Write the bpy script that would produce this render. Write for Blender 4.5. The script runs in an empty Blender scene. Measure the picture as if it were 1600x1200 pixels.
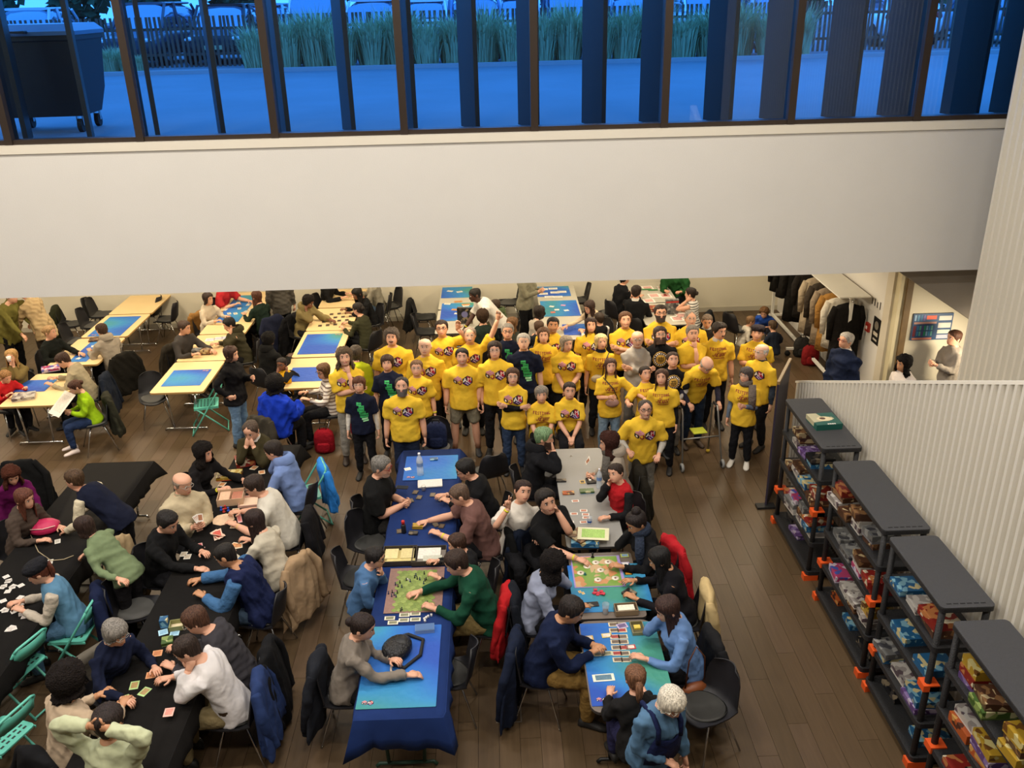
import bpy, math, random
import numpy as np
from mathutils import Vector, Matrix, Quaternion, noise
from mathutils.bvhtree import BVHTree
random.seed(7)
scene = bpy.context.scene
COL = scene.collection
V = Vector
R = math.radians
PI = math.pi

# ---------------------------------------------------------------- camera
FOC, PITCH, YAW, ROLL, CAMH = 1395.0, 23.36, 1.06, 1.38, 6.2
_a, _t, _r = R(YAW), R(PITCH), R(ROLL)
FW = V((math.sin(_a) * math.cos(_t), math.cos(_a) * math.cos(_t), -math.sin(_t)))
_rt = V((math.cos(_a), -math.sin(_a), 0)); _dn = FW.cross(_rt)
RT = _rt * math.cos(_r) + _dn * math.sin(_r)
DN = -_rt * math.sin(_r) + _dn * math.cos(_r)
CAMP = V((0, 0, CAMH))
cd = bpy.data.cameras.new('camera'); cam = bpy.data.objects.new('camera', cd); COL.objects.link(cam)
cd.sensor_fit = 'HORIZONTAL'; cd.sensor_width = 36.0; cd.lens = FOC / 1600 * 36; cd.clip_end = 300; cd.clip_start = .05
cam.matrix_world = Matrix((( RT.x, -DN.x, -FW.x, 0), (RT.y, -DN.y, -FW.y, 0), (RT.z, -DN.z, -FW.z, CAMH), (0, 0, 0, 1)))
scene.camera = cam
def ray(x, y): return RT * ((x - 800) / FOC) + DN * ((y - 600) / FOC) + FW
def at(x, y, z):                       # photo pixel -> point on the level z
    d = ray(x, y); return CAMP + d * ((z - CAMH) / d.z)
def atX(x, y, X):
    d = ray(x, y); return CAMP + d * (X / d.x)
def atY(x, y, Y):
    d = ray(x, y); return CAMP + d * (Y / d.y)

# ---------------------------------------------------------------- colour and light
def lin(h):
    if not isinstance(h, str): return tuple(h)[:3]
    h = h.lstrip('#'); o = []
    for i in (0, 2, 4):
        c = int(h[i:i + 2], 16) / 255
        o.append(c / 12.92 if c <= .04045 else ((c + .055) / 1.055) ** 2.4)
    return tuple(o)
vs = scene.view_settings
vs.view_transform = 'Standard'; vs.look = 'None'; vs.gamma = 1; vs.use_curve_mapping = False
vs.exposure = 0.15
w = bpy.data.worlds.new('dusk_sky'); scene.world = w; w.use_nodes = True
bg = w.node_tree.nodes['Background']
bg.inputs[0].default_value = (*lin('3f8ce0'), 1); bg.inputs[1].default_value = 3.5
def area(name, loc, sx, sy, power, col, rot=(0, 0, 0)):
    l = bpy.data.lights.new(name, 'AREA'); l.shape = 'RECTANGLE'; l.size = sx; l.size_y = sy
    l.energy = power; l.color = col
    o = bpy.data.objects.new(name, l); o.location = loc; o.rotation_euler = rot; COL.objects.link(o); return o
WARM = (1.0, .84, .60)
HALL = (1.0, .93, .84)
BAND_Y, BAND_Z0, BAND_Z1, BACK_Y, CEIL_Z = 11.2, 2.79, 4.70, 17.9, 8.2
LOW_LAMPS = [(x, y) for y in (12.3, 14.2, 16.3) for x in (-10.4, -7.8, -5.4, -3.0, -.6, 1.8, 4.1)]
HALL_LAMPS = [(x, y) for y in (1.5, 5.0, 8.5) for x in (-8.5, -5.0, -1.2, 2.6)]
for i, (x, y) in enumerate(LOW_LAMPS):
    area('ceiling_spot_light', (x, y, 2.72), .45, .45, 31, WARM)
for i, (x, y) in enumerate(HALL_LAMPS):
    area('hall_lamp_light', (x, y, 8.02), 1.2, .3, 112, HALL)

area('niche_fill_light', (7.15, 11.35, 1.62), .35, .2, 30, WARM, (R(75), 0, R(25)))  # fill light added to brighten the niche wall, source out of view

# ---------------------------------------------------------------- materials
_mats = {}
def mat(name, col, rough=.6, metal=0.0, var=.08, vscale=6.0, bump=0.0, bscale=40.0, emit=0.0, alpha=1.0, spec=.5, trans=0.0):
    key = (name, str(col), rough, metal, var, vscale, bump, bscale, emit, alpha, trans)
    if key in _mats: return _mats[key]
    m = bpy.data.materials.new(name); m.use_nodes = True
    nt = m.node_tree; b = nt.nodes['Principled BSDF']; L = nt.links.new
    c = lin(col)
    b.inputs['Roughness'].default_value = rough; b.inputs['Metallic'].default_value = metal
    b.inputs['Specular IOR Level'].default_value = spec
    tc = nt.nodes.new('ShaderNodeTexCoord')
    n = nt.nodes.new('ShaderNodeTexNoise'); n.inputs['Scale'].default_value = vscale; n.inputs['Detail'].default_value = 3
    L(tc.outputs['Object'], n.inputs['Vector'])
    mx = nt.nodes.new('ShaderNodeMix'); mx.data_type = 'RGBA'
    mx.inputs['A'].default_value = (*[v * (1 - var) for v in c], 1); mx.inputs['B'].default_value = (*[min(1, v * (1 + var)) for v in c], 1)
    L(n.outputs['Fac'], mx.inputs['Factor']); L(mx.outputs['Result'], b.inputs['Base Color'])
    if bump:
        n2 = nt.nodes.new('ShaderNodeTexNoise'); n2.inputs['Scale'].default_value = bscale; n2.inputs['Detail'].default_value = 2
        L(tc.outputs['Object'], n2.inputs['Vector'])
        bp = nt.nodes.new('ShaderNodeBump'); bp.inputs['Strength'].default_value = bump; bp.inputs['Distance'].default_value = .03
        L(n2.outputs['Fac'], bp.inputs['Height']); L(bp.outputs['Normal'], b.inputs['Normal'])
    if emit:
        b.inputs['Emission Color'].default_value = (*c, 1); b.inputs['Emission Strength'].default_value = emit
    if alpha < 1: b.inputs['Alpha'].default_value = alpha
    if trans: b.inputs['Transmission Weight'].default_value = trans
    _mats[key] = m
    return m
def cloth(col, rough=.9, bump=.7, bscale=15.0): return mat('fabric', col, rough, 0, .16, 7, bump, bscale, spec=.15)
def plain(col, rough=.5): return mat('painted', col, rough, 0, .03, 4)
CHROME = mat('chrome', 'c8c8c6', .22, 1.0, .03)
BLACKM = mat('black_metal', '141414', .5, .3, .1)

# ---------------------------------------------------------------- mesh builder
class MB:
    def __init__(s): s.v = []; s.f = []; s.m = []; s.mats = []; s.cur = 0
    def use(s, m):
        if m not in s.mats: s.mats.append(m)
        s.cur = s.mats.index(m); return s
    def add(s, vs_, fs_):
        o = len(s.v); s.v += [tuple(p) for p in vs_]
        for f in fs_: s.f.append([o + i for i in f]); s.m.append(s.cur)
        return s
    def box(s, a, b, M=None):
        x0, y0, z0 = a; x1, y1, z1 = b
        p = [V(q) for q in ((x0,y0,z0),(x1,y0,z0),(x1,y1,z0),(x0,y1,z0),(x0,y0,z1),(x1,y0,z1),(x1,y1,z1),(x0,y1,z1))]
        if M: p = [M @ q for q in p]
        return s.add(p, [(0,3,2,1),(4,5,6,7),(0,1,5,4),(1,2,6,5),(2,3,7,6),(3,0,4,7)])
    def rbox(s, a, b, r, n=4, M=None):          # box with rounded vertical corners
        x0, y0, z0 = a; x1, y1, z1 = b; pts = []
        for cx, cy, a0 in ((x1-r,y1-r,0),(x0+r,y1-r,90),(x0+r,y0+r,180),(x1-r,y0+r,270)):
            for k in range(n + 1):
                t = R(a0 + 90 * k / n); pts.append((cx + r * math.cos(t), cy + r * math.sin(t)))
        return s.prism(pts, z0, z1, M)
    def prism(s, pts, z0, z1, M=None):
        n = len(pts); p = [V((x, y, z0)) for x, y in pts] + [V((x, y, z1)) for x, y in pts]
        if M: p = [M @ q for q in p]
        return s.add(p, [tuple(range(n - 1, -1, -1)), tuple(range(n, 2 * n))] + [(i, (i+1) % n, n + (i+1) % n, n + i) for i in range(n)])
    def rings(s, rs, cap=True, close=True):
        o = len(s.v); n = len(rs[0]); 
        for r_ in rs: s.v += [tuple(p) for p in r_]
        for k in range(len(rs) - 1):
            for i in range(n if close else n - 1):
                j = (i + 1) % n
                s.f.append([o + k*n + i, o + k*n + j, o + (k+1)*n + j, o + (k+1)*n + i]); s.m.append(s.cur)
        if cap:
            s.f.append([o + i for i in range(n - 1, -1, -1)]); s.m.append(s.cur)
            e = o + (len(rs) - 1) * n
            s.f.append([e + i for i in range(n)]); s.m.append(s.cur)
        return s
    def tube(s, pts, rad, n=8, cap=True, flat=None):
        pts = [V(p) for p in pts]
        if not hasattr(rad, '__len__'): rad = [rad] * len(pts)
        d0 = (pts[1] - pts[0]).normalized()
        u = V((0, 0, 1)).cross(d0)
        if u.length < .05: u = V((1, 0, 0)).cross(d0)
        u.normalize(); rs = []
        for i, p in enumerate(pts):
            if i == 0: d = d0
            elif i == len(pts) - 1: d = (pts[i] - pts[i-1]).normalized()
            else: d = ((pts[i+1] - p).normalized() + (p - pts[i-1]).normalized()); d = d.normalized() if d.length > 1e-6 else d0
            u = (u - d * u.dot(d)); u = u.normalized() if u.length > 1e-6 else d.orthogonal().normalized()
            v = d.cross(u)
            rs.append([p + (u * math.cos(2*PI*k/n) + v * math.sin(2*PI*k/n)) * rad[i] for k in range(n)])
        return s.rings(rs, cap)
    def ball(s, c, r, n=10, m=6, M=None):
        c = V(c); r = V(r) if hasattr(r, '__len__') else V((r, r, r)); rs = []
        for k in range(m + 1):
            t = PI * (k + .02) / (m + .04) if True else 0
            ring = []
            for i in range(n):
                a = 2 * PI * i / n
                q = V((r.x * math.sin(t) * math.cos(a), r.y * math.sin(t) * math.sin(a), -r.z * math.cos(t)))
                ring.append(c + (M @ q if M else q))
            rs.append(ring)
        return s.rings(rs, True)
    def mesh(s, name, smooth=True):
        me = bpy.data.meshes.new(name); me.from_pydata(s.v, [], s.f)
        for m in s.mats: me.materials.append(m)
        if len(s.mats) > 1: me.polygons.foreach_set('material_index', s.m)
        if smooth: me.polygons.foreach_set('use_smooth', [True] * len(me.polygons))
        me.update(); return me
    def build(s, name, m=None, parent=None, smooth=False, loc=None, rz=None):
        if m is not None and not s.mats: s.mats.append(m)
        o = bpy.data.objects.new(name, s.mesh(name, smooth)); COL.objects.link(o)
        if parent: o.parent = parent
        if loc is not None: o.location = loc
        if rz is not None: o.rotation_euler.z = rz
        return o
def tag(o, label=None, cat=None, group=None, kind=None):
    if label: o['label'] = label
    if cat: o['category'] = cat
    if group: o['group'] = group
    if kind: o['kind'] = kind
    return o
def empty(name, loc=(0, 0, 0), rz=0, label=None, cat=None, group=None):
    o = bpy.data.objects.new(name, None); COL.objects.link(o); o.location = loc; o.rotation_euler.z = rz; o.empty_display_size = .1
    return tag(o, label, cat, group)
def copy_tree(o, parent=None):
    c = o.copy(); COL.objects.link(c); c.parent = parent
    for ch in list(o.children): copy_tree(ch, c)
    return c
def inst(name, me, parent, loc=(0,0,0), rz=0):
    o = bpy.data.objects.new(name, me); COL.objects.link(o); o.parent = parent; o.location = loc; o.rotation_euler.z = rz; return o
def autosmooth(o, deg=40):
    for p in o.data.polygons: p.use_smooth = True
    o.data.set_sharp_from_angle(angle=R(deg)); return o
# ================================================================ setting
def struct(o): o['kind'] = 'structure'; return o
WALLM = mat('white_plaster', 'dcd8d0', .75, 0, .03, 2, .05, 60)
WALL2 = mat('cream_plaster', 'd9d2bd', .75, 0, .03, 2, .05, 60)
CEILM = mat('ceiling_paint', 'd8d4cc', .8, 0, .02)
# floor: slab plus separate planks
def plank_mat():
    m = bpy.data.materials.new('dark_oak_floor'); m.use_nodes = True; nt = m.node_tree; b = nt.nodes['Principled BSDF']; L = nt.links.new
    oi = nt.nodes.new('ShaderNodeObjectInfo'); ge = nt.nodes.new('ShaderNodeNewGeometry')
    ad = nt.nodes.new('ShaderNodeMath'); ad.operation = 'ADD'; L(oi.outputs['Random'], ad.inputs[0]); L(ge.outputs['Random Per Island'], ad.inputs[1])
    fr = nt.nodes.new('ShaderNodeMath'); fr.operation = 'FRACT'; L(ad.outputs[0], fr.inputs[0])
    cr = nt.nodes.new('ShaderNodeValToRGB'); e = cr.color_ramp.elements
    e[0].color = (*lin('55442f'), 1); e[1].color = (*lin('604d3a'), 1); k = e.new(.55); k.color = (*lin('5a4833'), 1)
    L(fr.outputs[0], cr.inputs[0])
    tc = nt.nodes.new('ShaderNodeTexCoord'); mp = nt.nodes.new('ShaderNodeMapping'); mp.inputs['Scale'].default_value = (22, 1.6, 1)
    ad2 = nt.nodes.new('ShaderNodeVectorMath'); ad2.operation = 'ADD'; L(tc.outputs['Object'], ad2.inputs[0]); L(oi.outputs['Location'], ad2.inputs[1])
    L(ad2.outputs[0], mp.inputs[0]); n = nt.nodes.new('ShaderNodeTexNoise'); n.inputs['Scale'].default_value = 1.4; n.inputs['Detail'].default_value = 4
    L(mp.outputs[0], n.inputs['Vector'])
    mx = nt.nodes.new('ShaderNodeMix'); mx.data_type = 'RGBA'; mx.blend_type = 'MULTIPLY'; mx.inputs['Factor'].default_value = .5
    c2 = nt.nodes.new('ShaderNodeValToRGB'); c2.color_ramp.elements[0].color = (.55, .53, .5, 1); c2.color_ramp.elements[1].color = (1, 1, 1, 1)
    c2.color_ramp.elements[0].position = .3; c2.color_ramp.elements[1].position = .75
    L(n.outputs['Fac'], c2.inputs[0]); L(cr.outputs[0], mx.inputs['A']); L(c2.outputs[0], mx.inputs['B']); L(mx.outputs['Result'], b.inputs['Base Color'])
    b.inputs['Roughness'].default_value = .42; b.inputs['Specular IOR Level'].default_value = .35
    return m
PLANK = plank_mat()
fl = MB().box((-13, -1, -.2), (10, 18.2, -.012)).build('floor', mat('subfloor', '2c241c', .9)); struct(fl)
PW, PL = .19, 1.55
pm = MB().use(PLANK).box((.0015, .0015, -.012), (PW - .0015, PL - .0015, 0)).mesh('plank', False)
cand = []
for i in range(int(21 / PW)):
    x = -13 + i * PW; off = (i * .618 % 1) * PL
    for j in range(-1, 13):
        y = off + j * PL - 1
        if y > 17.6 or y < -1.2: continue
        cand.append((x, y))
def pl_score(c):
    x, y = c
    if y < 4.6: return 99
    best = 0
    for (a, b) in ((1.9, 3.45), (-.3, .55), (-2.3, -1.6)):
        if a <= x <= b: best = -3
    return math.hypot(x, y) + best
cand.sort(key=pl_score)
rest = MB().use(PLANK)
for k, (x, y) in enumerate(cand):
    if k < 300: inst('plank', pm, fl, (x, y, 0))
    else: rest.box((x + .0015, y + .0015, -.012), (x + PW - .0015, min(y + PL - .0015, 18), 0))
o = rest.build('plank_field', None, fl); o['kind'] = 'stuff'

struct(MB().box((-13, BACK_Y, -.1), (6.0, BACK_Y + .2, 3.0)).build('wall_back', WALL2))
bb = MB().box((-13, BACK_Y - .015, 0), (6.0, BACK_Y, .1)).build('baseboard_back', plain('b9b2a0')); struct(bb)
struct(MB().box((-13.2, -1, -.1), (-13, 18.1, CEIL_Z)).build('wall_left', WALLM))
struct(MB().box((-13, -1.2, -.1), (8.6, -1, CEIL_Z)).build('wall_front', mat('dark_cladding', '3b342e', .7)))
# band between the low ceiling and the windows, with its ledge
struct(MB().box((-13, BAND_Y, BAND_Z0), (8.6, BAND_Y + .32, BAND_Z1 - .10)).build('wall_upper', WALLM))
led = MB().box((-13, BAND_Y - .025, BAND_Z1 - .10), (8.6, BAND_Y + .36, BAND_Z1)).build('trim_1', plain('e4dccb', .4)); struct(led)
struct(MB().box((-13, BAND_Y + .32, BAND_Z0), (8.6, 18.1, BAND_Z0 + .25)).build('ceiling_low', CEILM))
struct(MB().box((-13.2, -1.2, CEIL_Z), (8.8, BAND_Y + .4, CEIL_Z + .2)).build('ceiling', CEILM))
# right side: wall with the coat rack, pilaster, niche with the plan
struct(MB().box((6.0, 12.8, -.1), (6.2, 18.1, BAND_Z0)).build('wall_right', WALLM))
struct(MB().box((5.93, 12.58, 0), (6.15, 12.8, BAND_Z0)).build('trim_2', plain('cfc6b2')))
struct(MB().box((5.97, 12.44, 0), (6.12, 12.58, BAND_Z0)).build('trim_3', plain('d2c7a4')))
struct(MB().box((6.06, 12.40, 0), (6.15, 12.44, BAND_Z0)).build('trim_4', mat('worn_wood', '6b5432', .6, 0, .45, 7)))
struct(MB().box((6.15, 12.5, -.1), (8.8, 12.7, BAND_Z0)).build('wall_niche', WALL2))
struct(MB().box((8.6, -1, -.1), (8.8, 12.7, CEIL_Z)).build('wall_right_far', WALLM))
p0 = atY(1410, 428, 11.55); p1 = atY(1512, 497, 11.55); sl = (p1.z - p0.z) / (p1.x - p0.x)
xe = 8.6; ze = max(.3, p0.z + sl * (xe - p0.x)); x9 = p0.x - (BAND_Z0 - p0.z) / abs(sl)
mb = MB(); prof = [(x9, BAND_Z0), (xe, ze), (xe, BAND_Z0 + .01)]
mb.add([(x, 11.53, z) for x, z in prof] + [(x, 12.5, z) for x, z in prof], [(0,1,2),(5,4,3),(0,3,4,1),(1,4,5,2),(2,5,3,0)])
struct(mb.build('ceiling_stair_soffit', mat('shade_grey_plaster', '8d8376', .8, 0, .03)))  # plaster darkened to grey, the soffit's shade is in the colour
# corrugated white cladding
CORR = mat('corrugated_white_steel', 'd6d0c2', .45, 0, .02, 2)
def corr(name, X, y0, y1, ztop, pitch, amp, zbot=0.0, thick=.03):
    n = int((y1 - y0) / pitch); pts = []
    for i in range(n):
        y = y0 + i * pitch
        for fr, dx in ((0, 0), (.34, 0), (.5, 1), (.84, 1)):
            pts.append((X - amp * dx, y + fr * pitch))
    pts.append((X, y0 + n * pitch))
    mb = MB(); k = len(pts)
    vs_ = [(x, y, zbot) for x, y in pts] + [(x, y, ztop(y)) for x, y in pts]
    mb.add(vs_, [(i, i + 1, k + i + 1, k + i) for i in range(k - 1)])
    vs2 = [(X + thick, y0, zbot), (X + thick, y1, zbot), (X + thick, y0, ztop(y0)), (X + thick, y1, ztop(y1))]
    mb.add(vs2, [(1, 0, 2, 3)])
    mb.add([pts[-1] + (zbot,), (X + thick, y1, zbot), (X + thick, y1, ztop(y1)), pts[-1] + (ztop(y1),)], [(0, 1, 2, 3)])
    return struct(mb.build(name, CORR))
ptop = lambda y: 1.41 + (10.83 - y) * .4264
corr('wall_stair_parapet', 4.02, 4.4, 10.83, ptop, .10, .042)
mb = MB(); ya, yb = 4.4, 10.85
mb.add([(3.985, ya, ptop(ya)), (4.11, ya, ptop(ya)), (4.11, yb, ptop(yb)), (3.985, yb, ptop(yb))] + [(3.985, ya, ptop(ya) + .03), (4.11, ya, ptop(ya) + .03), (4.11, yb, ptop(yb) + .03), (3.985, yb, ptop(yb) + .03)],
       [(0,3,2,1),(4,5,6,7),(0,1,5,4),(1,2,6,5),(2,3,7,6),(3,0,4,7)])
struct(mb.build('trim_5', plain('ebe5d6', .4)))
corr('wall_right_tall', 6.0, -1.0, 10.5, lambda y: CEIL_Z, .135, .055, thick=.12)
st = MB()
for i in range(15):
    z = .17 * (i + 1); y = 10.2 - .28 * i
    st.box((4.14, y - .30, z - .05), (5.95, y, z))
struct(st.build('floor_stair', mat('stair_concrete', '8a8378', .8)))
# windows above the band
WX = [-12.13, -10.55, -8.97, -7.40, -5.81, -4.23, -2.60, -1.03, .56, 2.15, 3.71, 5.27, 6.86, 8.5]
MUL = mat('bronze_frame', '3a2f27', .45, .4, .08)
win = empty('window_1', (0, BAND_Y, BAND_Z1)); win['kind'] = 'structure'
mm = MB().use(MUL).box((-.045, .03, 0), (.045, .22, CEIL_Z - BAND_Z1)).mesh('mullion', False)
for x in WX: inst('mullion', mm, win, (x, 0, 0))
MB().use(MUL).box((-13, .05, 0), (8.6, .2, .055)).build('bottom_rail', None, win)
def glass_mat():
    m = bpy.data.materials.new('window_glass'); m.use_nodes = True; nt = m.node_tree; nt.nodes.clear(); L = nt.links.new
    o = nt.nodes.new('ShaderNodeOutputMaterial'); t = nt.nodes.new('ShaderNodeBsdfTransparent'); g = nt.nodes.new('ShaderNodeBsdfGlossy')
    t.inputs[0].default_value = (.80, .90, .98, 1); g.inputs['Roughness'].default_value = .0; g.inputs[0].default_value = (1, 1, 1, 1)
    f = nt.nodes.new('ShaderNodeFresnel'); f.inputs[0].default_value = 1.42
    x = nt.nodes.new('ShaderNodeMixShader'); L(f.outputs[0], x.inputs[0]); L(t.outputs[0], x.inputs[1]); L(g.outputs[0], x.inputs[2]); L(x.outputs[0], o.inputs[0])
    return m
GLASS = glass_mat()
for a, b in zip(WX[:-1], WX[1:]):
    q = MB().use(GLASS).box((a + .045, .12, .05), (b - .045, .126, CEIL_Z - BAND_Z1)).build('pane', None, win)
# vertical sun fins outside, each on its own foot
FIN = mat('bronze_fin', '2e2824', .5, .2, .08)
fm = MB().use(FIN).box((-.03, -.3, .02), (.03, .3, 4.0)).mesh('sun_fin', False)
gz = 4.6
for x in [40, 139, 244, 345, 445, 545, 640, 735, 826, 927, 1018, 1120, 1209, 1307, 1395, 1495, 1572]:
    p = atY(x, 196, 12.3); inst('sun_fin', fm, win, (p.x, 12.3 - BAND_Y, gz - BAND_Z1), R(20))
mb = MB().use(mat('galvanised_grate', '7d8790', .4, .6))
for i in range(300): mb.box((-1.2 + i * .03, 12.0, gz), (-1.185 + i * .03, 12.6, gz + .012))
o = mb.build('drain_grate', None, win); 
# ceiling lamps (fixtures)
spm = MB().use(plain('e8e8e4')).rbox((-.3, -.3, -.03), (.3, .3, 0), .03).mesh('frame', False)
dfm = MB().use(mat('lamp_diffuser', 'fff0d8', .5, emit=2.0)).box((-.24, -.24, -.036), (.24, .24, -.03)).mesh('diffuser', False)
for k, (x, y) in enumerate(LOW_LAMPS):
    e = empty('ceiling_lamp', (x, y, BAND_Z0), 0, 'square flush panel lamp on the low ceiling', 'lamp', 'low ceiling panel lamps')
    inst('frame', spm, e); inst('diffuser', dfm, e)
spm = MB().use(plain('e8e8e4')).rbox((-.65, -.2, -.10), (.65, .2, 0), .03).mesh('housing', False)
dfm = MB().use(mat('lamp_diffuser', 'fff0d8', .5, emit=2.0)).box((-.6, -.15, -.106), (.6, .15, -.10)).mesh('diffuser', False)
for k, (x, y) in enumerate(HALL_LAMPS):
    e = empty('hall_lamp', (x, y, CEIL_Z - .02), 0, 'long white hall lamp on the high ceiling', 'lamp', 'high ceiling hall lamps')
    inst('housing', spm, e); inst('diffuser', dfm, e)

e = empty('niche_fill_lamp', (7.17, 11.30, 1.62), R(25), 'added white fill lamp hidden in the niche behind the tall corrugated wall', 'lamp')  # unseen fixture added to go with the niche fill light
MB().use(plain('e8e8e4')).rbox((-.2, -.06, -.12), (.2, .0, .12), .02).build('housing', None, e)
MB().use(plain('b8b8b4')).tube([(0, -.03, .12), (0, -.03, .45)], .012, 8).build('stem', None, e, True)

# ================================================================ outside
ASPH = mat('wet_asphalt', '6c747c', .7, 0, .25, .5, .15, 80)
struct(MB().box((-40, BAND_Y + .32, gz - .3), (40, 24.3, gz)).build('floor_outside', ASPH))
kb = MB()
kb.box((-40, 24.3, gz - .3), (40, 24.45, gz + .10)); struct(kb.build('trim_kerb', plain('9a9a9c', .7)))
struct(MB().box((-60, 24.45, gz - .3), (60, 110, gz + .05)).build('floor_parking', mat('parking_asphalt', '6f747c', .8, 0, .1, .6)))
# fence of upright pickets
PK = mat('brown_pickets', '5a4638', .7, 0, .2, 8)
fe = empty('fence', (0, 26.2, gz), 0, 'long brown picket fence between the grasses and the parked cars', 'fence')
pk = MB().use(PK).box((-.035, -.012, .06), (.035, .012, 1.35)).mesh('picket', False)
for i in range(260):
    x = -18 + i * .132
    o = inst('picket', pk, fe, (x, 0, 0)); o.rotation_euler = (random.uniform(-.02, .02), random.uniform(-.03, .03), random.uniform(-.5, .5))
MB().use(PK).box((-18.2, .014, .35), (16.4, .05, .42)).box((-18.2, .014, 1.0), (16.4, .05, 1.07)).build('rail', None, fe)
# grasses
def grass_mesh(seed, n=520, h=1.35, r=.85):
    rnd = random.Random(seed); mb = MB().use(mat('grass_blade', 'a9b184', .8, 0, .25, 3)); 
    for i in range(n):
        a = rnd.uniform(0, 2 * PI); q = r * .45 * math.sqrt(rnd.random()); b = V((q * math.cos(a), q * .8 * math.sin(a), 0))
        a2 = a + rnd.uniform(-.7, .7); out = rnd.uniform(.1, .7) * r; hh = h * rnd.uniform(.55, 1.1)
        d = V((math.cos(a2), math.sin(a2), 0)); s = V((-d.y, d.x, 0)) * rnd.uniform(.008, .016)
        m1 = b + d * out * .35 + V((0, 0, hh * .65)); t = b + d * out + V((0, 0, hh * rnd.uniform(.75, 1)))
        mb.add([b - s, b + s, m1 + s, m1 - s, t], [(0, 1, 2, 3), (3, 2, 4)])
    return mb.mesh('blades', False)
GM = [grass_mesh(k) for k in range(4)]
k = 0
for x in np.arange(405, 1245, 44):
    p = atY(float(x), 104, 25.1)
    e = inst('ornamental_grass', GM[k % 4], None, (p.x, 25.0 + .25 * (k % 3), gz + .04), k * 1.3)
    e.scale = (.9 + .25 * ((k * 7) % 3) / 2,) * 3; k += 1
    tag(e, 'tall bushy ornamental grass in the row along the kerb outside the windows', 'grass', 'ornamental grasses along the kerb')
for j, (x, s) in enumerate([(150, .45), (172, .5), (192, .4), (212, .35)]):
    p = atY(x, 107, 25); e = inst('low_shrub', GM[j % 4], None, (p.x, 25.2, gz + .04), j); e.scale = (s * 1.3, s, s)
    tag(e, 'low green plant at the fence foot behind the waste container', 'shrub', 'low plants at the fence foot')
# cars
def smoothring(y, hw, z0, z1, n=20, e=4.0):
    pts = []
    for i in range(n):
        a = 2 * PI * i / n; c, s = math.cos(a), math.sin(a)
        pts.append(V((hw * math.copysign(abs(c) ** (2 / e), c), y, (z0 + z1) / 2 + (z1 - z0) / 2 * math.copysign(abs(s) ** (2 / e), s))))
    return pts
def make_car(name, col, tall, suv, label, loc, rz):
    e = empty(name, loc, rz, label, 'car', 'cars in the parking lot'); H_ = tall; W_ = .90
    paint = mat('car_paint', col, .25, .2, .02); gl = mat('car_glass', '7f98b0', .06, .75, .02); dk = mat('rubber', '151515', .8)
    st = [(-2.1, .72, .35, .62), (-2.0, .82, .28, .78), (-1.4, .88, .25, .88), (-.9, W_, .24, .98), (0, W_, .24, 1.0), (1.0, W_, .24, 1.0), (1.7, .88, .26, .98), (2.0, .84, .3, .9), (2.1, .74, .36, .75)]
    autosmooth(MB().use(paint).rings([smoothring(*q) for q in st]).build('body', None, e))
    cab = [(-1.15, .72, .9, .97), (-.55, .70, .9, H_ - .06), (0, .69, .9, H_), (.9, .68, .9, H_ - .02), (1.45 if not suv else 1.7, .66, .9, H_ - .14), (1.85 if suv else 1.8, .64, .9, 1.0)]
    autosmooth(MB().use(gl).rings([smoothring(*q) for q in cab]).build('window_glass', None, e))
    roof = MB().use(paint)
    roof.rings([smoothring(y, .64, H_ - .07, H_ + .012) for y in (-.5, 0, .9, 1.3)])
    for sx in (-1, 1):
        for (ya, za, yb_, zb) in ((-1.12, .98, -.5, H_ - .03), (.1, .95, .1, H_ - .01), (1.85, .98, 1.35, H_ - .06)):
            roof.tube([(sx * .74, ya, za), (sx * .66, yb_, zb)], .045, 6)
    autosmooth(roof.build('roof', None, e))
    for sx in (-1, 1):
        for y in (-1.3, 1.3):
            w_ = MB().use(dk).tube([(sx * .70, y, .32), (sx * .91, y, .32)], .32, 18).use(CHROME).tube([(sx * .905, y, .32), (sx * .918, y, .32)], .19, 12).build('wheel', None, e)
        MB().use(mat('headlamp', 'e8f0f8', .1)).ball((sx * .62, -1.97, .68), (.17, .10, .08)).build('headlamp', None, e)
        MB().use(mat('taillamp', 'a01515', .2)).ball((sx * .70, 2.0, .82), (.10, .09, .12)).build('tail_lamp', None, e)
        MB().use(paint).ball((sx * .98, -.75, 1.02), (.10, .06, .07)).build('side_mirror', None, e)
    MB().use(plain('e8e4b0')).box((-.26, -2.12, .42), (.26, -2.09, .53)).build('number_plate', None, e)
    MB().use(plain('e8e4b0')).box((-.26, 2.09, .6), (.26, 2.12, .71)).build('number_plate', None, e)
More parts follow.
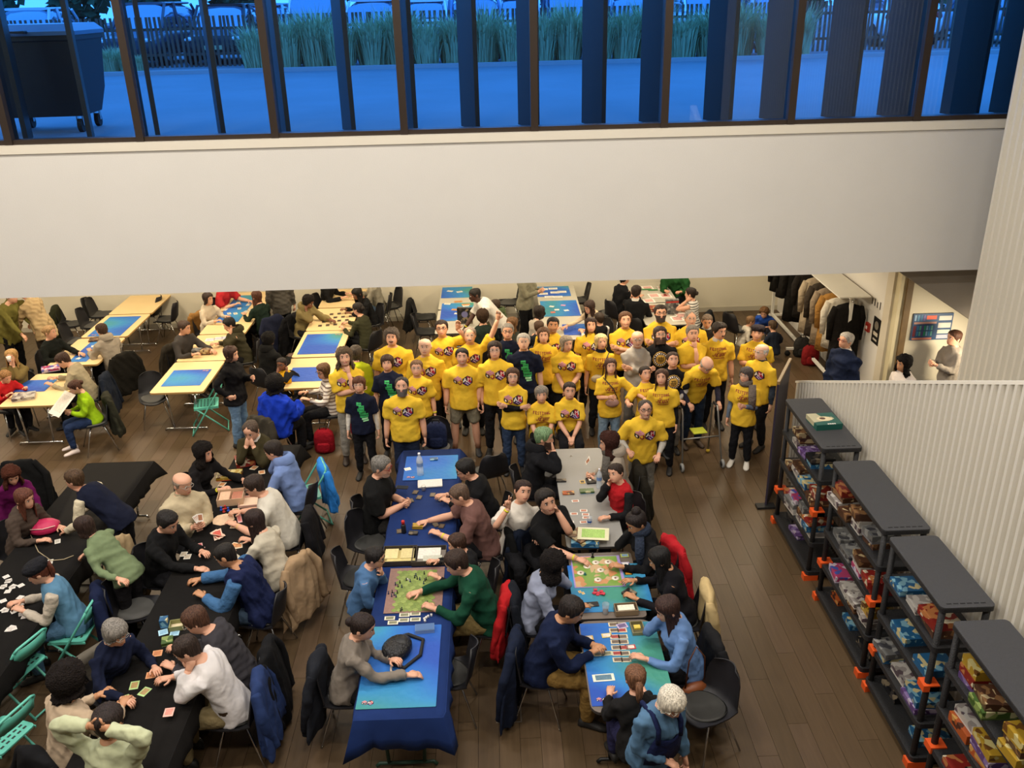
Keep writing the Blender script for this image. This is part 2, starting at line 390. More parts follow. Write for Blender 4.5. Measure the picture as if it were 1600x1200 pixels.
cars = [('hatchback', 'b8c4d0', 1.48, 0, 'pale silver hatchback parked behind the fence, left of the grasses', 60, 28.5, 4),
 ('family_car', '3c4654', 1.55, 1, 'dark grey car with big windscreen behind the fence near the waste container', 243, 28.0, -6),
 ('sedan', '20262e', 1.46, 0, 'black car with square headlamps just left of the first grass', 358, 28.2, 2),
 ('hatchback', '9fb4c8', 1.45, 0, 'small pale car partly hidden behind the second window fin', 428, 34.5, 182),
 ('van', 'dfe8f0', 1.75, 1, 'white van with upright back parked behind the grasses', 505, 29.5, 183),
 ('estate_car', 'c6d2de', 1.5, 1, 'silver estate car with red tail lamps behind the grasses', 598, 29.0, 176),
 ('hatchback', 'eaf0f5', 1.45, 0, 'white hatchback in the second row, beside the blue family car', 672, 35.0, 180),
 ('family_car', '5f7fa8', 1.55, 1, 'blue family car behind the grasses near the central mullion', 740, 29.2, 184),
 ('sedan', 'd0d8e2', 1.46, 0, 'pale sedan parked right of the blue family car', 812, 35.0, 178),
 ('van', '49627e', 1.7, 1, 'slate blue van parked behind the middle grasses', 885, 29.6, 180),
 ('hatchback', '8fa4bc', 1.45, 0, 'grey blue hatchback beside the slate blue van', 985, 29.4, 174),
 ('hatchback', 'e6edf4', 1.5, 0, 'white hatchback behind the last grasses on the right', 1075, 35.0, 186),
 ('estate_car', 'b4c2d2', 1.5, 1, 'light grey estate car parked behind the right hand fins', 1185, 29.4, 180),
 ('hatchback', 'f0f4f8', 1.46, 0, 'white hatchback parked rightmost beyond the grasses', 1385, 28.6, 176),
 ('sedan', '8ca0b6', 1.46, 0, 'blue grey sedan at the far right of the parking lot', 1540, 28.8, 183)]
for n_, c_, t_, s_, l_, x_, Y_, r_ in cars:
    Y_ = max(Y_ + .6, 28.7); p = atY(x_, 60, Y_); make_car(n_, c_, t_ + .12, s_, l_, (p.x, Y_, gz + .05), R(r_))
# trees closing the parking lot
for k in range(15):
    rr = random.Random(40 + k); e = empty('tree', (-26 + k * 3.7, 44 + rr.uniform(-1, 2), gz), 0, 'dark leafy tree in the row closing the parking lot', 'tree', 'trees behind the parking lot')
    MB().use(mat('bark', '3a2e24', .9)).tube([(0, 0, 0), (.05, 0, 1.2), (0, .1, 2.4)], [.16, .13, .09], 8).build('trunk', None, e, True)
    mb = MB().use(mat('tree_leaf', '2c4a30', .8, 0, .4, 3))
    for j in range(420):
        a, b_, q = rr.uniform(0, 2 * PI), rr.uniform(-1, 1), rr.uniform(.6, 1); c = V((1.55 * q * math.sqrt(1 - b_ * b_) * math.cos(a), 1.4 * q * math.sqrt(1 - b_ * b_) * math.sin(a), 2.6 + 2.2 * q * b_)); u = V((rr.uniform(-1, 1), rr.uniform(-1, 1), rr.uniform(-1, 1))).normalized() * .28; v = u.orthogonal().normalized() * .2
        mb.add([c - u, c + v, c + u, c - v], [(0, 1, 2, 3)])
    mb.build('crown', None, e)
# waste container on castors
p = atY(78, 196, 13.3); e = empty('waste_container', (p.x, 13.5, gz), R(3), 'big dark wheeled waste container standing outside the leftmost window', 'container')
GB = mat('dark_plastic', '15191d', .5, 0, .1)
autosmooth(MB().use(GB).rings([[V((sx * a, sy * b, z)) for sx, sy in ((-1,-1),(1,-1),(1,1),(-1,1))] for a, b, z in ((.54,.40,.22),(.62,.48,.55),(.68,.53,1.2),(.70,.55,1.22),(.70,.55,1.28))]).build('bin_body', None, e), 30)
autosmooth(MB().use(mat('lid_plastic', '5c7890', .35)).rings([[V((x, y, z)) for x, y in [(.72*c, .57*s) for c, s in ((-1,-1),(1,-1),(1,1),(-1,1))]] for z in (1.28, 1.33)] + [[V((.64*c, .48*s, 1.42)) for c, s in ((-1,-1),(1,-1),(1,1),(-1,1))]]).build('lid', None, e), 30)
MB().use(GB).tube([(-.3, -.58, 1.33), (-.3, -.66, 1.33), (.1, -.66, 1.33), (.1, -.58, 1.33)], .02, 6).build('lid_handle', None, e)
for sx in (-.48, .48):
    for sy in (-.34, .34):
        c = MB().use(mat('rubber', '151515', .8)).tube([(sx - .03, sy, .09), (sx + .03, sy, .09)], .09, 14).build('castor_wheel', None, e)
        MB().use(CHROME).box((sx - .045, sy - .03, .09), (sx - .035, sy + .03, .24)).box((sx + .035, sy - .03, .09), (sx + .045, sy + .03, .24)).build('castor_fork', None, c)
# ================================================================ furniture
BEECH = mat('beech_laminate', 'dcc08c', .5, 0, .06, 3)
EDGE = mat('beech_edge', 'b08a52', .5)
def make_table(name, x0, x1, y0, y1, top, label, group, z=.74, r=.05, leg=CHROME, edge=None):
    cx, cy = (x0 + x1) / 2, (y0 + y1) / 2; a, b = (x1 - x0) / 2, (y1 - y0) / 2
    e = empty(name, (cx, cy, 0), 0, label, 'table', group)
    t = MB().use(top).rbox((-a, -b, z - .004), (a, b, z), r).build('tabletop', None, e)
    MB().use(edge or EDGE).rbox((-a, -b, z - .03), (a, b, z - .004), r).build('edge_band', None, t)
    for sy in (-1, 1):
        y = sy * (b - .17); f = MB().use(leg)
        f.tube([(-a + .08, y, .02), (-a + .11, y, .05), (a - .11, y, .05), (a - .08, y, .02)], .017, 8)
        f.tube([(-a * .45, y, .05), (-a * .55, y, z - .03)], .016, 8).tube([(a * .45, y, .05), (a * .55, y, z - .03)], .016, 8)
        f.build('leg_frame', None, e, True)
    MB().use(leg).box((-a * .6, -b + .15, z - .06), (-a * .5, b - .15, z - .03)).box((a * .5, -b + .15, z - .06), (a * .6, b - .15, z - .03)).build('under_rail', None, e)
    return e
for nm, x0, x1, ys, lab in [
  ('E', -7.50, -6.66, ((12.38, 13.66), (14.02, 15.30), (15.37, 16.62), (16.66, 17.85)), ('beech folding table where the family with the red shirted boy sits', 'beech table where the black jumper woman faces the grey hooded man', 'empty beech table with a blue mat behind the grey hooded man', 'bare beech table against the back wall, top left')),
  ('F', -5.36, -4.53, ((12.72, 14.0), (14.03, 15.31), (15.35, 16.63), (16.67, 17.85)), ('empty beech table with a blue mat beside the turquoise folding chair', 'beech table with card packs in front of the man in grey jumper', 'beech table with a big blue mat in front of the woman in cream top', 'beech table at the back wall below the red shirt player')),
  ('G', -3.44, -2.62, ((12.74, 14.0), (14.05, 15.33), (15.36, 16.63), (16.68, 17.85)), ('beech table in front of the woman in striped jumper', 'empty beech table with a blue mat, left of the curly moustached volunteer', 'beech table with rows of dark cards by the hooded coat player', 'beech table end at the back wall behind the dark card rows')),
]:
    for (y0, y1), l in zip(ys, lab): make_table('folding_table', x0, x1, y0, y1, BEECH, l, 'beech folding tables')
GREYT = mat('grey_laminate', '8f8d88', .55, 0, .05, 3); TAUPE = mat('taupe_laminate', '6a5f56', .55, 0, .06, 3); DKEDGE = mat('dark_edge', '3a3532', .6)
for x0, x1, y0, y1, l in ((-1.08, -.26, 15.0, 16.3, 'grey table in front of the man leaning in white t-shirt'), (-1.08, -.26, 16.35, 17.65, 'grey table against the back wall with a blue mat, left of centre'),
    (.86, 1.64, 14.5, 15.75, 'grey table under the reaching arm of the cream jumper woman'), (.86, 1.64, 15.8, 17.7, 'grey table with two blue mats at the back wall, right of centre'),
    (2.72, 3.55, 15.1, 16.35, 'grey table by the woman in striped top'), (2.72, 3.55, 16.4, 17.7, 'grey table with white sheets under the green jacket player')):
    make_table('meeting_table', x0, x1, y0, y1, mat('pale_grey_laminate', 'b3ae9f', .55, 0, .04), l, 'grey tables at the back', edge=DKEDGE)
make_table('long_table', .70, 1.34, 8.13, 10.43, GREYT, 'long grey table between the green haired man and the boy in red', 'near row of grey tables', edge=DKEDGE, leg=BLACKM)
make_table('meeting_table', .70, 1.37, 6.92, 8.02, TAUPE, 'taupe table under the colourful map board', 'near row of grey tables', edge=DKEDGE, leg=BLACKM)
make_table('meeting_table', .70, 1.39, 5.70, 6.89, TAUPE, 'taupe table with rounded corners by the man in navy jumper', 'near row of grey tables', r=.1, edge=DKEDGE, leg=BLACKM)
for k, (y0, y1) in enumerate(((5.75, 7.3), (7.32, 8.88), (8.9, 10.46))):
    make_table('cloth_table', -1.24, -.55, y0, y1, TAUPE, ['nearest table hidden under the navy cloth', 'middle table hidden under the navy cloth, below the green battle board', 'far table hidden under the navy cloth, below the water bottle'][k], 'tables under the navy cloth', z=.732, leg=mat('green_leg', '1f4030', .5), edge=DKEDGE)
for k, (y0, y1) in enumerate(((4.7, 6.1), (6.12, 7.55), (7.57, 9.0), (9.02, 10.75))):
    make_table('cloth_table', -3.42, -2.72, y0, y1, TAUPE, ['nearest table under the black cloth by the pale green sweatshirt', 'table under the black cloth by the grey haired woman', 'table under the black cloth by the navy padded vest', 'far table under the black cloth by the olive jumper man'][k], 'tables under the black cloth', z=.732, edge=DKEDGE)
for k, (y0, y1) in enumerate(((5.9, 7.4), (7.42, 8.9), (8.92, 10.42))):
    make_table('cloth_table', -5.34, -4.56, y0, y1, TAUPE, ['left edge table under black cloth with white tiles', 'left edge table under black cloth with the pink bag', 'left edge table end under black cloth behind the varsity jacket'][k], 'tables under the left black cloth', z=.732, edge=DKEDGE)
# table cloths: top sheet and a hanging skirt with folds
def tablecloth(name, x0, x1, y0, y1, col, drop, label, z=.742, near_drop=None):
    m = cloth(col, .9, .25, 5); mb = MB().use(m); n = 150; per = []
    L1, L2 = x1 - x0, y1 - y0; tot = 2 * (L1 + L2)
    for i in range(n):
        d = tot * i / n
        if d < L1: p = (x0 + d, y0, 0, -1)
        elif d < L1 + L2: p = (x1, y0 + d - L1, 1, 0)
        elif d < 2 * L1 + L2: p = (x1 - (d - L1 - L2), y1, 0, 1)
        else: p = (x0, y1 - (d - 2 * L1 - L2), -1, 0)
        per.append(p)
    rs = []
    for t in (0, .02, .3, .65, 1):
        ring = []
        for i, (x, y, nx, ny) in enumerate(per):
            corner = min(abs(x - x0), abs(x - x1)) + min(abs(y - y0), abs(y - y1))
            dr = drop if not (near_drop and y < y0 + .12) else near_drop
            fl = (.012 + .035 * t * (.5 + .5 * math.sin(i * 1.9 + 2 * math.sin(i * .37)))) * min(1, t * 5)
            cf = .10 * t * max(0, 1 - corner / .12)
            sx = (1 if x > (x0 + x1) / 2 else -1); sy = (1 if y > (y0 + y1) / 2 else -1)
            ring.append(V((x + nx * fl + cf * sx, y + ny * fl + cf * sy, z - dr * t - .05 * t * max(0, 1 - corner / .15) + .015 * t * math.sin(i * .8))))
        rs.append(ring)
    mb.rings(rs, False); mb.add([r for r in rs[0]], [tuple(range(n))])
    o = mb.build(name, None, None, True); autosmooth(o, 50); sol = o.modifiers.new('thick', 'SOLIDIFY'); sol.thickness = .004; sol.offset = -1
    return tag(o, label, 'tablecloth')
tablecloth('tablecloth', -1.275, -.515, 5.72, 10.52, '1d3266', .14, 'long navy blue tablecloth hanging over the near table end', near_drop=.30)
tablecloth('tablecloth', -3.47, -2.67, 4.65, 10.80, '181615', .2, 'long black tablecloth under the row of card players, left of the navy cloth')
tablecloth('tablecloth', -5.38, -4.52, 5.85, 10.46, '161413', .2, 'black tablecloth at the left edge under white tiles and pink bag')

# shell chair
SHELL = mat('black_shell', '17161a', .55, 0, .1, 6); SEATP = mat('grey_seat_felt', '4c4b48', .9, 0, .1, 8)
def shell_mesh():
    prof = [(.235, .425, .15), (.22, .445, .185), (.10, .44, .215), (-.05, .435, .22), (-.15, .455, .22), (-.195, .52, .215), (-.215, .62, .20), (-.235, .72, .185), (-.25, .79, .155), (-.255, .825, .10)]
    def sheet(off):
        rs = []
        for k, (y, z, hw) in enumerate(prof):
            ring = []
            for i in range(11):
                u = -1 + 2 * i / 10; cup = .05 * u * u
                if k < 5: ring.append(V((hw * u, y, z + cup * .8 + off)))
                else: ring.append(V((hw * u, y + cup * 1.2 + off * .9, z)))
            rs.append(ring)
        return rs
    mb = MB().use(SHELL); A = sheet(.0); B = sheet(-.014)
    mb.rings(A, False, False); mb.rings([r[::-1] for r in B], False, False)
    per = lambda S: [r[0] for r in S] + S[-1][1:] + [r[-1] for r in S[::-1]][1:] + S[0][::-1][1:-1]
    mb.rings([per(B), per(A)], False)
    return mb.mesh('shell')
SHELLM = shell_mesh()
def chair_proto():
    e = empty('shell_chair'); inst('shell', SHELLM, e)
    for sx in (-1, 1):
        for sy in (-1, 1):
            MB().use(CHROME).tube([(sx * .09, sy * .07, .425), (sx * .13, sy * .10, .40), (sx * .22, sy * .22, .012)], .0095, 7).build('leg', None, e, True)
    MB().use(CHROME).box((-.10, -.09, .405), (.10, .09, .428)).build('seat_bracket', None, e)
    return e
CHAIR = chair_proto()
PADM = MB().use(SEATP).rings([[V((.185 * math.cos(a) * s, .02 + .185 * math.sin(a) * s, .452 + dz + .03 * (s * math.cos(a)) ** 2)) for a in [2 * PI * k / 20 for k in range(20)]] for s, dz in ((1, -.004), (.99, .010), (.93, .014), (.6, .013), (.3, .012), (.01, .012))], False).mesh('seat_pad')
_first = [True]
def chair(x, y, rz, label, group='black shell chairs', pad=False):
    # rz as for people: 0 = sitter faces the camera side (-Y)
    if _first[0]: e = CHAIR; _first[0] = False
    else: e = copy_tree(CHAIR)
    e.location = (x, min(y, 17.5), 0); e.rotation_euler.z = rz + PI
    if pad: inst('seat_pad', PADM, e)
    return tag(e, label, 'chair', group)
TURQ = mat('turquoise_paint', '5fb8a4', .45, 0, .05)
def fold_chair(x, y, rz, label):
    e = empty('folding_chair', (x, y, 0), rz + PI, label, 'chair', 'turquoise folding chairs')
    s = MB().use(TURQ).rbox((-.19, -.17, .445), (.19, .2, .46), .04)
    s.box((-.19, -.17, .425), (-.18, .2, .445)).box((.18, -.17, .425), (.19, .2, .445)).build('seat', None, e)
    hm = MB().use(mat('dark_slot', '23302c', .8))
    for i in range(5):
        for j in range(6): hm.box((-.13 + i * .06, -.12 + j * .05, .459), (-.095 + i * .06, -.10 + j * .05, .4615))
    hm.build('seat_slots', None, e)
    for sx in (-1, 1):
        MB().use(TURQ).tube([(sx * .205, .28, .012), (sx * .205, .02, .40), (sx * .2, -.20, .72), (sx * .19, -.25, .80)], .0125, 8).build('front_leg_tube', None, e, True)
        MB().use(TURQ).tube([(sx * .18, -.27, .012), (sx * .18, .16, .44)], .0125, 8).build('rear_leg_tube', None, e, True)
    MB().use(TURQ).tube([(-.19, -.25, .80), (-.15, -.262, .825), (.15, -.262, .825), (.19, -.25, .80)], .0125, 8).build('top_rail', None, e, True)
    rs = [[V((-.19 + .38 * i / 8, -.215 - .09 * (z - .66) * 3 - .03 * math.sin(PI * i / 8) + t, z)) for i in range(9)] for t, z in ((0, .66), (0, .80))]
    bk = MB().use(TURQ).rings(rs, False, False).build('backrest', None, e, True); q = bk.modifiers.new('t', 'SOLIDIFY'); q.thickness = .008
    MB().use(TURQ).tube([(-.205, .27, .03), (.205, .27, .03)], .010, 6).build('floor_bar', None, e, True)
    MB().use(TURQ).tube([(-.18, -.26, .03), (.18, -.26, .03)], .010, 6).build('floor_bar', None, e, True)
    return e
def chpx(x, y, rz, label, pad=False, z=.45):      # chair from the pixel of its seat centre
    p = at(x, y, z); return chair(p.x, p.y, R(rz), label, pad=pad)
for x, y, rz, l, pad in [
  (240, 622, 20, 'empty black shell chair left of the mat table and turquoise chair', 1), (160, 487, 90, 'black shell chair tucked at the bare back wall table, upper one', 0), (145, 510, 90, 'black shell chair at the empty mat table near the back wall', 0),
  (120, 535, 90, 'black shell chair behind the blonde woman in black jumper', 0), (190, 467, 90, 'black shell chair pushed under the farthest left table', 0), (262, 500, 270, 'black shell chair on the aisle side of the bare beech table', 0), (250, 478, 270, 'black shell chair nearest the back wall, aisle side', 0),
  (612, 478, 300, 'empty black shell chair at the back wall beside the grey jumper player', 0), (662, 497, 90, 'black shell chair with a jacket on its back, left of the grey mat table', 1), (665, 520, 90, 'second black shell chair left of the grey mat table', 1),
  (903, 468, 270, 'black shell chair at the back wall right of the two blue mats', 0), (955, 490, 300, 'black shell chair with jacket between cream jumper and black suit', 0), (795, 452, 270, 'black shell chair behind the standing grey torso', 0),
  (577, 850, 60, 'empty black shell chair beside the boy in denim blue', 1), (560, 905, 90, 'black shell chair behind the boy in denim blue', 1), (705, 1055, 270, 'empty grey padded chair right of the near navy cloth end', 1), (1105, 1105, 300, 'empty grey padded chair right of the white haired woman', 1),
  (210, 955, 100, 'empty black shell chair behind the woman in green jumper', 0), (765, 738, 200, 'empty black shell chair behind the dark bearded gamer', 0), (1150, 515, 120, 'black shell chair behind the headband volunteer', 0), (845, 738, 0, 'black shell chair behind the laughing woman in white', 0), (600, 560, 270, 'black shell chair behind the curly moustached volunteer', 0)]:
    chpx(x, y, rz, l, bool(pad))
for x, y, rz, l in [(324, 630, 285, 'turquoise folding chair beside the empty beech mat table'), (28, 1040, 250, 'turquoise folding chair standing alone at the left edge'), (118, 985, 270, 'turquoise folding chair under the woman in blue vest'), (478, 770, 290, 'turquoise folding chair holding the bright blue padded jacket'),
                    (5, 1150, 250, 'turquoise folding chair nearest the left bottom corner')]:
    p = at(x, y, .45); fold_chair(p.x, p.y, R(rz), l)

# ---- play mats
def mat_mat():
    m = bpy.data.materials.new('play_mat_print'); m.use_nodes = True; nt = m.node_tree; b = nt.nodes['Principled BSDF']; L = nt.links.new
    tc = nt.nodes.new('ShaderNodeTexCoord'); oi = nt.nodes.new('ShaderNodeObjectInfo')
    ad = nt.nodes.new('ShaderNodeVectorMath'); ad.operation = 'ADD'; L(tc.outputs['Object'], ad.inputs[0]); L(oi.outputs['Location'], ad.inputs[1])
    n = nt.nodes.new('ShaderNodeTexNoise'); n.inputs['Scale'].default_value = 1.15; n.inputs['Detail'].default_value = 0.5; L(ad.outputs[0], n.inputs['Vector'])
    cr = nt.nodes.new('ShaderNodeValToRGB'); e = cr.color_ramp.elements
    e[0].position = .36; e[0].color = (*lin('1a4aa8'), 1); e[1].position = .72; e[1].color = (*lin('3c8a78'), 1)
    k = e.new(.47); k.color = (*lin('1f66b8'), 1); k = e.new(.58); k.color = (*lin('2a80b4'), 1)
    L(n.outputs['Fac'], cr.inputs[0]); L(cr.outputs[0], b.inputs['Base Color']); b.inputs['Roughness'].default_value = .65
    vo = nt.nodes.new('ShaderNodeTexVoronoi'); vo.inputs['Scale'].default_value = 16; L(tc.outputs['Object'], vo.inputs['Vector'])
    bp = nt.nodes.new('ShaderNodeBump'); bp.inputs['Strength'].default_value = .5; bp.inputs['Distance'].default_value = .01; L(vo.outputs['Distance'], bp.inputs['Height']); L(bp.outputs['Normal'], b.inputs['Normal'])
    return m
MATM = mat_mat()
# tiny bitmap prints: rows of characters -> coloured quads
PAL = {'k': '1c1220', 'w': 'efe6dc', 'r': 'a8182c', 'p': 'c98f8c', 'q': 'b0607c', 'o': 'c8641c', 'v': '5a2a78', 'm': '8c1b2c', 'g': '35b060', 'd': '0d4030', 'n': '10182c', 'b': '2a5cc0', 'y': 'e0b020', 'c': 'c9a24a', 't': '1d7f6e', 'l': '9adfa8'}
PALM = {c: mat('print_ink', h, .7, 0, .02) for c, h in PAL.items()}
FONT = {'A': '010101111101101', 'B': '110101110101110', 'C': '011100100100011', 'D': '110101101101110', 'E': '111100110100111', 'F': '111100110100100', 'G': '011100101101011', 'H': '101101111101101', 'I': '111010010010111', 'J': '001001001101010', 'L': '100100100100111', 'M': '10001110111010110001' , 'N': '110101101101101', 'O': '010101101101010', 'P': '110101110100100', 'R': '110101110101101', 'S': '011100010001110', 'T': '111010010010010', 'U': '101101101101111', 'V': '101101101101010', 'X': '101101010101101', 'Z': '111001010100111', ' ': '000000000000000'}
def text_bits(t):
    rows = [''] * 5
    for ch in t:
        g = FONT.get(ch, FONT['I'])
        if ch == 'M':
            for r_ in range(5): rows[r_] += ['10001', '11011', '10101', '10001', '10001'][r_] + '0'
        else:
            for r_ in range(5): rows[r_] += g[r_ * 3:r_ * 3 + 3] + '0'
    return rows
def djam():
    W, Hh = 35, 19; g = [['.'] * W for _ in range(Hh)]
    def hexin(x, y, cx, cy, r): dx, dy = abs(x - cx), abs(y - cy); return dx <= r * .87 and dx * .5 + dy * .87 <= r * .87
    for y in range(Hh):
        for x in range(W):
            if abs(x - 8.5) / 8.3 + abs(y - 4.5) / 4.8 <= 1: g[y][x] = 'p' if (x + 2 * y) % 6 > 1 else 'q'
            if hexin(x, y, 25, 9, 9.4):
                g[y][x] = 'k'
                if hexin(x, y, 25, 9, 8):
                    if x >= 25 and y < 9 + (x - 25) * .1 + 3: g[y][x] = 'r'
                    if abs(x - 25) / 7 + abs(y - 13.2) / 4 <= 1: g[y][x] = 'v' if (x * 3 + y * 2) % 5 else 'w'
    def put(rows, x0, y0, c):
        for r_, row in enumerate(rows):
            for c_, ch in enumerate(row):
                if ch != '.': g[y0 + r_][x0 + c_] = c if ch == '#' else ch
    put(['###....', '######.', '##w.###', '##ww.##', '##ww.##', '.##w.##', '..#####', '....##.'], 1, 7, 'k')
    put(['....###', '....###', '.....##', '.....##', '##...##', '##..###', '.#####.', '..###..'], 9, 8, 'm')
    put(['...#...', '..##...', '..#.#..', '.##.#..', '.#####.', '##...#.', '##...##'], 18, 4, 'w')
    put(['#....#', '##..##', '#.##.#', '#....#', '#....#', '#....#'], 26, 4, 'w')
    return [''.join(r_) for r_ in g]
def festival():
    W = 68; rows = [['.'] * W for _ in range(46)]
    def put(bits, x0, y0, s, c, it=0.0):
        for r_, row in enumerate(bits):
            for c_, v in enumerate(row):
                if v == '1':
                    for i in range(s):
                        for j in range(s):
                            y = y0 + r_ * s + i; x = int(x0 + c_ * s + j - it * (r_ * s + i))
                            if 0 <= x < W and y < len(rows): rows[y][x] = c
    put(text_bits('FESTIVAL'), 2, 0, 2, 'm')
    put(text_bits('DES'), 27, 12, 1, 'm')
    put(text_bits('JEUX'), 16, 19, 3, 'm', .35)
    for x in range(16, 58):
        if x % 5 not in (4,):
            for y in (38, 42):
                rows[y][x] = 'm'
        if x % 5 in (0, 3):
            for y in range(38, 43): rows[y][x] = 'm'
    return [''.join(r_) for r_ in rows]
def blocks():
    W, Hh = 26, 44; g = [['.'] * W for _ in range(Hh)]
    for y0, h, x0, w_ in ((0, 6, 4, 9), (6, 6, 8, 10), (12, 6, 5, 13), (18, 6, 8, 12), (24, 8, 9, 15), (33, 4, 12, 11), (38, 3, 14, 10)):
        for y in range(y0, y0 + h):
            for x in range(x0, x0 + w_):
                g[y][x] = 'g' if y0 < 33 else 'l'
                if y0 < 33 and y0 + 2 <= y <= y0 + h - 3 and (x - x0) % 3 != 2 and 0 < x - x0 < w_ - 1: g[y][x] = 'd'
    return [''.join(r_) for r_ in g]
def roundel():
    n = 24; g = []
    for y in range(n):
        r_ = ''
        for x in range(n):
            d = math.hypot(x - 11.5, y - 11.5); a = math.atan2(y - 11.5, x - 11.5)
            r_ += 'c' if 11 <= d < 12 else ('w' if 8.3 < d < 10.4 and int(a * 6 + 40) % 2 else ('k' if d >= 7.5 and d < 11 else ('c' if d < 7.5 and not (d < 5 and (x * y) % 3 == 0) else '.')))
        g.append(r_)
    return g
PRINTS = {'djam': (djam(), .29), 'fest': (festival(), .27), 'block': (blocks(), .20), 'round': (roundel(), .22)}
def flat_print(bits, w_, name, parent, x0, y0, z, rot=0):
    mb = MB(); s = w_ / len(bits[0]); M = Matrix.Rotation(rot, 4, 'Z')
    for r_, row in enumerate(bits):
        c_ = 0
        while c_ < len(row):
            if row[c_] == '.': c_ += 1; continue
            e_ = c_
            while e_ < len(row) and row[e_] == row[c_]: e_ += 1
            q = [M @ V(p) for p in ((c_ * s, -r_ * s, 0), (c_ * s, -(r_ + 1) * s, 0), (e_ * s, -(r_ + 1) * s, 0), (e_ * s, -r_ * s, 0))]
            mb.use(PALM[row[c_]]).add([V((x0, y0, z)) + p for p in q], [(0, 1, 2, 3)]); c_ = e_
    return mb.build(name, None, parent)
def playmat(nl, fr, label, z=.742, logo=None):
    a, b = at(*nl, z), at(*fr, z); cx, cy = (a.x + b.x) / 2, (a.y + b.y) / 2; hx, hy = abs(b.x - a.x) / 2, abs(b.y - a.y) / 2
    e = empty('play_mat', (cx, cy, 0), 0, label, 'mat', 'blue play mats')
    MB().use(MATM).rbox((-hx, -hy, z), (hx, hy, z + .003), .01).build('sheet', None, e)
    if logo: flat_print(PRINTS['djam'][0], .11, 'corner_logo', e, *( (-hx + .04, -hy + .10) if logo == 'bl' else (hx - .14, hy - .03)), z + .0036)
    return e
for a_, b_, l_, z_, g_ in [((251, 604), (331, 577), 'blue mat on the empty beech table beside the turquoise chair', .742, 'tr'), ((464, 554), (536, 521), 'blue mat on the empty beech table left of the curly moustached volunteer', .742, 'tr'),
   ((136, 526), (221, 494), 'blue mat on the empty table behind the grey hooded man', .742, 'bl'), ((106, 566), (172, 531), 'blue mat with small red cards before the blonde in black', .742, None), ((20, 613), (90, 593), 'blue mat in front of the boy in red', .742, None),
   ((335, 504), (404, 461), 'blue mat with white cards in front of the cream top woman', .742, 'bl'), ((446, 597), (512, 573), 'blue mat before the woman in striped jumper', .742, None), ((687, 502), (740, 473), 'blue mat with orange map pieces at the grey back table', .742, None),
   ((689, 466), (738, 448), 'blue mat nearest the back wall on the left grey table', .742, None), ((848, 495), (900, 469), 'blue mat with round tokens on the right grey back table', .742, None), ((840, 464), (888, 447), 'blue mat with white card grid at the back wall', .742, None),
   ((882, 524), (916, 506), 'blue mat peeking out beside the dark haired volunteers', .742, None), ((555, 1109), (690, 976), 'big blue mat with corner logo at the near end of the navy cloth', .747, 'bl'), ((629, 751), (716, 711), 'blue green mat under the water bottle', .747, 'bl'),
   ((925, 1104), (1022, 971), 'blue mat with card columns by the light blue jumper', .742, 'bl'), ((897, 958), (1003, 880), 'blue mat half covered by the colourful map board', .742, None)]:
    playmat(a_, b_, l_, z_, g_)

# ---- shelving racks and game boxes
ARTS = []
def art(c1, c2, c3, sc=20):
    m = bpy.data.materials.new('printed_cardboard'); m.use_nodes = True; nt = m.node_tree; b = nt.nodes['Principled BSDF']; L = nt.links.new
    tc = nt.nodes.new('ShaderNodeTexCoord'); oi = nt.nodes.new('ShaderNodeObjectInfo'); ad = nt.nodes.new('ShaderNodeVectorMath'); ad.operation = 'ADD'
    L(tc.outputs['Object'], ad.inputs[0]); L(oi.outputs['Location'], ad.inputs[1])
    n = nt.nodes.new('ShaderNodeTexVoronoi'); n.inputs['Scale'].default_value = sc; L(ad.outputs[0], n.inputs['Vector'])
    cr = nt.nodes.new('ShaderNodeValToRGB'); cr.color_ramp.interpolation = 'CONSTANT'; e = cr.color_ramp.elements
    sp = nt.nodes.new('ShaderNodeSeparateColor'); L(n.outputs['Color'], sp.inputs[0]); L(sp.outputs[0], cr.inputs[0])
    dk = lambda h: (*[v * .62 for v in lin(h)], 1)  # print colours scaled down, shade of the shelves put into them
    e[0].color = dk(c1); e[1].position = .55; e[1].color = dk(c2); k = e.new(.8); k.color = dk(c3)
    L(cr.outputs[0], b.inputs['Base Color']); b.inputs['Roughness'].default_value = .4; return m
ARTD = {'blue': art('2a6a9a', '8fc4d8', 'e8d8a0'), 'red': art('9a2a22', 'd88a50', 'f0e0c0'), 'green': art('4a6a2c', '9ab060', 'e0dca8'), 'white': art('d8d2c8', 'a8a09a', '6a5a60'), 'purple': art('6a4a86', '9a80b8', 'd8c8e0'),
        'orange': art('c8602a', 'e8b060', '5a3020'), 'black': art('1c1c20', '4a4440', '9a8a70'), 'teal': art('1f6a5e', '3a9a84', 'e0d8b0', 5), 'yellow': art('c8a030', 'e8d890', '7a5020'), 'pink': art('c84a7a', '5a6ac8', 'f0e0f0'), 'brown': art('5a3a28', '9a7048', 'd8c090'), 'grey': art('7a7a78', 'a8a8a4', '4a4a50')}
def game_box(x, y, z, w_, d_, h_, col, rz, label, parent_group=None, side=None, name='game_box'):
    e = empty(name, (x, y, z), rz, label, 'box', parent_group)
    MB().use(mat('box_side', {'blue': '2c5a80', 'red': '7a241e', 'green': '4a5c30', 'white': 'c8c2b8', 'purple': '5c4478', 'orange': 'a8501e', 'black': '1a1a1c', 'teal': '15574b', 'yellow': 'a88428', 'pink': 'c8b8c8', 'brown': '4c3222', 'grey': '76767a'}[col] if not side else side, .5)).box((-w_/2 + .002, -d_/2 + .002, 0), (w_/2 - .002, d_/2 - .002, h_ * .6)).build('tray', None, e)
    MB().use(ARTD[col]).box((-w_/2, -d_/2, h_ * .25), (w_/2, d_/2, h_)).build('lid', None, e)
    return e
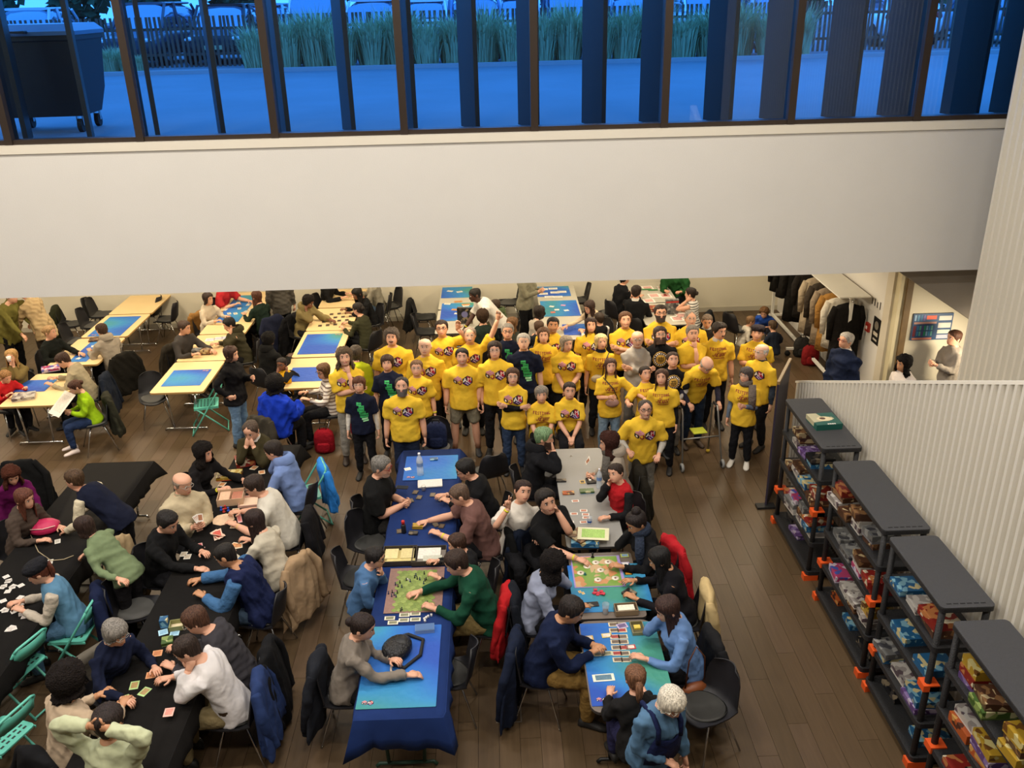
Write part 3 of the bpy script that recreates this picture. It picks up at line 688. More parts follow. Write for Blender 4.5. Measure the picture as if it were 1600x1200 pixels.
RACKB = mat('black_plastic', '1b1b1d', .6, 0, .15, 20, .3, 90); RTOP = mat('grainy_black_plastic', '38383a', .75, 0, .12, 30, .3, 120); ORNG = mat('orange_plastic', 'd8521a', .5)
RACKS = [(8.40, 9.70, 'farthest rack'), (6.80, 8.12, 'second rack'), (5.68, 6.70, 'third rack'), (4.35, 5.52, 'nearest rack')]
TIERS = [.12, .50, .90, 1.30, 1.70]; TW = ['bottom', 'second', 'third', 'upper', 'top']
rnd = random.Random(3); used = {}
for ri, (y0, y1, rn) in enumerate(RACKS):
    e = empty('shelf_rack', (3.68, (y0 + y1) / 2, 0), 0, 'black plastic shelf rack of board games, ' + rn + ' along the stair wall', 'shelf', 'black shelf racks'); hy = (y1 - y0) / 2
    for ti, z in enumerate(TIERS):
        sh = MB().use(RTOP if ti == 4 else RACKB).rbox((-.22, -hy, z - .012), (.22, hy, z), .04).use(RACKB).rbox((-.22, -hy, z - .05), (.22, hy, z - .012), .04).build('shelf', None, e)
        if ti == 4:
            sl = MB().use(mat('slot_dark', '0c0c0c', .9))
            for sy in (-1,):
                for k in range(6): sl.box((-.16 + k * .055, sy * (hy - .05) - .006, z), (-.12 + k * .055, sy * (hy - .05) + .006, z + .0015))
            sl.build('vent_slots', None, sh)
    for sx in (-1, 1):
        for sy in (-1, 1):
            MB().use(RACKB).tube([(sx * .18, sy * (hy - .05), .0), (sx * .18, sy * (hy - .05), 1.66)], .028, 8).build('post', None, e, True)
            MB().use(ORNG).prism([(sx * .24, sy * hy), (sx * .24 - sx * .16, sy * hy), (sx * .20 - sx * .1, sy * (hy - .07)), (sx * .24, sy * (hy - .09))][::(1 if sx * sy > 0 else -1)], .0, .07).build('foot', None, e)
    for sx, sy, z in ((-1, -1, .90), (-1, 1, .5)):
        MB().use(ORNG).box((sx * .235, sy * (hy - .11), z - .05), (sx * .10, sy * hy, z + .012)).build('clamp', None, e)
    for ti in range(4):
        y = y0 + .10; z = TIERS[ti]
        while y < y1 - .22:
            w_ = rnd.uniform(.20, .30); dd = rnd.uniform(.22, .30)
            if rnd.random() < (.62 if ti == 0 else .12): y += w_ * .6; continue
            ns = 1 if ti == 0 else rnd.choice([1, 2, 3]); zz = z
            for s_ in range(ns):
                col = rnd.choice(['blue', 'red', 'green', 'white', 'purple', 'black', 'yellow', 'brown', 'grey', 'white', 'brown', 'grey', 'white', 'orange', 'blue', 'pink']); hb = rnd.uniform(.05, .085)
                pos = 'lying alone' if ns == 1 else ['under a pile', 'topping a pile' if ns == 2 else 'mid pile', 'topping a pile'][s_]
                third = ['near end', 'middle', 'far end'][min(2, int((y - y0) / (y1 - y0) * 3))]
                lb = f'{col} game box {pos} on the {TW[ti]} shelf, {third} of the {rn}'
                if lb in used: lb = f'{rnd.choice(["thin", "small", "slim"]) if hb < .068 else "thick"} {col} box {pos}, {TW[ti]} shelf, {third} of the {rn}'
                if lb in used: break
                used[lb] = 1
                game_box((3.61 if ti else 3.70) + rnd.uniform(-.03, .03), y + w_ / 2, zz, dd, w_ - .015, hb, col, rnd.uniform(-.12, .12), lb, 'game boxes on the racks'); zz += hb + .001
            y += w_ + .03
p = at(1287, 663, 1.70)
gb = game_box(p.x, p.y, 1.70, .30, .30, .07, 'teal', R(4), 'teal green game box lying alone on the top of the farthest rack', side='15574b')
MB().use(plain('d8c8a0')).ball((0, 0, .0705), (.09, .06, .001)).use(plain('5a4030')).ball((-.02, .01, .0715), (.035, .03, .001)).build('lid_picture', None, gb)
flat_print(['ww.www.ww.ww', 'ww.w.w.ww.ww', 'ww.www.ww.ww'], .09, 'box_title', gb, -.02, -.125, .0712)

# roll-up banner seen edge on
mb = MB(); a = V((3.47, 10.02, 0)); b = V((3.86, 10.78, 0)); d = (b - a).normalized(); nn = V((-d.y, d.x, 0)) * .012
e = empty('display_board', a, 0, 'tall thin display board seen edge on beside the farthest shelf rack', 'board')
mb.use(mat('board_print', '2e2838', .5, 0, .4, 3)); L_ = (b - a)
mb.add([V(q) for q in (-nn, nn, L_ + nn, L_ - nn)] + [V(q) + V((0, 0, 1.75)) for q in (-nn, nn, L_ + nn, L_ - nn)], [(0,3,2,1),(4,5,6,7),(0,1,5,4),(1,2,6,5),(2,3,7,6),(3,0,4,7)]); mb.build('panel', None, e)
MB().use(plain('8a6c40')).add([V(q) + V((0, 0, z)) for z in (1.75, 1.79) for q in (-nn * 1.4, nn * 1.4, L_ + nn * 1.4, L_ - nn * 1.4)], [(0,3,2,1),(4,5,6,7),(0,1,5,4),(1,2,6,5),(2,3,7,6),(3,0,4,7)]).build('top_rail', None, e)
MB().use(ARTD['pink']).add([V(q) + nn * 1.05 + V((0, 0, z)) for z in (.9, 1.6) for q in (L_ * .1, L_ * .9)], [(0, 1, 3, 2)]).build('printed_picture', None, e)
MB().use(mat('board_foot', '151515', .6)).box((-.12, -.06, 0), (.12, .06, .03)).build('foot', None, e)

# coat rack
WH = plain('d9d6cc', .4)
RX0, RX1, RY0, RY1, RZ = 5.42, 5.92, 13.25, 17.3, 1.78
e = empty('coat_rack', ((RX0 + RX1) / 2, (RY0 + RY1) / 2, 0), 0, 'long white wheeled coat rack with hat shelf against the right wall', 'rack'); hy = (RY1 - RY0) / 2
MB().use(WH).box((-.25, -hy, RZ - .02), (.25, hy, RZ)).build('hat_shelf', None, e)
MB().use(CHROME).tube([(0, -hy + .05, RZ - .10), (0, hy - .05, RZ - .10)], .014, 8).build('hanging_rail', None, e, True)
for y in (-hy + .12, 0, hy - .12):
    MB().use(WH).box((-.025, y - .025, .14), (.025, y + .025, RZ - .02)).build('post', None, e)
    c = MB().use(WH).box((-.3, y - .025, .12), (.3, y + .025, .16)).build('cross_foot', None, e)
    for sx in (-.27, .27): MB().use(mat('rubber', '151515', .8)).tube([(sx, y - .02, .05), (sx, y + .02, .05)], .05, 12).build('castor', None, c, True)
MB().use(WH).box((-.025, -hy + .12, .14), (.025, hy - .12, .18)).build('floor_bar', None, e)
def hung_coat(y, col, label, length=1.0, wid=.46, x=5.66):
    mb = MB().use(cloth(col)); zt = RZ - .17; n = 20; rs = []
    for t, w_, d_ in ((0, .05, .04), (.03, .17, .06), (.08, wid * .5, .09), (.3, wid * .48, .11), (.7, wid * .50, .13), (1, wid * .53, .14)):
        rs.append([V((w_ * math.cos(2*PI*k/n) * (1 + .04 * math.sin(5*k)), d_ * math.sin(2*PI*k/n) * (1 + .25 * t * math.sin(k * 2.1)), zt - length * t)) for k in range(n)])
    mb.rings(rs)
    e = empty('hanging_coat', (x, y, 0), random.uniform(-.15, .15), label, 'coat', 'coats on the rack')
    mb.build('coat_body', None, e, True)
    for sx in (-1, 1): MB().use(cloth(col)).tube([(sx * wid * .42, 0, zt - .07), (sx * wid * .52, .02, zt - .25), (sx * wid * .5, .03, zt - .62)], [.06, .07, .055], 10).build('sleeve', None, e, True)
    MB().use(CHROME).tube([(0, 0, zt), (0, 0, zt + .05), (.02, 0, zt + .075), (0, 0, zt + .085)], .004, 5).build('hanger_hook', None, e, True)
for y, c_, l_, ln in ((13.45, '14110f', 'large black coat nearest the camera on the coat rack', 1.15), (13.75, 'c8c0b0', 'pale cream coat just behind the large black coat', .85), (14.0, '9a7038', 'tan wool coat on the coat rack', 1.0), (14.3, '8a7a66', 'grey brown coat behind the tan coat', 1.0), (14.6, '3c342c', 'dark brown coat in the middle of the rack', .95), (14.9, 'a89880', 'beige coat in the middle of the rack', 1.0), (15.3, '211d1a', 'black jacket left of the beige coat on the rack', .85), (15.8, '14120f', 'long black coat near the back end of the rack', 1.1), (16.3, '1c1a17', 'black padded jacket at the back end of the rack', .8), (16.7, '191613', 'black coat last in line at the back wall', .8)):
    hung_coat(y, c_, l_, ln)
# right wall: poster, call point, arrows, plan, socket
e = empty('wall_poster', (5.99, 13.06, 1.27), 0, 'black poster with pale lettering on the wall by the coat rack', 'poster')
MB().use(mat('poster_black', '14120f', .5)).box((-.006, -.13, -.21), (.004, .13, .21)).build('sheet', None, e)
pb = MB().use(plain('b8b0a0')); pb.box((-.008, -.08, -.08), (-.006, .08, -.02)); pb.box((-.008, -.07, -.16), (-.006, .07, -.13)); pb.use(plain('7a7468')).ball((-.007, 0, .09), (.001, .08, .07)); pb.build('printed_lines', None, e)
tag(MB().use(plain('9a2418')).box((5.96, 13.30, 1.16), (6.0, 13.42, 1.30)).use(plain('e8e0d8')).box((5.955, 13.335, 1.2), (5.96, 13.385, 1.25)).build('fire_call_point'), 'small red fire call point left of the black poster', 'alarm')
ar = MB().use(plain('2a2622'))
for k in range(4): ar.box((5.993, 13.05 + k * .1, 1.62), (5.998, 13.07 + k * .1, 1.74 - .03 * (k % 2)))
tag(ar.build('wall_symbols'), 'row of small black symbols on the wall above the poster', 'sign')
tag(MB().use(plain('e8e2d0')).box((5.98, 15.0, .25), (6.0, 15.1, .37)).build('wall_socket'), 'white socket low on the wall behind the coat rack', 'socket')
e = empty('floor_plan_sign', (6.56, 12.485, 1.53), 0, 'colourful framed floor plan on the niche wall above the curly haired woman', 'sign')
MB().use(plain('35557e')).box((-.30, -.008, -.21), (.30, .012, .21)).build('panel', None, e)
pb = MB()
for c_, x0, x1, z0, z1 in [('d8d8d0', .09, .28, .10, .17), ('d8d8d0', .09, .28, -.02, .06), ('d8e0d0', .09, .28, -.11, -.05), ('c8c8d8', .09, .28, -.19, -.13), ('e05a3a', -.10, .05, .12, .18), ('c8988a', -.28, .06, .05, .08), ('d88a70', -.28, .02, -.20, -.17), ('7a2a3a', -.28, -.24, -.15, .02)] + [(['8fb4d0', '4a8ab0', '2f6a98', '6a5a9a', '4f9a7a'][k % 5], -.28 + .045 * k, -.255 + .045 * k, .10, .19) for k in range(4)] + [(['3f8ab8', '6ab0a0', '5a4a80', '2f9a6a', '88b8d0'][k % 5], -.22 + .035 * k, -.195 + .035 * k, -.14 + .09 * j, -.07 + .09 * j) for k in range(7) for j in range(2)]:
    pb.use(plain(c_)).box((x0, -.011, z0), (x1, -.008, z1))
pb.build('printed_plan', None, e)
# floor box hatch and small floor socket
p = at(795, 1117, 0); h = empty('floor_hatch', (p.x, p.y, 0), 0, 'square floor hatch with metal rim between the two table rows', 'hatch')
MB().use(mat('hatch_rim', '8a8074', .4, .5)).box((-.12, -.10, 0), (.12, .10, .004)).build('rim', None, h)
MB().use(PLANK).box((-.108, -.09, .004), (.108, .09, .006)).build('cover', None, h)
p = at(1104, 934, 0); tag(MB().use(mat('steel_disc', '9a938a', .4, .5)).tube([(p.x, p.y, 0), (p.x, p.y, .005)], .045, 20).build('floor_socket'), 'round steel floor socket right of the light blue jumper', 'socket')
# ================================================================ people
SKIN = {'f': 'd6a184', 'p': 'e0b296', 't': 'bd8862', 'b': '7c4e36', 'd': '4a2d22'}
HEADT = [(-.06, .054, .052, .058), (-.012, .056, .058, .066), (-.004, .052, .085, .068), (.010, .058, .097, .072), (.034, .069, .097, .078), (.056, .076, .096, .088), (.079, .081, .095, .096), (.102, .0835, .091, .102), (.126, .085, .096, .106), (.150, .0845, .095, .107), (.174, .077, .085, .100), (.194, .056, .060, .076), (.2065, .020, .022, .028)]
_hz = [r_[0] for r_ in HEADT]
def hairmat(col):
    key = ('hairmat', str(col))
    if key in _mats: return _mats[key]
    m = bpy.data.materials.new('hair'); m.use_nodes = True; nt = m.node_tree; b = nt.nodes['Principled BSDF']; L = nt.links.new; c = lin(col)
    tc = nt.nodes.new('ShaderNodeTexCoord'); mp = nt.nodes.new('ShaderNodeMapping'); mp.inputs['Scale'].default_value = (95, 95, 14); L(tc.outputs['Object'], mp.inputs[0])
    n = nt.nodes.new('ShaderNodeTexNoise'); n.inputs['Scale'].default_value = 1; n.inputs['Detail'].default_value = 3; L(mp.outputs[0], n.inputs['Vector'])
    cr = nt.nodes.new('ShaderNodeValToRGB'); e = cr.color_ramp.elements; e[0].position = .32; e[1].position = .72
    e[0].color = (*[v * .45 for v in c], 1); e[1].color = (*[min(1, v * 1.5 + .01) for v in c], 1); L(n.outputs['Fac'], cr.inputs[0]); L(cr.outputs[0], b.inputs['Base Color'])
    bp = nt.nodes.new('ShaderNodeBump'); bp.inputs['Strength'].default_value = .7; bp.inputs['Distance'].default_value = .01; L(n.outputs['Fac'], bp.inputs['Height']); L(bp.outputs['Normal'], b.inputs['Normal'])
    b.inputs['Roughness'].default_value = .6; b.inputs['Specular IOR Level'].default_value = .25; _mats[key] = m; return m
def hsurf(z):
    z = max(_hz[0], min(_hz[-1], z)); return [float(np.interp(z, _hz, [r_[k] for r_ in HEADT])) for k in (1, 2, 3)]
TM = [(-.09, .075, .06, .08), (-.05, .14, .10, .115), (0, .165, .115, .13), (.10, .158, .115, .105), (.20, .148, .112, .095), (.32, .158, .122, .10), (.41, .168, .124, .108), (.455, .166, .108, .104), (.495, .136, .085, .092), (.528, .092, .068, .080), (.565, .060, .056, .062)]
TF = [(-.09, .075, .06, .08), (-.05, .145, .10, .12), (0, .172, .112, .14), (.10, .155, .108, .105), (.20, .130, .102, .09), (.32, .140, .135, .092), (.39, .148, .138, .096), (.445, .146, .105, .094), (.49, .120, .080, .086), (.525, .084, .064, .074), (.565, .054, .050, .056)]
def stripe_mat(a, b, fr, thr, rot=0):
    m = bpy.data.materials.new('striped_knit'); m.use_nodes = True; nt = m.node_tree; bs = nt.nodes['Principled BSDF']; L = nt.links.new
    tc = nt.nodes.new('ShaderNodeTexCoord'); wv = nt.nodes.new('ShaderNodeTexWave'); wv.bands_direction = 'Z'; wv.inputs['Scale'].default_value = fr; wv.inputs['Distortion'].default_value = .6
    L(tc.outputs['Object'], wv.inputs['Vector']); gt = nt.nodes.new('ShaderNodeMath'); gt.operation = 'GREATER_THAN'; gt.inputs[1].default_value = thr; L(wv.outputs['Fac'], gt.inputs[0])
    mx = nt.nodes.new('ShaderNodeMix'); mx.data_type = 'RGBA'; mx.inputs['A'].default_value = (*lin(a), 1); mx.inputs['B'].default_value = (*lin(b), 1); L(gt.outputs[0], mx.inputs['Factor']); L(mx.outputs['Result'], bs.inputs['Base Color']); bs.inputs['Roughness'].default_value = .9; return m
STRIPES = {'STRIPE_BW': stripe_mat('d8d4cc', '1a1a1c', 7, .8), 'STRIPE_PINK': stripe_mat('d8cfc4', '7a6a60', 6, .72)}
def rotq(lean=0, side=0, tw=0):
    return (Quaternion((1, 0, 0), R(lean)) @ Quaternion((0, 1, 0), R(side)) @ Quaternion((0, 0, 1), R(tw)))
LX, FX, UX = V((1, 0, 0)), V((0, -1, 0)), V((0, 0, 1))
GARM = []; PEOPLE = []; PRINTQ = []
def garment(name, mb, m, parent, vox, label=None, amp=.005, it=3):
    o = bpy.data.objects.new(name, mb.mesh(name)); COL.objects.link(o); o.parent = parent
    o.data.materials.clear(); o.data.materials.append(m)
    q = o.modifiers.new('r', 'REMESH'); q.mode = 'VOXEL'; q.voxel_size = vox; q.use_smooth_shade = True
    q = o.modifiers.new('s', 'SMOOTH'); q.iterations = it; q.factor = .6
    GARM.append((o, amp))
    if label: o['label'] = label
    return o
def ik(S, T, a, b, hint):
    d = T - S; L = d.length; L2 = min(L, (a + b) * .995); L2 = max(L2, abs(a - b) + .03); dn = d.normalized(); T = S + dn * L2
    x = (a * a - b * b + L2 * L2) / (2 * L2); hh = math.sqrt(max(0, a * a - x * x)); n = hint - dn * hint.dot(dn)
    n = n.normalized() if n.length > 1e-4 else dn.orthogonal().normalized()
    return S + dn * x + n * hh, T
def bend(S, E, W, k=3):
    pts = [S, S.lerp(E, .35), S.lerp(E, .75)]
    a, b = S.lerp(E, .88), E.lerp(W, .12)
    for t in (0, .5, 1): pts.append(a * (1 - t) ** 2 + E * 2 * t * (1 - t) + b * t * t)
    pts += [E.lerp(W, .35), E.lerp(W, .7), W]; return pts
def hand(mb, W, d, n, s, curl, sg):
    d = d.normalized(); n = (n - d * n.dot(d)); n = n.normalized() if n.length > 1e-3 else d.orthogonal().normalized(); wv = d.cross(n)
    def ring(c, w_, t, k=8): return [c + wv * (w_ * math.cos(2*PI*i/k)) + n * (t * math.sin(2*PI*i/k)) for i in range(k)]
    mb.rings([ring(W - d * .02 * s, .025 * s, .021 * s), ring(W + d * .02 * s, .030 * s, .018 * s), ring(W + d * .055 * s, .039 * s, .015 * s), ring(W + d * .092 * s, .038 * s, .012 * s)])
    for k, (o, L) in enumerate(((-.029, .058), (-.010, .072), (.010, .068), (.028, .052))):
        b = W + (d * .086 + wv * o) * s; c = R(18 + 62 * (curl if not isinstance(curl, tuple) else curl[k]) + 6 * k); L *= s
        p1 = b + (d * math.cos(c * .6) + n * math.sin(c * .6)) * L * .5; p2 = p1 + (d * math.cos(c * 1.5) + n * math.sin(c * 1.5)) * L * .5
        mb.tube([b, p1, p2], [.0095 * s, .0088 * s, .0065 * s], 6)
    b = W + (d * .025 + wv * sg * .028) * s; p1 = b + (d * .6 + wv * sg * .7 + n * .25).normalized() * .035 * s; p2 = p1 + (d * .9 + wv * sg * .2 + n * (.3 + .4 * (curl if not isinstance(curl, tuple) else 1))).normalized() * .032 * s
    mb.tube([b, p1, p2], [.0125 * s, .0105 * s, .0075 * s], 6)
def ellip(c, l, f, w_, fr, bk, n):
    o = []
    for i in range(n):
        a = 2 * PI * i / n; ca, sa = math.cos(a), math.sin(a)
        o.append(c + l * (w_ * sa) + f * ((fr if ca > 0 else bk) * ca))
    return o
HLINE = {'short': [(0, .166), (30, .164), (48, .150), (60, .118), (74, .092), (100, .080), (130, .040), (180, .012)], 'full': [(0, .162), (30, .156), (45, .138), (58, .09), (75, .06), (100, .045), (130, .02), (180, -.01)], 'rec': [(0, .194), (22, .190), (40, .164), (58, .13), (74, .096), (100, .080), (130, .040), (180, .012)], 'fringe': [(0, .140), (28, .140), (45, .128), (58, .09), (75, .06), (100, .045), (130, .02), (180, -.01)]}
HTH = {'short': .013, 'bald': .007, 'rec': .009, 'bob': .018, 'long': .014, 'fringe': .019, 'curly': .030, 'afro': .055, 'curlong': .034, 'bun': .010, 'pony': .011, 'updo': .014, 'tuft': .020, 'buzz': .0035}
def make_hair(style, col, C, ql, qf, qu, s, parent, seed):
    rnd_ = random.Random(seed); mb = MB(); curly = style in ('curly', 'afro', 'curlong')
    c_ = lin(col); lum = sum(c_) / 3; m = hairmat(col) if not curly else mat('curly_hair', col, .85, 0, .45, 45, .8, 70, spec=.2); mb.use(m)
    base = 'fringe' if style == 'fringe' else ('full' if style in ('bob', 'long', 'curlong', 'afro', 'curly') else ('rec' if style == 'rec' else 'short'))
    th = HTH.get(style, .012); L = {'bob': .055, 'long': .25, 'curlong': .15, 'afro': .03, 'fringe': .012}.get(style, 0)
    n = 40; nz = 11; cols = []; part = rnd_.uniform(-.5, .5); ph = rnd_.uniform(0, 6)
    def P(a, z, t):
        w_, f, b = hsurf(z); sa, ca = math.sin(a), math.cos(a)
        up = max(0, (z - .10) / .1065); up = up * up
        return C + (ql * ((w_ + t * (1 - .5 * up)) * sa) + qf * (((f if ca > 0 else b) + t * (1 - .5 * up)) * ca) + qu * (z + t * up)) * s
    xs, ys = zip(*HLINE[base])
    for i in range(n):
        a = 2 * PI * i / n; sd = math.degrees(math.atan2(math.sin(a), math.cos(a))); ad = abs(sd)
        ze = float(np.interp(ad, xs, ys)) + (rnd_.uniform(-.006, .006) if ad < 60 else rnd_.uniform(-.010, .004)) + (.004 * math.sin(sd * .06 + ph) if ad < 50 else 0); col_ = []
        z0 = .2062 if style != 'bald' else .150
        if style == 'bald' and ad < 64: ze = z0 - .002
        strand = .0035 * math.sin(i * 2.4 + ph) + .0025 * math.sin(i * 4.1)
        for k in range(nz + 1):
            t = k / nz; z = z0 + (ze - z0) * t
            tk = th * (1 - (.82 if ad < 75 else .45) * t ** 2.2) * (1 if style != 'bald' else min(1, t * 4 + .1))
            tk += (rnd_.uniform(-1, 1) * (.011 if style != 'afro' else .013) * (1 - .5 * t)) if curly else strand * (t * (1 - .5 * t) * 1.6) * (1 if style not in ('buzz', 'bald') else .15) + (rnd_.uniform(-.0022, .0022) if style not in ('buzz', 'bald') else 0)
            if style == 'tuft' and ad < 70: tk += .012 * (1 - t) * t * 3 
            col_.append(P(a, z, max(.001, tk)))
        if L:
            drop = L * rnd_.uniform(.86, 1.08) if ad > 54 else 0; last = col_[-1]; rad = V(last - C); rad -= UX * rad.dot(UX)
            for k in range(1, 7):
                if drop:
                    q = k / 6; flare = rad * ((.16 * q - .10 * q * q) if not curly else .34 * math.sin(q * 2.4)); jit = V((rnd_.uniform(-1, 1), rnd_.uniform(-1, 1), rnd_.uniform(-.5, .5))) * (.011 if curly else .004) + rad.normalized() * strand * 1.6
                    col_.append(last + (UX * -.6 - qu * .4) * (drop * s * q) + flare + jit)
                else: col_.append(last - qu * .0004 * k)
        col_.append(C + (col_[-1] - C) * .9); cols.append(col_)
    rs = [[cols[i][k] for i in range(n)] for k in range(len(cols[0]))]
    mb.rings(rs, False)
    if style != 'bald': mb.add(rs[0], [tuple(range(n))])
    if style in ('bun', 'updo'):
        c = C + (qf * (-.115 if style == 'bun' else -.05) + qu * (.11 if style == 'bun' else .215)) * s; mb.ball(c, .042 * s if style == 'bun' else .052 * s, 12, 8)
    if style == 'pony':
        c = C + (qf * -.10 + qu * .12) * s; mb.tube([c + qf * .02, c - qf * .03, c - qf * .045 - UX * .10 * s, c - qf * .03 - UX * .22 * s], [.022, .032, .03, .008], 8)
    return mb.build('hair', None, parent, True)
def person(label, hx, hy, post='st', face=0, h=1.72, sex='m', top='dcb434', bot='17171a', sl='s', hair=('short', '3a2a1e'), skin='f', lean=0, side=0, tw=0, hd=(0, 0, 0), L='down', Rr='down',
           fat=1.0, pr=None, gl=0, beard=None, us=None, ss=None, short=0, shoe='1c1a18', chair_l=None, sz=.45, hem=.0, vox=None, hood=0, hat=None, stripes=None, band=0, collar=None, pos=None, pad=0, legs=1, puff=0, belt=None, spread=1.0, curl=.5, bag=None, apron=None, scarf=None):
    if post == 'si' and hy > 650 and h > 1.4: h *= 1.06; fat *= 1.05
    if hy > 1050: h *= 1.04
    s = h / 1.75; sit = post == 'si'; T = TM if sex == 'm' else TF; nseg = 24
    hz = (sz + .085 * s + .0) if sit else .88 * s
    # spine
    Pp = V((0, 0, hz)); q0 = rotq(lean * .35 if sit else lean * .5, side * .4, 0); q1 = rotq(lean * .8, side * .8, tw * .5); q2 = rotq(lean, side, tw)
    def qat(sv): 
        if sv < .05: return q0
        if sv < .25: return q0.slerp(q1, (sv - .05) / .2)
        if sv < .42: return q1.slerp(q2, (sv - .25) / .17)
        return q2
    cache = {}; zz = np.linspace(-.12, .60, 37); p = Pp.copy(); pts = []
    # integrate from sv=0
    posn = {}
    cur = Pp.copy(); prev = 0
    for v in [z for z in zz if z >= 0]:
        cur = cur + (qat((v + prev) / 2) @ UX) * ((v - prev) * s); posn[round(v, 3)] = cur.copy(); prev = v
    pk = sorted(posn)
    def sp(sv):
        if sv <= 0: return Pp + (q0 @ UX) * (sv * s)
        i = max(0, min(len(pk) - 2, int(np.searchsorted(pk, sv)) - 1)); a, b = pk[i], pk[i + 1]
        return posn[a].lerp(posn[b], (sv - a) / (b - a))
    nb = sp(.56); qn = rotq(lean * .7, side * .6, tw)
    qh = Quaternion((0, 0, 1), R(tw + hd[0])) @ rotq(lean * .45 + hd[1], side * .4 + hd[2], 0)
    ql, qf, qu = qh @ LX, qh @ FX, qh @ UX
    hs = s if s > .9 else s + (.9 - s) * .55           # children keep larger heads
    C = nb + (qn @ UX) * (.018 * s) + qf * (.028 * s)
    hc = C + qu * (.105 * hs)
    root = empty('person', (0, 0, 0), R(face), label, 'person')
    off = Quaternion((0, 0, 1), R(face)) @ V((hc.x, hc.y, 0))
    if pos is None:
        w_ = at(hx, hy, hc.z); root.location = (max(-12.3, w_.x - off.x), min(17.3, w_.y - off.y), 0)
    else: root.location = (pos[0], pos[1], 0)
    vx = vox or (.017 if root.location.y < 9 else .021)
    sk = mat('skin', SKIN[skin], .55, 0, .06, 14); hairc = mat('hair', hair[1], .6, 0, .3, 60, .5, 90)
    # ---- body: torso, neck and head in one surface
    b = MB().use(sk); rs = []
    for sv, w_, f, bk in T[:-1]:
        q = qat(sv); rs.append(ellip(sp(sv), q @ LX, q @ FX, w_ * s * fat * (.82 if sv < .51 else .84), f * s * fat * (.80 if sv < .51 else .84), bk * s * (.78 if sv < .51 else .84), nseg))
    rs.append(ellip(nb, qn @ LX, qn @ FX, .056 * s, .054 * s, .06 * s, nseg))
    for k, (z, w_, f, bk) in enumerate(HEADT[1:]):
        c = C + qu * (z * hs); ring = []
        for i in range(nseg):
            a = 2 * PI * i / nseg; ca, sa = math.cos(a), math.sin(a); fr = (f if ca > 0 else bk); ex = 0
            aa = abs(math.degrees(math.atan2(sa, ca)))
            if aa < 9: ex = float(np.interp(z, (.044, .055, .064, .085, .108), (0, .020, .023, .012, .0)))
            elif 18 < aa < 38: ex = float(np.interp(z, (.085, .102, .117), (0, -.008, 0)))
            if z < .03 and aa > 25 and ca > 0: ex -= .010
            ring.append(c + (ql * (w_ * sa) + qf * (fr * ca + ex)) * hs)
        rs.append(ring)
    b.rings(rs)
    for sg in (-1, 1):                                    # ears, eyes, brows
        Me = Matrix((ql, qf, qu)).transposed()
        b.use(sk).ball(C + (ql * (sg * .078) + qu * .092 - qf * .012 + ql * (sg * .005)) * hs, V((.010, .022, .032)) * hs, 8, 6, Me)
        ey = C + (ql * (sg * .030) + qu * .104 + qf * .083) * hs
        b.use(mat('eye_white', 'd8d0c8', .3)).ball(ey, V((.0155, .008, .0075)) * hs, 8, 4, Me)
        b.use(mat('eye_dark', '1c130e', .3)).ball(ey + qf * .005 * hs, V((.0082, .0055, .0075)) * hs, 6, 4, Me)
        b.use(hairc).ball(C + (ql * (sg * .031) + qu * .124 + qf * .091) * hs, V((.021, .007, .0050)) * hs, 8, 4, Me)
    b.use(mat('lips', {'f': 'a85c50', 'p': 'b06458', 't': '90503e', 'b': '5a302a', 'd': '3c2220'}[skin], .5)).ball(C + (qu * .035 + qf * .094) * hs, V((.027, .008, .0065)) * hs, 8, 4, Me)
    # ---- limbs
    sw = (.178 if sex == 'm' else .160) * s * (1 + (fat - 1) * .5); a_, b_ = .285 * s, .255 * s
    garm_sl = []; arms = {}
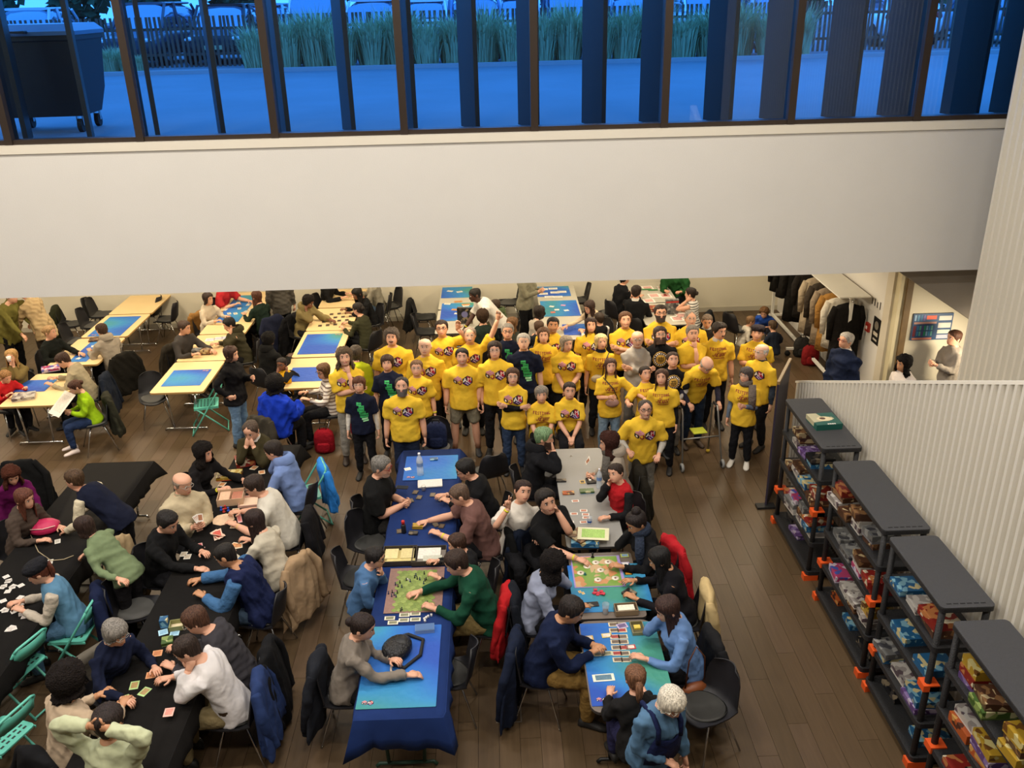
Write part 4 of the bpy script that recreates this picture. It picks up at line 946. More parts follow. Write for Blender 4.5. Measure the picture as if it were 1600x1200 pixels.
    for sg, spec in ((1, L), (-1, Rr)):
        S = sp(.455) + (q2 @ LX) * (sg * sw) + (q2 @ UX) * 0.0
        hint = V((sg * .45, .35, -.8)); dirw = None; pn = V((0, 0, -1)); cu = curl
        if spec == 'down': Tt = S + V((sg * .07, -.03, -.53)) * s; pn = V((-sg, 0, 0)); cu = .4; hint = V((sg * .3, 1, 0))
        elif spec == 'table': Tt = V((sg * .15, S.y - .33 * s, .80)); cu = .35
        elif spec == 'tin': Tt = V((sg * .05, S.y - .30 * s, .81)); cu = .6
        elif spec == 'reach': Tt = V((sg * .14, S.y - .47 * s, .80)); cu = .3
        elif spec == 'chin': Tt = C + qf * (.075 * s) + ql * (sg * .03) - UX * (.115 * s); pn = -qf; cu = .9; hint = V((sg * .35, -.1, -1))
        elif spec == 'face': Tt = C + qf * (.05 * s) + ql * (sg * .085) - UX * (.03 * s); pn = -ql * sg; cu = .5; hint = V((sg * .4, -.3, -1))
        elif spec == 'mouth': Tt = C + qf * (.12 * s) + ql * (sg * .045) - UX * (.03 * s); pn = -qf; cu = .85; hint = V((sg * .6, 0, -1))
        elif spec == 'behind': Tt = hc - qf * (.10 * s) + qu * (.03 * s) + ql * (sg * .075); pn = qf; hint = V((sg * 1, .1, .25)); dirw = -ql * sg
        elif spec == 'cross': Tt = sp(.27) + (q2 @ FX) * (.17 * s * fat) - (q2 @ LX) * (sg * .11 * s) + V((0, 0, .015 * sg)); hint = V((sg * 1, .2, -.7)); pn = V((0, 1, 0)); cu = .3
        elif spec == 'clasp': Tt = sp(.02) + V((sg * .035, -.20 * s * fat, .02 * sg)); pn = V((0, 1, 0)); hint = V((sg * 1, .3, 0))
        elif spec == 'lap': Tt = V((sg * .09, -.28 * s, hz + .13)); cu = .4
        elif spec == 'knees': Tt = V((sg * .03, -.36 * s, hz + .06)); cu = .4
        elif spec == 'cards': Tt = sp(.28) + (q2 @ FX) * (.30 * s) + (q2 @ LX) * (sg * .05); pn = V((-sg * .6, .6, 0)); cu = .7
        elif spec == 'up': Tt = S + V((sg * .16, -.10, .46)) * s; pn = FX; hint = V((sg * 1, .3, -.2)); cu = 0
        elif spec == 'peace': Tt = S + V((sg * .05, -.22, .16)) * s; pn = FX; hint = V((sg * .6, .2, -1)); cu = (1.5, 1.5, -.35, -.2) if sg < 0 else (-.2, -.35, 1.5, 1.5); dirw = UX
        elif spec == 'hip': Tt = sp(.06) + (q0 @ LX) * (sg * .21 * s * fat) + V((0, -.02, 0)); pn = V((-sg, 0, 0)); hint = V((sg, .6, 0)); dirw = V((-sg * .4, -.7, -.2))
        else:
            Tt = V((spec[0], -spec[1], spec[2]))
            if spec[2] > 1.6: pn = FX; cu = 0.0; dirw = V((sg * .15, -.1, 1)); hint = V((sg * 1, 0, -.6))
        E, W = ik(S, Tt, a_, b_, hint); path = bend(S, E, W); arms[sg] = (S, E, W)
        af = .9 if sex == 'f' else 1.0; af *= (1 + (fat - 1) * .5)
        rad = [r_ * s * af for r_ in (.050, .049, .045, .041, .039, .040, .041, .034, .026)]
        cov = len(path) if (sl == 'l' or ss or us) else (3 if sl == 's' else 0)
        b.use(sk).tube(path, [r_ * (.72 if k < cov - 1 else 1) for k, r_ in enumerate(rad)], 10); hand(b, W, dirw or (W - E), pn, s, cu, -sg if abs(pn.z) > .5 else sg)
        if band and (band == sg or band == 2):
            dd = (W - E).normalized(); w1 = W - dd * .035 * s; MB().use(mat('wristband', 'd8d020', .5)).tube([w1 - dd * .009, w1 + dd * .009], .031 * s, 12).build('wristband', None, root, True)
        garm_sl.append((path, rad, sg))
    # ---- legs
    lp = []
    for sg in (-1, 1):
        if sit:
            Hj = Pp + V((sg * .085 * s, -.02, -.005)); K = V((sg * (.11 * spread) * s, -.43 * s, max(hz - .01, .5 * s))); A = V((sg * .11 * s * spread, -.40 * s, max(.09, sz - .36 * s * 1.0)))
            if sz + .0 < .40: K = V((sg * .14 * s, -.36 * s, max(.46 * s, hz + .1))); A = V((sg * .13 * s, -.22 * s, .09))
        else: Hj = Pp + V((sg * .085 * s, 0, -.01)); K = V((sg * .10 * s * spread, -.02 + .0 * sg, .48 * s)); A = V((sg * .115 * s * spread, .025, .085 * s))
        path = bend(Hj, K, A); fl = (1 + (fat - 1) * .6); rad = [r_ * s * fl for r_ in (.082, .080, .068, .060, .056, .055, .056, .048, .038)]
        lp.append((path, rad, A, sg))
        if short: b.use(sk).tube(path, [r_ * .92 for r_ in rad], 10)
        fo = V((sg * .12, -1, 0)).normalized(); rs = []
        if not sit or legs:
            fl_ = MB().use(mat('shoe', shoe, .6)); lat = V((-fo.y, fo.x, 0))
            base = V((A.x, A.y, A.z - .085 * s))
            for t, w_, hh in ((-.075, .018, .05), (-.06, .036, .085), (-.01, .040, .10), (.06, .043, .075), (.12, .048, .055), (.165, .042, .045), (.19, .018, .03)):
                c = base + fo * (t * s); rs.append([c + lat * (w_ * s * math.cos(2*PI*i/10)) + UX * (hh * s * (.5 + .5 * math.sin(2*PI*i/10))) for i in range(10)])
            fl_.rings(rs); fl_.build('shoe', None, root, True)
    body = b.build('body', None, root, True)
    # ---- clothing
    cm = (STRIPES[stripes] if stripes else None) or cloth(top, bump=.9 if puff else .55, bscale=7 if puff else 9); inf = .018 * s + puff * .03
    tb = MB(); rs = []; lo = -.10 - hem if not sit else max(-.07, -.10 - hem)
    tabs = [r_ for r_ in T if r_[0] >= lo and r_[0] < .55]
    wst = max(r_[1] for r_ in T) * .93
    for sv, w_, f, bk in ([(lo, .168 if sex == 'm' else .172, .118, .128)] if lo < -.02 else []) + [t for t in tabs if t[0] > lo + .02 and t[0] >= 0]:
        w2 = max(w_, wst * (.94 if sv < .35 and not (sex == 'f' and hem == 0) else 0)) if sv < .45 else w_
        q = qat(sv); iv = inf * (1 if sv < .5 else .75); sag = .010 if sv < .15 else 0
        rs.append(ellip(sp(sv), q @ LX, q @ FX, w2 * s * fat + iv, (f + sag) * s * fat + iv, bk * s * (1 + (fat - 1) * .4) + iv + (.014 if sv < .15 else 0), nseg))
    rs.append(ellip(sp(.552), qn @ LX, qn @ FX, .074 * s, .068 * s, .080 * s, nseg)); tb.rings(rs)
    for path, rad, sg in garm_sl:
        if sl == 'n' and not ss: continue
        S = path[0]; e_ = 10 if sl == 'l' or ss else 0
        pth = list(path); rd = [r_ + .015 * s + puff * .025 for r_ in rad]
        pth = [S + (S - path[1]) * .12] + pth; rd = [rd[0] * .92] + rd
        if sl == 's' and not ss:
            pth = pth[:4]; pth[3] = path[0].lerp(path[2], 1.16); rd = [rd[0], rd[1] * 1.08, rd[2] * 1.18, rd[3] * 1.42]
        else:
            rd[-1] *= 1.15; pth[-1] = pth[-1] + (pth[-2] - pth[-1]).normalized() * .012
        if ss: garment('sleeve', MB().tube(pth, rd, 12), cloth(ss), root, vx, it=2)
        else: tb.tube(pth, rd, 12)
    tp = garment('coat' if puff or hem > .15 else ('shirt' if sl != 'l' else 'jumper'), tb, cm, root, vx, amp=.016 if puff else (.008 if sl == 'l' else .006))
    if us:
        for path, rad, sg in garm_sl: garment('undershirt_sleeve', MB().tube(path[1:], [r_ + .007 * s for r_ in rad[1:]], 12), cloth(us), root, .015, amp=.003, it=2)
    if collar:
        q = q2; MB().use(cloth(collar)).rings([ellip(sp(.535) + qn @ UX * dz, qn @ LX, qn @ FX, r_ * s, r_ * s, r_ * 1.1 * s, 20) for dz, r_ in ((-.01, .085), (.02, .068), (.035, .066), (.03, .060), (.0, .06))], False).build('collar', None, root, True)
    if hood:
        hb = MB().use(cm); cc = nb - (qn @ FX) * .075 * s - UX * .01
        hb.rings([ellip(nb + (qn @ UX) * z * s - (qn @ FX) * .02 * s, qn @ LX, qn @ FX, r_ * s, r_ * .9 * s, r_ * 1.35 * s, 18) for z, r_ in ((-.06, .11), (-.01, .115), (.035, .098), (.05, .075), (.0, .065))], False)
        hb.build('hood', None, root, True)
    if scarf:
        MB().use(cloth(scarf, bscale=30)).rings([ellip(nb + (qn @ UX) * z * s + (qn @ FX) * .015 * s, qn @ LX, qn @ FX, r_ * s, r_ * 1.05 * s, r_ * s, 18) for z, r_ in ((-.05, .085), (-.02, .105), (.03, .10), (.05, .075))]).tube([nb + (q2 @ LX) * .10 + (q2 @ FX) * .09 * s, sp(.38) + (q2 @ LX) * .12 + (q2 @ FX) * .15 * s, sp(.2) + (q2 @ LX) * .13 + (q2 @ FX) * .15 * s], [.05, .055, .05], 8).build('scarf', None, root, True)
    tr = MB(); q = q0; top_sv = .10
    tr.rings([ellip(sp(sv), q @ LX, q @ FX, w_ * s * fat * 1.0, f * s * fat * 1.0, bk * s * 1.02, nseg) for sv, w_, f, bk in T if sv <= top_sv + .01])
    for path, rad, A, sg in lp:
        if short: tr.tube(path[:4], [r_ + .02 * s for r_ in rad[:4]], 12)
        else: tr.tube(path, [r_ + (.012 if k < 4 else .018) * s for k, r_ in enumerate(rad)], 12)
    garment('shorts' if short else 'trousers', tr, cloth(bot), root, vx * 1.1)
    # ---- head dress
    if hair[0] not in ('none', 'cap', 'beret'): make_hair(hair[0], hair[1], C, ql, qf, qu, hs, root, hash(label) % 1000 if False else len(PEOPLE))
    if hat:
        mb = MB().use(cloth(hat, bscale=25)); rr = []
        for z, k in ((.118, 1.06), (.132, 1.16), (.165, 1.30), (.195, 1.22), (.212, .9), (.222, .4)):
            w_, f, bk = hsurf(min(z, .15)); rr.append(ellip(C + qu * (z * hs) - qf * .01, ql, qf, w_ * k * hs, f * k * hs, bk * k * hs, 20))
        mb.rings(rr).build('hat', None, root, True)
    Me = Matrix((ql, qf, qu)).transposed()
    if gl:
        g = MB().use(mat('glasses_frame', '241c1a' if gl == 1 else '8a2018' if gl == 2 else 'b0aaa0', .35))
        for sg in (-1, 1):
            c = C + (ql * (sg * .034) + qu * .103 + qf * .099) * hs
            g.tube([c + (ql * (.026 * math.cos(t)) + qu * (.019 * math.sin(t))) * hs for t in [2*PI*i/12 for i in range(13)]], .0026 * hs, 5)
            g.tube([c + ql * (sg * .026 * hs), C + (ql * (sg * .081) + qu * .105 + qf * .0) * hs], .0025 * hs, 5)
        g.tube([C + (ql * -.009 + qu * .106 + qf * .1) * hs, C + (ql * .009 + qu * .106 + qf * .1) * hs], .0025 * hs, 5)
        g.build('glasses', None, root, True)
    if beard:
        bl = 1.0 if beard[1] == 'full' else (.4 if beard[1] == 'stub' else .6); bc = lin(beard[0]); sc_ = lin(SKIN[skin]); kk = .42 if beard[1] == 'stub' else 1.0
        bm = MB().use(mat('beard_hair', tuple(a * kk + b_ * (1 - kk) for a, b_ in zip(bc, sc_)), .8, 0, .3, 60, .5, 90)); rs = []
        if beard[1] == 'mous': bm.ball(C + (qu * .049 + qf * .099) * hs, V((.034, .010, .010)) * hs, 10, 5, Me)
        else:
            for z, up in (((.066, 0), (.044, 1), (.022, 1), (.0, 1), (-.02 * bl - .01, .8)) if beard[1] != 'stub' else ((.054, 0), (.040, 1), (.022, 1), (.008, 1), (-.002, .8))):
                w_, f, bk = hsurf(max(z, .005)); row = []
                for i in range(15):
                    a = R(-82 + 164 * i / 14); th_ = (.010 * bl + .001 if beard[1] != 'stub' else .0022) * (1 if z < .06 else .25); cut = abs(math.degrees(a)) < 17 and .03 < z < .05
                    row.append(C + (ql * ((w_ + th_) * math.sin(a)) + qf * ((f + th_ + ((.012 * bl if beard[1] != 'stub' else .002) if z < .02 else 0) - (.012 if cut else 0)) * math.cos(a)) + qu * (z if abs(math.degrees(a)) < 60 else z + .01)) * hs)
                rs.append(row)
            bm.rings(rs, False, False).ball(C + (qu * .049 + qf * .098) * hs, V((.03, .008, .007)) * hs, 8, 4, Me)
        bm.build('beard', None, root, True)
    if belt: MB().use(mat('belt_leather', belt, .5)).rings([ellip(sp(.085 + z), q0 @ LX, q0 @ FX, .170 * s * fat, .126 * s * fat, .118 * s, 22) for z in (-.018, .018)], False).build('belt', None, root, True)
    if bag:
        c = sp(.12) + (q2 @ FX) * (.15 * s * fat) + (q2 @ LX) * (bag[1] * s)
        MB().use(mat('bag_leather', bag[0], .6)).ball(c, (.10, .05, .065), 14, 8).build('waist_bag', None, root, True)
        MB().use(mat('bag_strap', '2a2622', .6)).tube([c + V((.08, .02, .04)), sp(.36) + (q2 @ FX) * .165 * s + (q2 @ LX) * .03, sp(.52) + (q2 @ LX) * (-.12 if bag[1] > 0 else .12) * s + (q2 @ FX) * .07], .008, 5).build('bag_strap', None, root, True)
    if apron:
        ap = MB().use(cloth(apron)); 
        for sg in (-1, 1): ap.tube([sp(.34) + (q2 @ FX) * .165 * s + (q2 @ LX) * sg * .10, sp(.47) + (q2 @ FX) * .125 * s + (q2 @ LX) * sg * .10, sp(.525) + (q2 @ LX) * sg * .10 + (q2 @ FX) * .03, sp(.47) + (q2 @ LX) * sg * .09 - (q2 @ FX) * .12, sp(.3) + (q2 @ LX) * sg * .05 - (q2 @ FX) * .13], .02, 6)
        ap.rings([[sp(sv) + (q2 @ LX) * (u * w_ * s) + (qat(sv) @ FX) * ((.150 - .05 * u * u) * s * fat + .012) for u in (-1, -.6, -.2, .2, .6, 1)] for sv, w_ in ((.36, .11), (.3, .13), (.2, .16), (.05, .17))], False, False)
        o = ap.build('overall_bib', None, root, True); qq = o.modifiers.new('t', 'SOLIDIFY'); qq.thickness = .01
    if pr: PRINTQ.append((tp, pr, sp(.36 if pr != 'block' else .27) + (q2 @ LX) * (0 if pr != 'block' else .02), q2 @ LX, q2 @ FX, q2 @ UX, s, root))
    if sit and chair_l:
        cpos = root.matrix_basis @ V((0, .02, 0)); chair(cpos.x, cpos.y, R(face), chair_l, pad=bool(pad))
    root['_hc'] = 0; del root['_hc']
    PEOPLE.append((root, label)); return root
def bake_people():
    bpy.context.view_layer.update(); dg = bpy.context.evaluated_depsgraph_get(); rng = np.random.default_rng(5)
    for o, amp in GARM:
        me = bpy.data.meshes.new_from_object(o.evaluated_get(dg)); n = len(me.vertices); co = np.empty(n * 3); me.vertices.foreach_get('co', co); no = np.empty(n * 3); me.vertices.foreach_get('normal', no)
        co = co.reshape(-1, 3); no = no.reshape(-1, 3); d = np.zeros(n)
        w1 = rng.normal(size=3) * 9
        for k in range(4):
            w_ = rng.normal(size=3) * (15 + 8 * k); ph = co @ w_ + 1.3 * np.sin(co @ w1 * (1 + .5 * k) + k) + rng.uniform(0, 6)
            d += (.55 - np.abs(np.sin(ph * .5))) * amp * 1.7 / (1 + .3 * k)
        co += no * d[:, None]; me.vertices.foreach_set('co', co.ravel()); me.update(); me.name = o.name
        old = o.data; o.modifiers.clear(); o.data = me; bpy.data.meshes.remove(old)
    for o, pr, c, l, f, u, s, root in PRINTQ:
        bits, w_ = PRINTS[pr]; w_ *= s; nx, ny = len(bits[0]), len(bits); st = w_ / nx
        bvh = BVHTree.FromPolygons([v.co for v in o.data.vertices], [p.vertices for p in o.data.polygons]); grid = {}
        def gp(i, j):
            if (i, j) not in grid:
                q = c + l * ((i - nx / 2) * st) - u * ((j - ny / 2) * st) + f * .5; h_ = bvh.ray_cast(q, -f)
                grid[(i, j)] = h_[0] + f * .003 + h_[1] * .002 if h_[0] is not None and (h_[0] - c).length < .3 else None
            return grid[(i, j)]
        mb = MB()
        for j, row in enumerate(bits):
            i = 0
            while i < nx:
                if row[i] == '.': i += 1; continue
                e_ = i
                while e_ < nx and row[e_] == row[i] and e_ - i < 2: e_ += 1
                # seen from the front, print reads left to right: person's right side is image left
                q = [gp(nx - i, j), gp(nx - i, j + 1), gp(nx - e_, j + 1), gp(nx - e_, j)] if False else [gp(i, j), gp(i, j + 1), gp(e_, j + 1), gp(e_, j)]
                if all(v is not None for v in q): mb.use(PALM[row[i]]).add(q, [(0, 1, 2, 3)])
                i = e_
        if mb.v: mb.build('shirt_print', None, root)
# ================================================================ who is where (head centre pixel in the photograph, posture, look)
def vol(label, hx, hy, **k):
    k.setdefault('hd', (0, -13, 0)); k.setdefault('pr', 'djam'); return person(label, hx, hy, **k)
GREY = '8a8680'
vol('man in yellow t-shirt with long greying curly hair and hand at chin', 538, 557, h=1.84, hair=('curlong', '5e4e3e'), L='chin', Rr='cross', bot='8f8a80', shoe='2c2018', beard=('4a3c30', 'stub'), face=12)
person('person in bright lime vest with long dark hair behind the chin-holding man', 556, 550, h=1.62, face=185, hair=('long', '4a4036'), top='c8d82a', sl='l', sex='f')
vol('woman in navy t-shirt with green blocks and white sleeves, short brown hair', 561, 600, h=1.60, sex='f', top='14192c', us='cfc8bc', pr='block', hair=('fringe', '5a3420'), gl=3)
vol('curly haired man with moustache in yellow t-shirt and white cuffs', 612, 526, h=1.86, fat=1.15, hair=('curly', '5a5048'), beard=('5a4a40', 'mous'), face=0)
vol('short haired woman with lanyard in navy t-shirt behind the bearded man', 605, 566, h=1.66, sex='f', top='14192c', pr='block', hair=('fringe', '3c261a'), collar=None)
vol('bald bearded man in yellow t-shirt standing behind the water bottle', 628, 602, h=1.74, fat=1.12, hair=('rec', '3a3430'), beard=('4a4440', 'full'), bot='1c2436')
vol('smiling woman with glasses and ponytail in yellow t-shirt', 651, 574, h=1.66, sex='f', hair=('pony', '6a4c34'), gl=3, band=1)
vol('tall bald man in yellow t-shirt with big smile', 664, 541, h=1.84, fat=1.08, hair=('none', '6a5040'), skin='p')
vol('dark haired man with glasses in yellow t-shirt waving with bent arm', 690, 512, h=1.84, hair=('short', '2a1e18'), gl=1, L=(.20, .30, 1.72), side=-6)
vol('heavy young man with dark beard in yellow t-shirt and khaki shorts', 722, 556, h=1.74, fat=1.22, short=1, bot='77715f', hair=('short', '1c1410'), beard=('2a1c14', 'stub'), spread=1.5, shoe='2a2a2a')
vol('man with grey goatee in yellow t-shirt raising his open hand high', 734, 523, h=1.80, hair=('rec', '8a7c70'), gl=3, L=(.48, .10, 1.98), beard=('a89c90', 'mous'))
vol('young man with long dark parted hair and glasses in yellow t-shirt', 773, 546, h=1.84, hair=('bob', '2e1e16'), gl=3)
vol('grey haired man with dark glasses in navy t-shirt behind the others', 793, 517, h=1.78, top='14192c', hair=('short', '8a857e'), gl=1, pr='block')
vol('elderly man with white hair in navy t-shirt with green blocks', 818, 533, h=1.80, top='161c30', hair=('short', 'b0aaa2'), pr='block', skin='p')
vol('smiling woman with glasses and black arm sleeves in yellow t-shirt', 801, 587, h=1.66, sex='f', hair=('bob', '4a3020'), gl=3, us='151518', L='cross', Rr='cross', bot='2c3a52', hem=.04)
vol('grey haired smiling woman sitting low in yellow festival t-shirt', 846, 615, post='si', sz=.50, h=1.66, sex='f', hair=('fringe', '7a7268'), pr='fest', L='knees', Rr='knees', lean=8)
vol('young woman with tied back dark hair sitting in yellow t-shirt, hands crossed', 890, 609, post='si', sz=.55, h=1.68, sex='f', hair=('bun', '2a1a14'), L='knees', Rr='knees', belt='101010', lean=10)
vol('slim woman with brown hair in yellow festival t-shirt beside the elderly man', 849, 523, h=1.72, sex='f', hair=('bob', '5c4230'), pr='fest')
vol('young man with black hair leaning in from the back row in yellow', 864, 507, h=1.76, hair=('short', '17110e'), skin='t', side=8, lean=6, beard=('2a1c14', 'stub'))
vol('sturdy woman with grey blonde bob in yellow t-shirt, hands clasped', 885, 536, h=1.70, sex='f', fat=1.22, hair=('bob', '8f8270'), L='clasp', Rr='clasp', hd=(20, -8, 0))
vol('woman with long dark hair in yellow t-shirt in the back row', 923, 507, h=1.72, sex='f', hair=('long', '2c1c16'))
vol('blonde woman with cream waist bag in yellow festival t-shirt', 939, 533, h=1.68, sex='f', hair=('bob', 'd0b680'), pr='fest', collar='1c2030', bag=('b8a888', -.06), hd=(10, -14, 0))
vol('young man with brown quiff in yellow t-shirt, arms folded', 977, 499, h=1.80, hair=('tuft', '5a3c28'), L='cross', Rr='cross', beard=('7a5a40', 'stub'))
person('bald man with white beard and glasses in grey sweatshirt, arms folded', 996, 529, h=1.78, hair=('none', '888'[:3] * 2), top='a8a29a', sl='l', L='cross', Rr='cross', bot='6e6c68', gl=3, beard=('a8a098', 'stub'), hd=(-6, -6, 0))
vol('tall man with dark beard and glasses at the back in yellow t-shirt', 1032, 488, h=1.88, fat=1.05, hair=('short', '2c1f18'), gl=1, beard=('2c1f18', 'full'), L='cross', Rr='cross')
person('long haired bearded man in black t-shirt with gold roundel', 1031, 522, h=1.82, fat=1.1, hair=('long', '2c1f1a'), top='121214', pr='round', gl=3, beard=('3a2418', 'full'), hd=(0, -16, 0))
vol('teenage girl with long brown hair and pink waist bag in yellow', 954, 571, h=1.60, sex='f', hair=('long', '4a3024'), pr='fest', bag=('b08a80', .02), bot='7a92a8', Rr='cards', L=(.45, .25, 1.02), hem=.05)
vol('dark haired girl leaning back in the arms of her friends in yellow', 1008, 583, post='si', sz=.62, h=1.58, face=15, sex='f', hair=('bun', '241812'), pr='fest', lean=-14, bot='2c2c24', L=(.35, .3, 1.0), Rr=(-.40, .25, 1.05))
vol('girl with very long wavy brown hair in yellow t-shirt', 1034, 588, h=1.62, sex='f', face=-20, hair=('long', '4c3224'), pr='fest', side=-8, us='151518')
person('young woman in black t-shirt with gold roundel and grey sleeves', 1051, 561, h=1.64, sex='f', hair=('bun', '3a281e'), top='121214', pr='round', us='a8a298', bot='7d766a', L='clasp', Rr='clasp', hd=(0, -18, 0))
vol('bearded man kneeling in front in yellow t-shirt over grey sleeves', 1008, 638, h=1.68, fat=1.08, hair=('rec', '4a4038'), gl=1, us='a39e96', L=(.16, .26, .95), Rr=(-.22, .22, 1.0), bot='7d7a70', shoe='4a3a24', lean=8, beard=('6a6058', 'stub'))
vol('grey bearded man with glasses at the far back in yellow', 1079, 497, h=1.78, fat=1.15, hair=('rec', '8a847c'), gl=3, beard=('a09a92', 'stub'))
vol('grey haired man in yellow polo with folded arms', 1082, 520, h=1.78, hair=('short', '6e665e'), L='chin', Rr='cross', collar='d8b830', pr=None)
person('shaven headed man in dark jacket behind the yellow polo man', 1105, 501, h=1.64, hair=('buzz', '6a5848'), top='2a2624', sl='l', hd=(-10, 10, 0), collar='a8a49c')
vol('young man with dark fringe and moustache in yellow festival t-shirt', 1124, 516, h=1.80, hair=('tuft', '241a14'), pr='fest', collar='b8b2a8', hd=(25, 0, 0), beard=('3a2418', 'mous'))
vol('bald elderly man bowing over his walking frame in yellow', 1104, 570, h=1.72, lean=34, hair=('bald', '9a948c'), hd=(0, 22, 0), us='262430', pr='fest', bot='1e2838', L=(.20, .40, .86), Rr=(-.24, .36, .88), belt='181818', face=12, shoe='3a2a1c')
vol('woman with patterned black headband in yellow festival t-shirt', 1184, 519, h=1.72, sex='f', fat=1.15, hair=('bun', '1c1612'), pr='fest', Rr='cards', face=-25, hat='2a2428')
vol('old bald man in yellow t-shirt with plaid shirt sleeves', 1190, 549, h=1.72, hair=('bald', 'c8c2ba'), us='2c3440', face=-55, hd=(-10, -4, 0), gl=3, skin='p', collar='26282e')
vol('elderly woman with patterned scarf in yellow festival t-shirt and white trainers', 1166, 585, h=1.58, sex='f', hair=('fringe', '4a423e'), pr='fest', us='5c6878', face=-25, scarf='6a6058', shoe='d8d2c4', L='cards', gl=3, hd=(-20, -6, 0), hem=.05)
# children by the wall and people on the right
person('small child in blue top crouching by the coat rack', 1194, 488, post='si', sz=.18, h=1.25, hair=('curly', '6a4c30'), top='24489a', sl='l', lean=40, face=-30, L='lap', Rr='lap', bot='2c2c34')
person('small child in pale top crouching behind the headband volunteer', 1173, 501, post='si', sz=.15, h=1.15, face=90, hair=('short', '7a5c3e'), top='c8c0b0', sl='l', lean=20, L='lap', Rr='lap')
person('small child in dark jacket crouching nearest the coat rack rail', 1207, 508, post='si', sz=.15, h=1.2, face=200, hair=('short', '4a3826'), top='1e2430', sl='l', lean=15, L='lap', Rr='lap')
person('smiling grey haired man in navy puffer coat standing behind the stair wall', 1322, 531, h=1.74, face=-55, hair=('short', 'a8a29a'), top='1a2238', sl='l', gl=2, puff=.15, hem=.2, collar='d8d2c8', hd=(-15, -6, 0))
person('woman with bushy black hair in white top behind the stair wall', 1412, 567, h=1.62, sex='f', face=-60, hair=('curlong', '15100e'), skin='t', top='dccfc4', sl='l', hd=(-15, 4, 0))
person('brown haired person in grey half hidden by the tall corrugated wall', 1491, 527, h=1.70, face=-80, hair=('short', '4a2c1c'), top='8a8278', sl='l', bot='4a4638', L='cards', Rr='cards')
# back of the room
person('man in white t-shirt leaning over the grey mat table', 742, 460, h=1.82, face=-75, lean=48, hair=('buzz', '15100c'), skin='d', top='dcd8d0', Rr=(-.1, .62, .82), L=(.2, .55, .84), bot='1c1c20', band=-1, hd=(0, -10, 0))
person('curly haired person in dark green jacket with back turned', 754, 494, post='si', h=1.74, face=190, hair=('curly', '3a2a1e'), top='1e2a24', sl='l', lean=12, L='table', Rr='table', chair_l='chair under the curly haired person in dark green')
person('young person in olive green hoodie bent over the back table', 774, 476, post='si', h=1.50, face=250, hair=('short', '3c2e22'), top='4e5a3c', sl='l', lean=22, hood=1, L='table', Rr='face', chair_l='chair under the olive green hoodie')
person('woman with long light brown hair behind the man with dark glasses', 800, 505, post='si', h=1.66, sex='f', face=-40, hair=('long', '6e4e30'), top='3a3c34', sl='l', L='lap', Rr='lap', chair_l='chair under the woman with light brown hair')
person('standing person in grey green jumper with black trousers, head hidden by the upper wall', 822, 418, h=1.80, face=60, top='7e7a66', sl='l', L='cards', Rr='cards', bot='121214')
person('woman with dark bob in pale grey jumper with back turned', 843, 487, post='si', h=1.66, sex='f', face=130, hair=('bob', '241a16'), top='b8aea0', sl='l', lean=10, L='table', Rr='table', chair_l='chair under the woman in pale grey jumper')
person('brown haired child in dark jacket behind the elderly man', 842, 510, post='si', h=1.45, face=170, hair=('short', '4a3424'), top='262a30', sl='l', L='table', Rr='table', chair_l='chair under the child in dark jacket')
person('woman with long dark hair in cream jumper reaching across the table', 921, 479, post='si', h=1.70, sex='f', face=-55, hair=('long', '33211a'), top='c8b496', sl='l', lean=22, Rr=(-.15, .62, .84), L='table', hd=(0, 10, 0), chair_l='chair under the woman in cream jumper')
person('boy in black vest over white sleeves with back turned', 936, 497, post='si', h=1.50, face=215, hair=('short', '33261c'), top='141416', ss='d0ccc4', L='table', Rr='table', chair_l='chair under the boy in black vest')
person('man in black suit jacket with thinning hair and back turned', 994, 455, post='si', h=1.78, face=160, hair=('rec', '2a1e18'), top='141416', sl='l', lean=8, L='face', Rr='table', collar='c8c4bc', chair_l='chair under the man in black suit jacket', fat=1.1)
person('person in black jacket with white flecked sleeve at the back wall', 976, 434, post='si', h=1.74, face=120, hair=('short', '1c1612'), top='131315', sl='l', lean=12, L='table', Rr='table', chair_l='chair under the flecked black jacket')
person('person in green padded jacket at the back table, head hidden', 1052, 412, post='si', h=1.80, face=-20, hair=('short', '2a2018'), top='1f4a24', sl='l', puff=.6, lean=20, L='table', Rr='table', chair_l='chair under the green padded jacket')
person('woman in black and white striped top with raised arm', 1079, 458, post='si', h=1.68, sex='f', face=240, hair=('bun', '241812'), top='d0ccc4', sl='n', L='face', Rr='table', lean=8, chair_l='chair under the woman in striped top', stripes='STRIPE_BW')
# left back tables
person('person in olive coat bending at the far left back, head out of view', 8, 430, h=1.78, face=70, lean=28, top='6a6430', sl='l', hem=.15, bot='121214', puff=.5, fat=1.15, L='table', Rr='table', pos=at(8, 492, 1.15))
person('person in beige coat at the far left back, head hidden by the upper wall', 52, 432, h=1.74, face=250, lean=24, hair=('short', '3a2a20'), top='a8916c', sl='l', hem=.12, puff=.4, fat=1.1, L='table', Rr='table', bot='2a241e', pos=at(62, 492, 1.1))
person('blonde woman in black v-neck jumper with hair tied back', 78, 518, post='si', h=1.70, sex='f', face=68, hair=('bun', '9a7a52'), top='121512', sl='l', L='reach', Rr='table', lean=6, hd=(15, 0, 0), chair_l='chair under the blonde in black jumper', fat=1.08)
person('man with bald patch in light grey hoodie seen from behind', 159, 515, post='si', h=1.76, face=235, hair=('rec', '3c281c'), top='948a7c', sl='l', lean=18, hood=1, L='table', Rr='table', chair_l='chair under the light grey hoodie', hd=(-10, 12, 0))
person('woman drinking from a cup in olive jumper', 18, 556, post='si', h=1.68, sex='f', face=5, hair=('long', 'a8824e'), top='6a5a34', sl='l', L='mouth', Rr='table', chair_l='chair under the woman drinking')
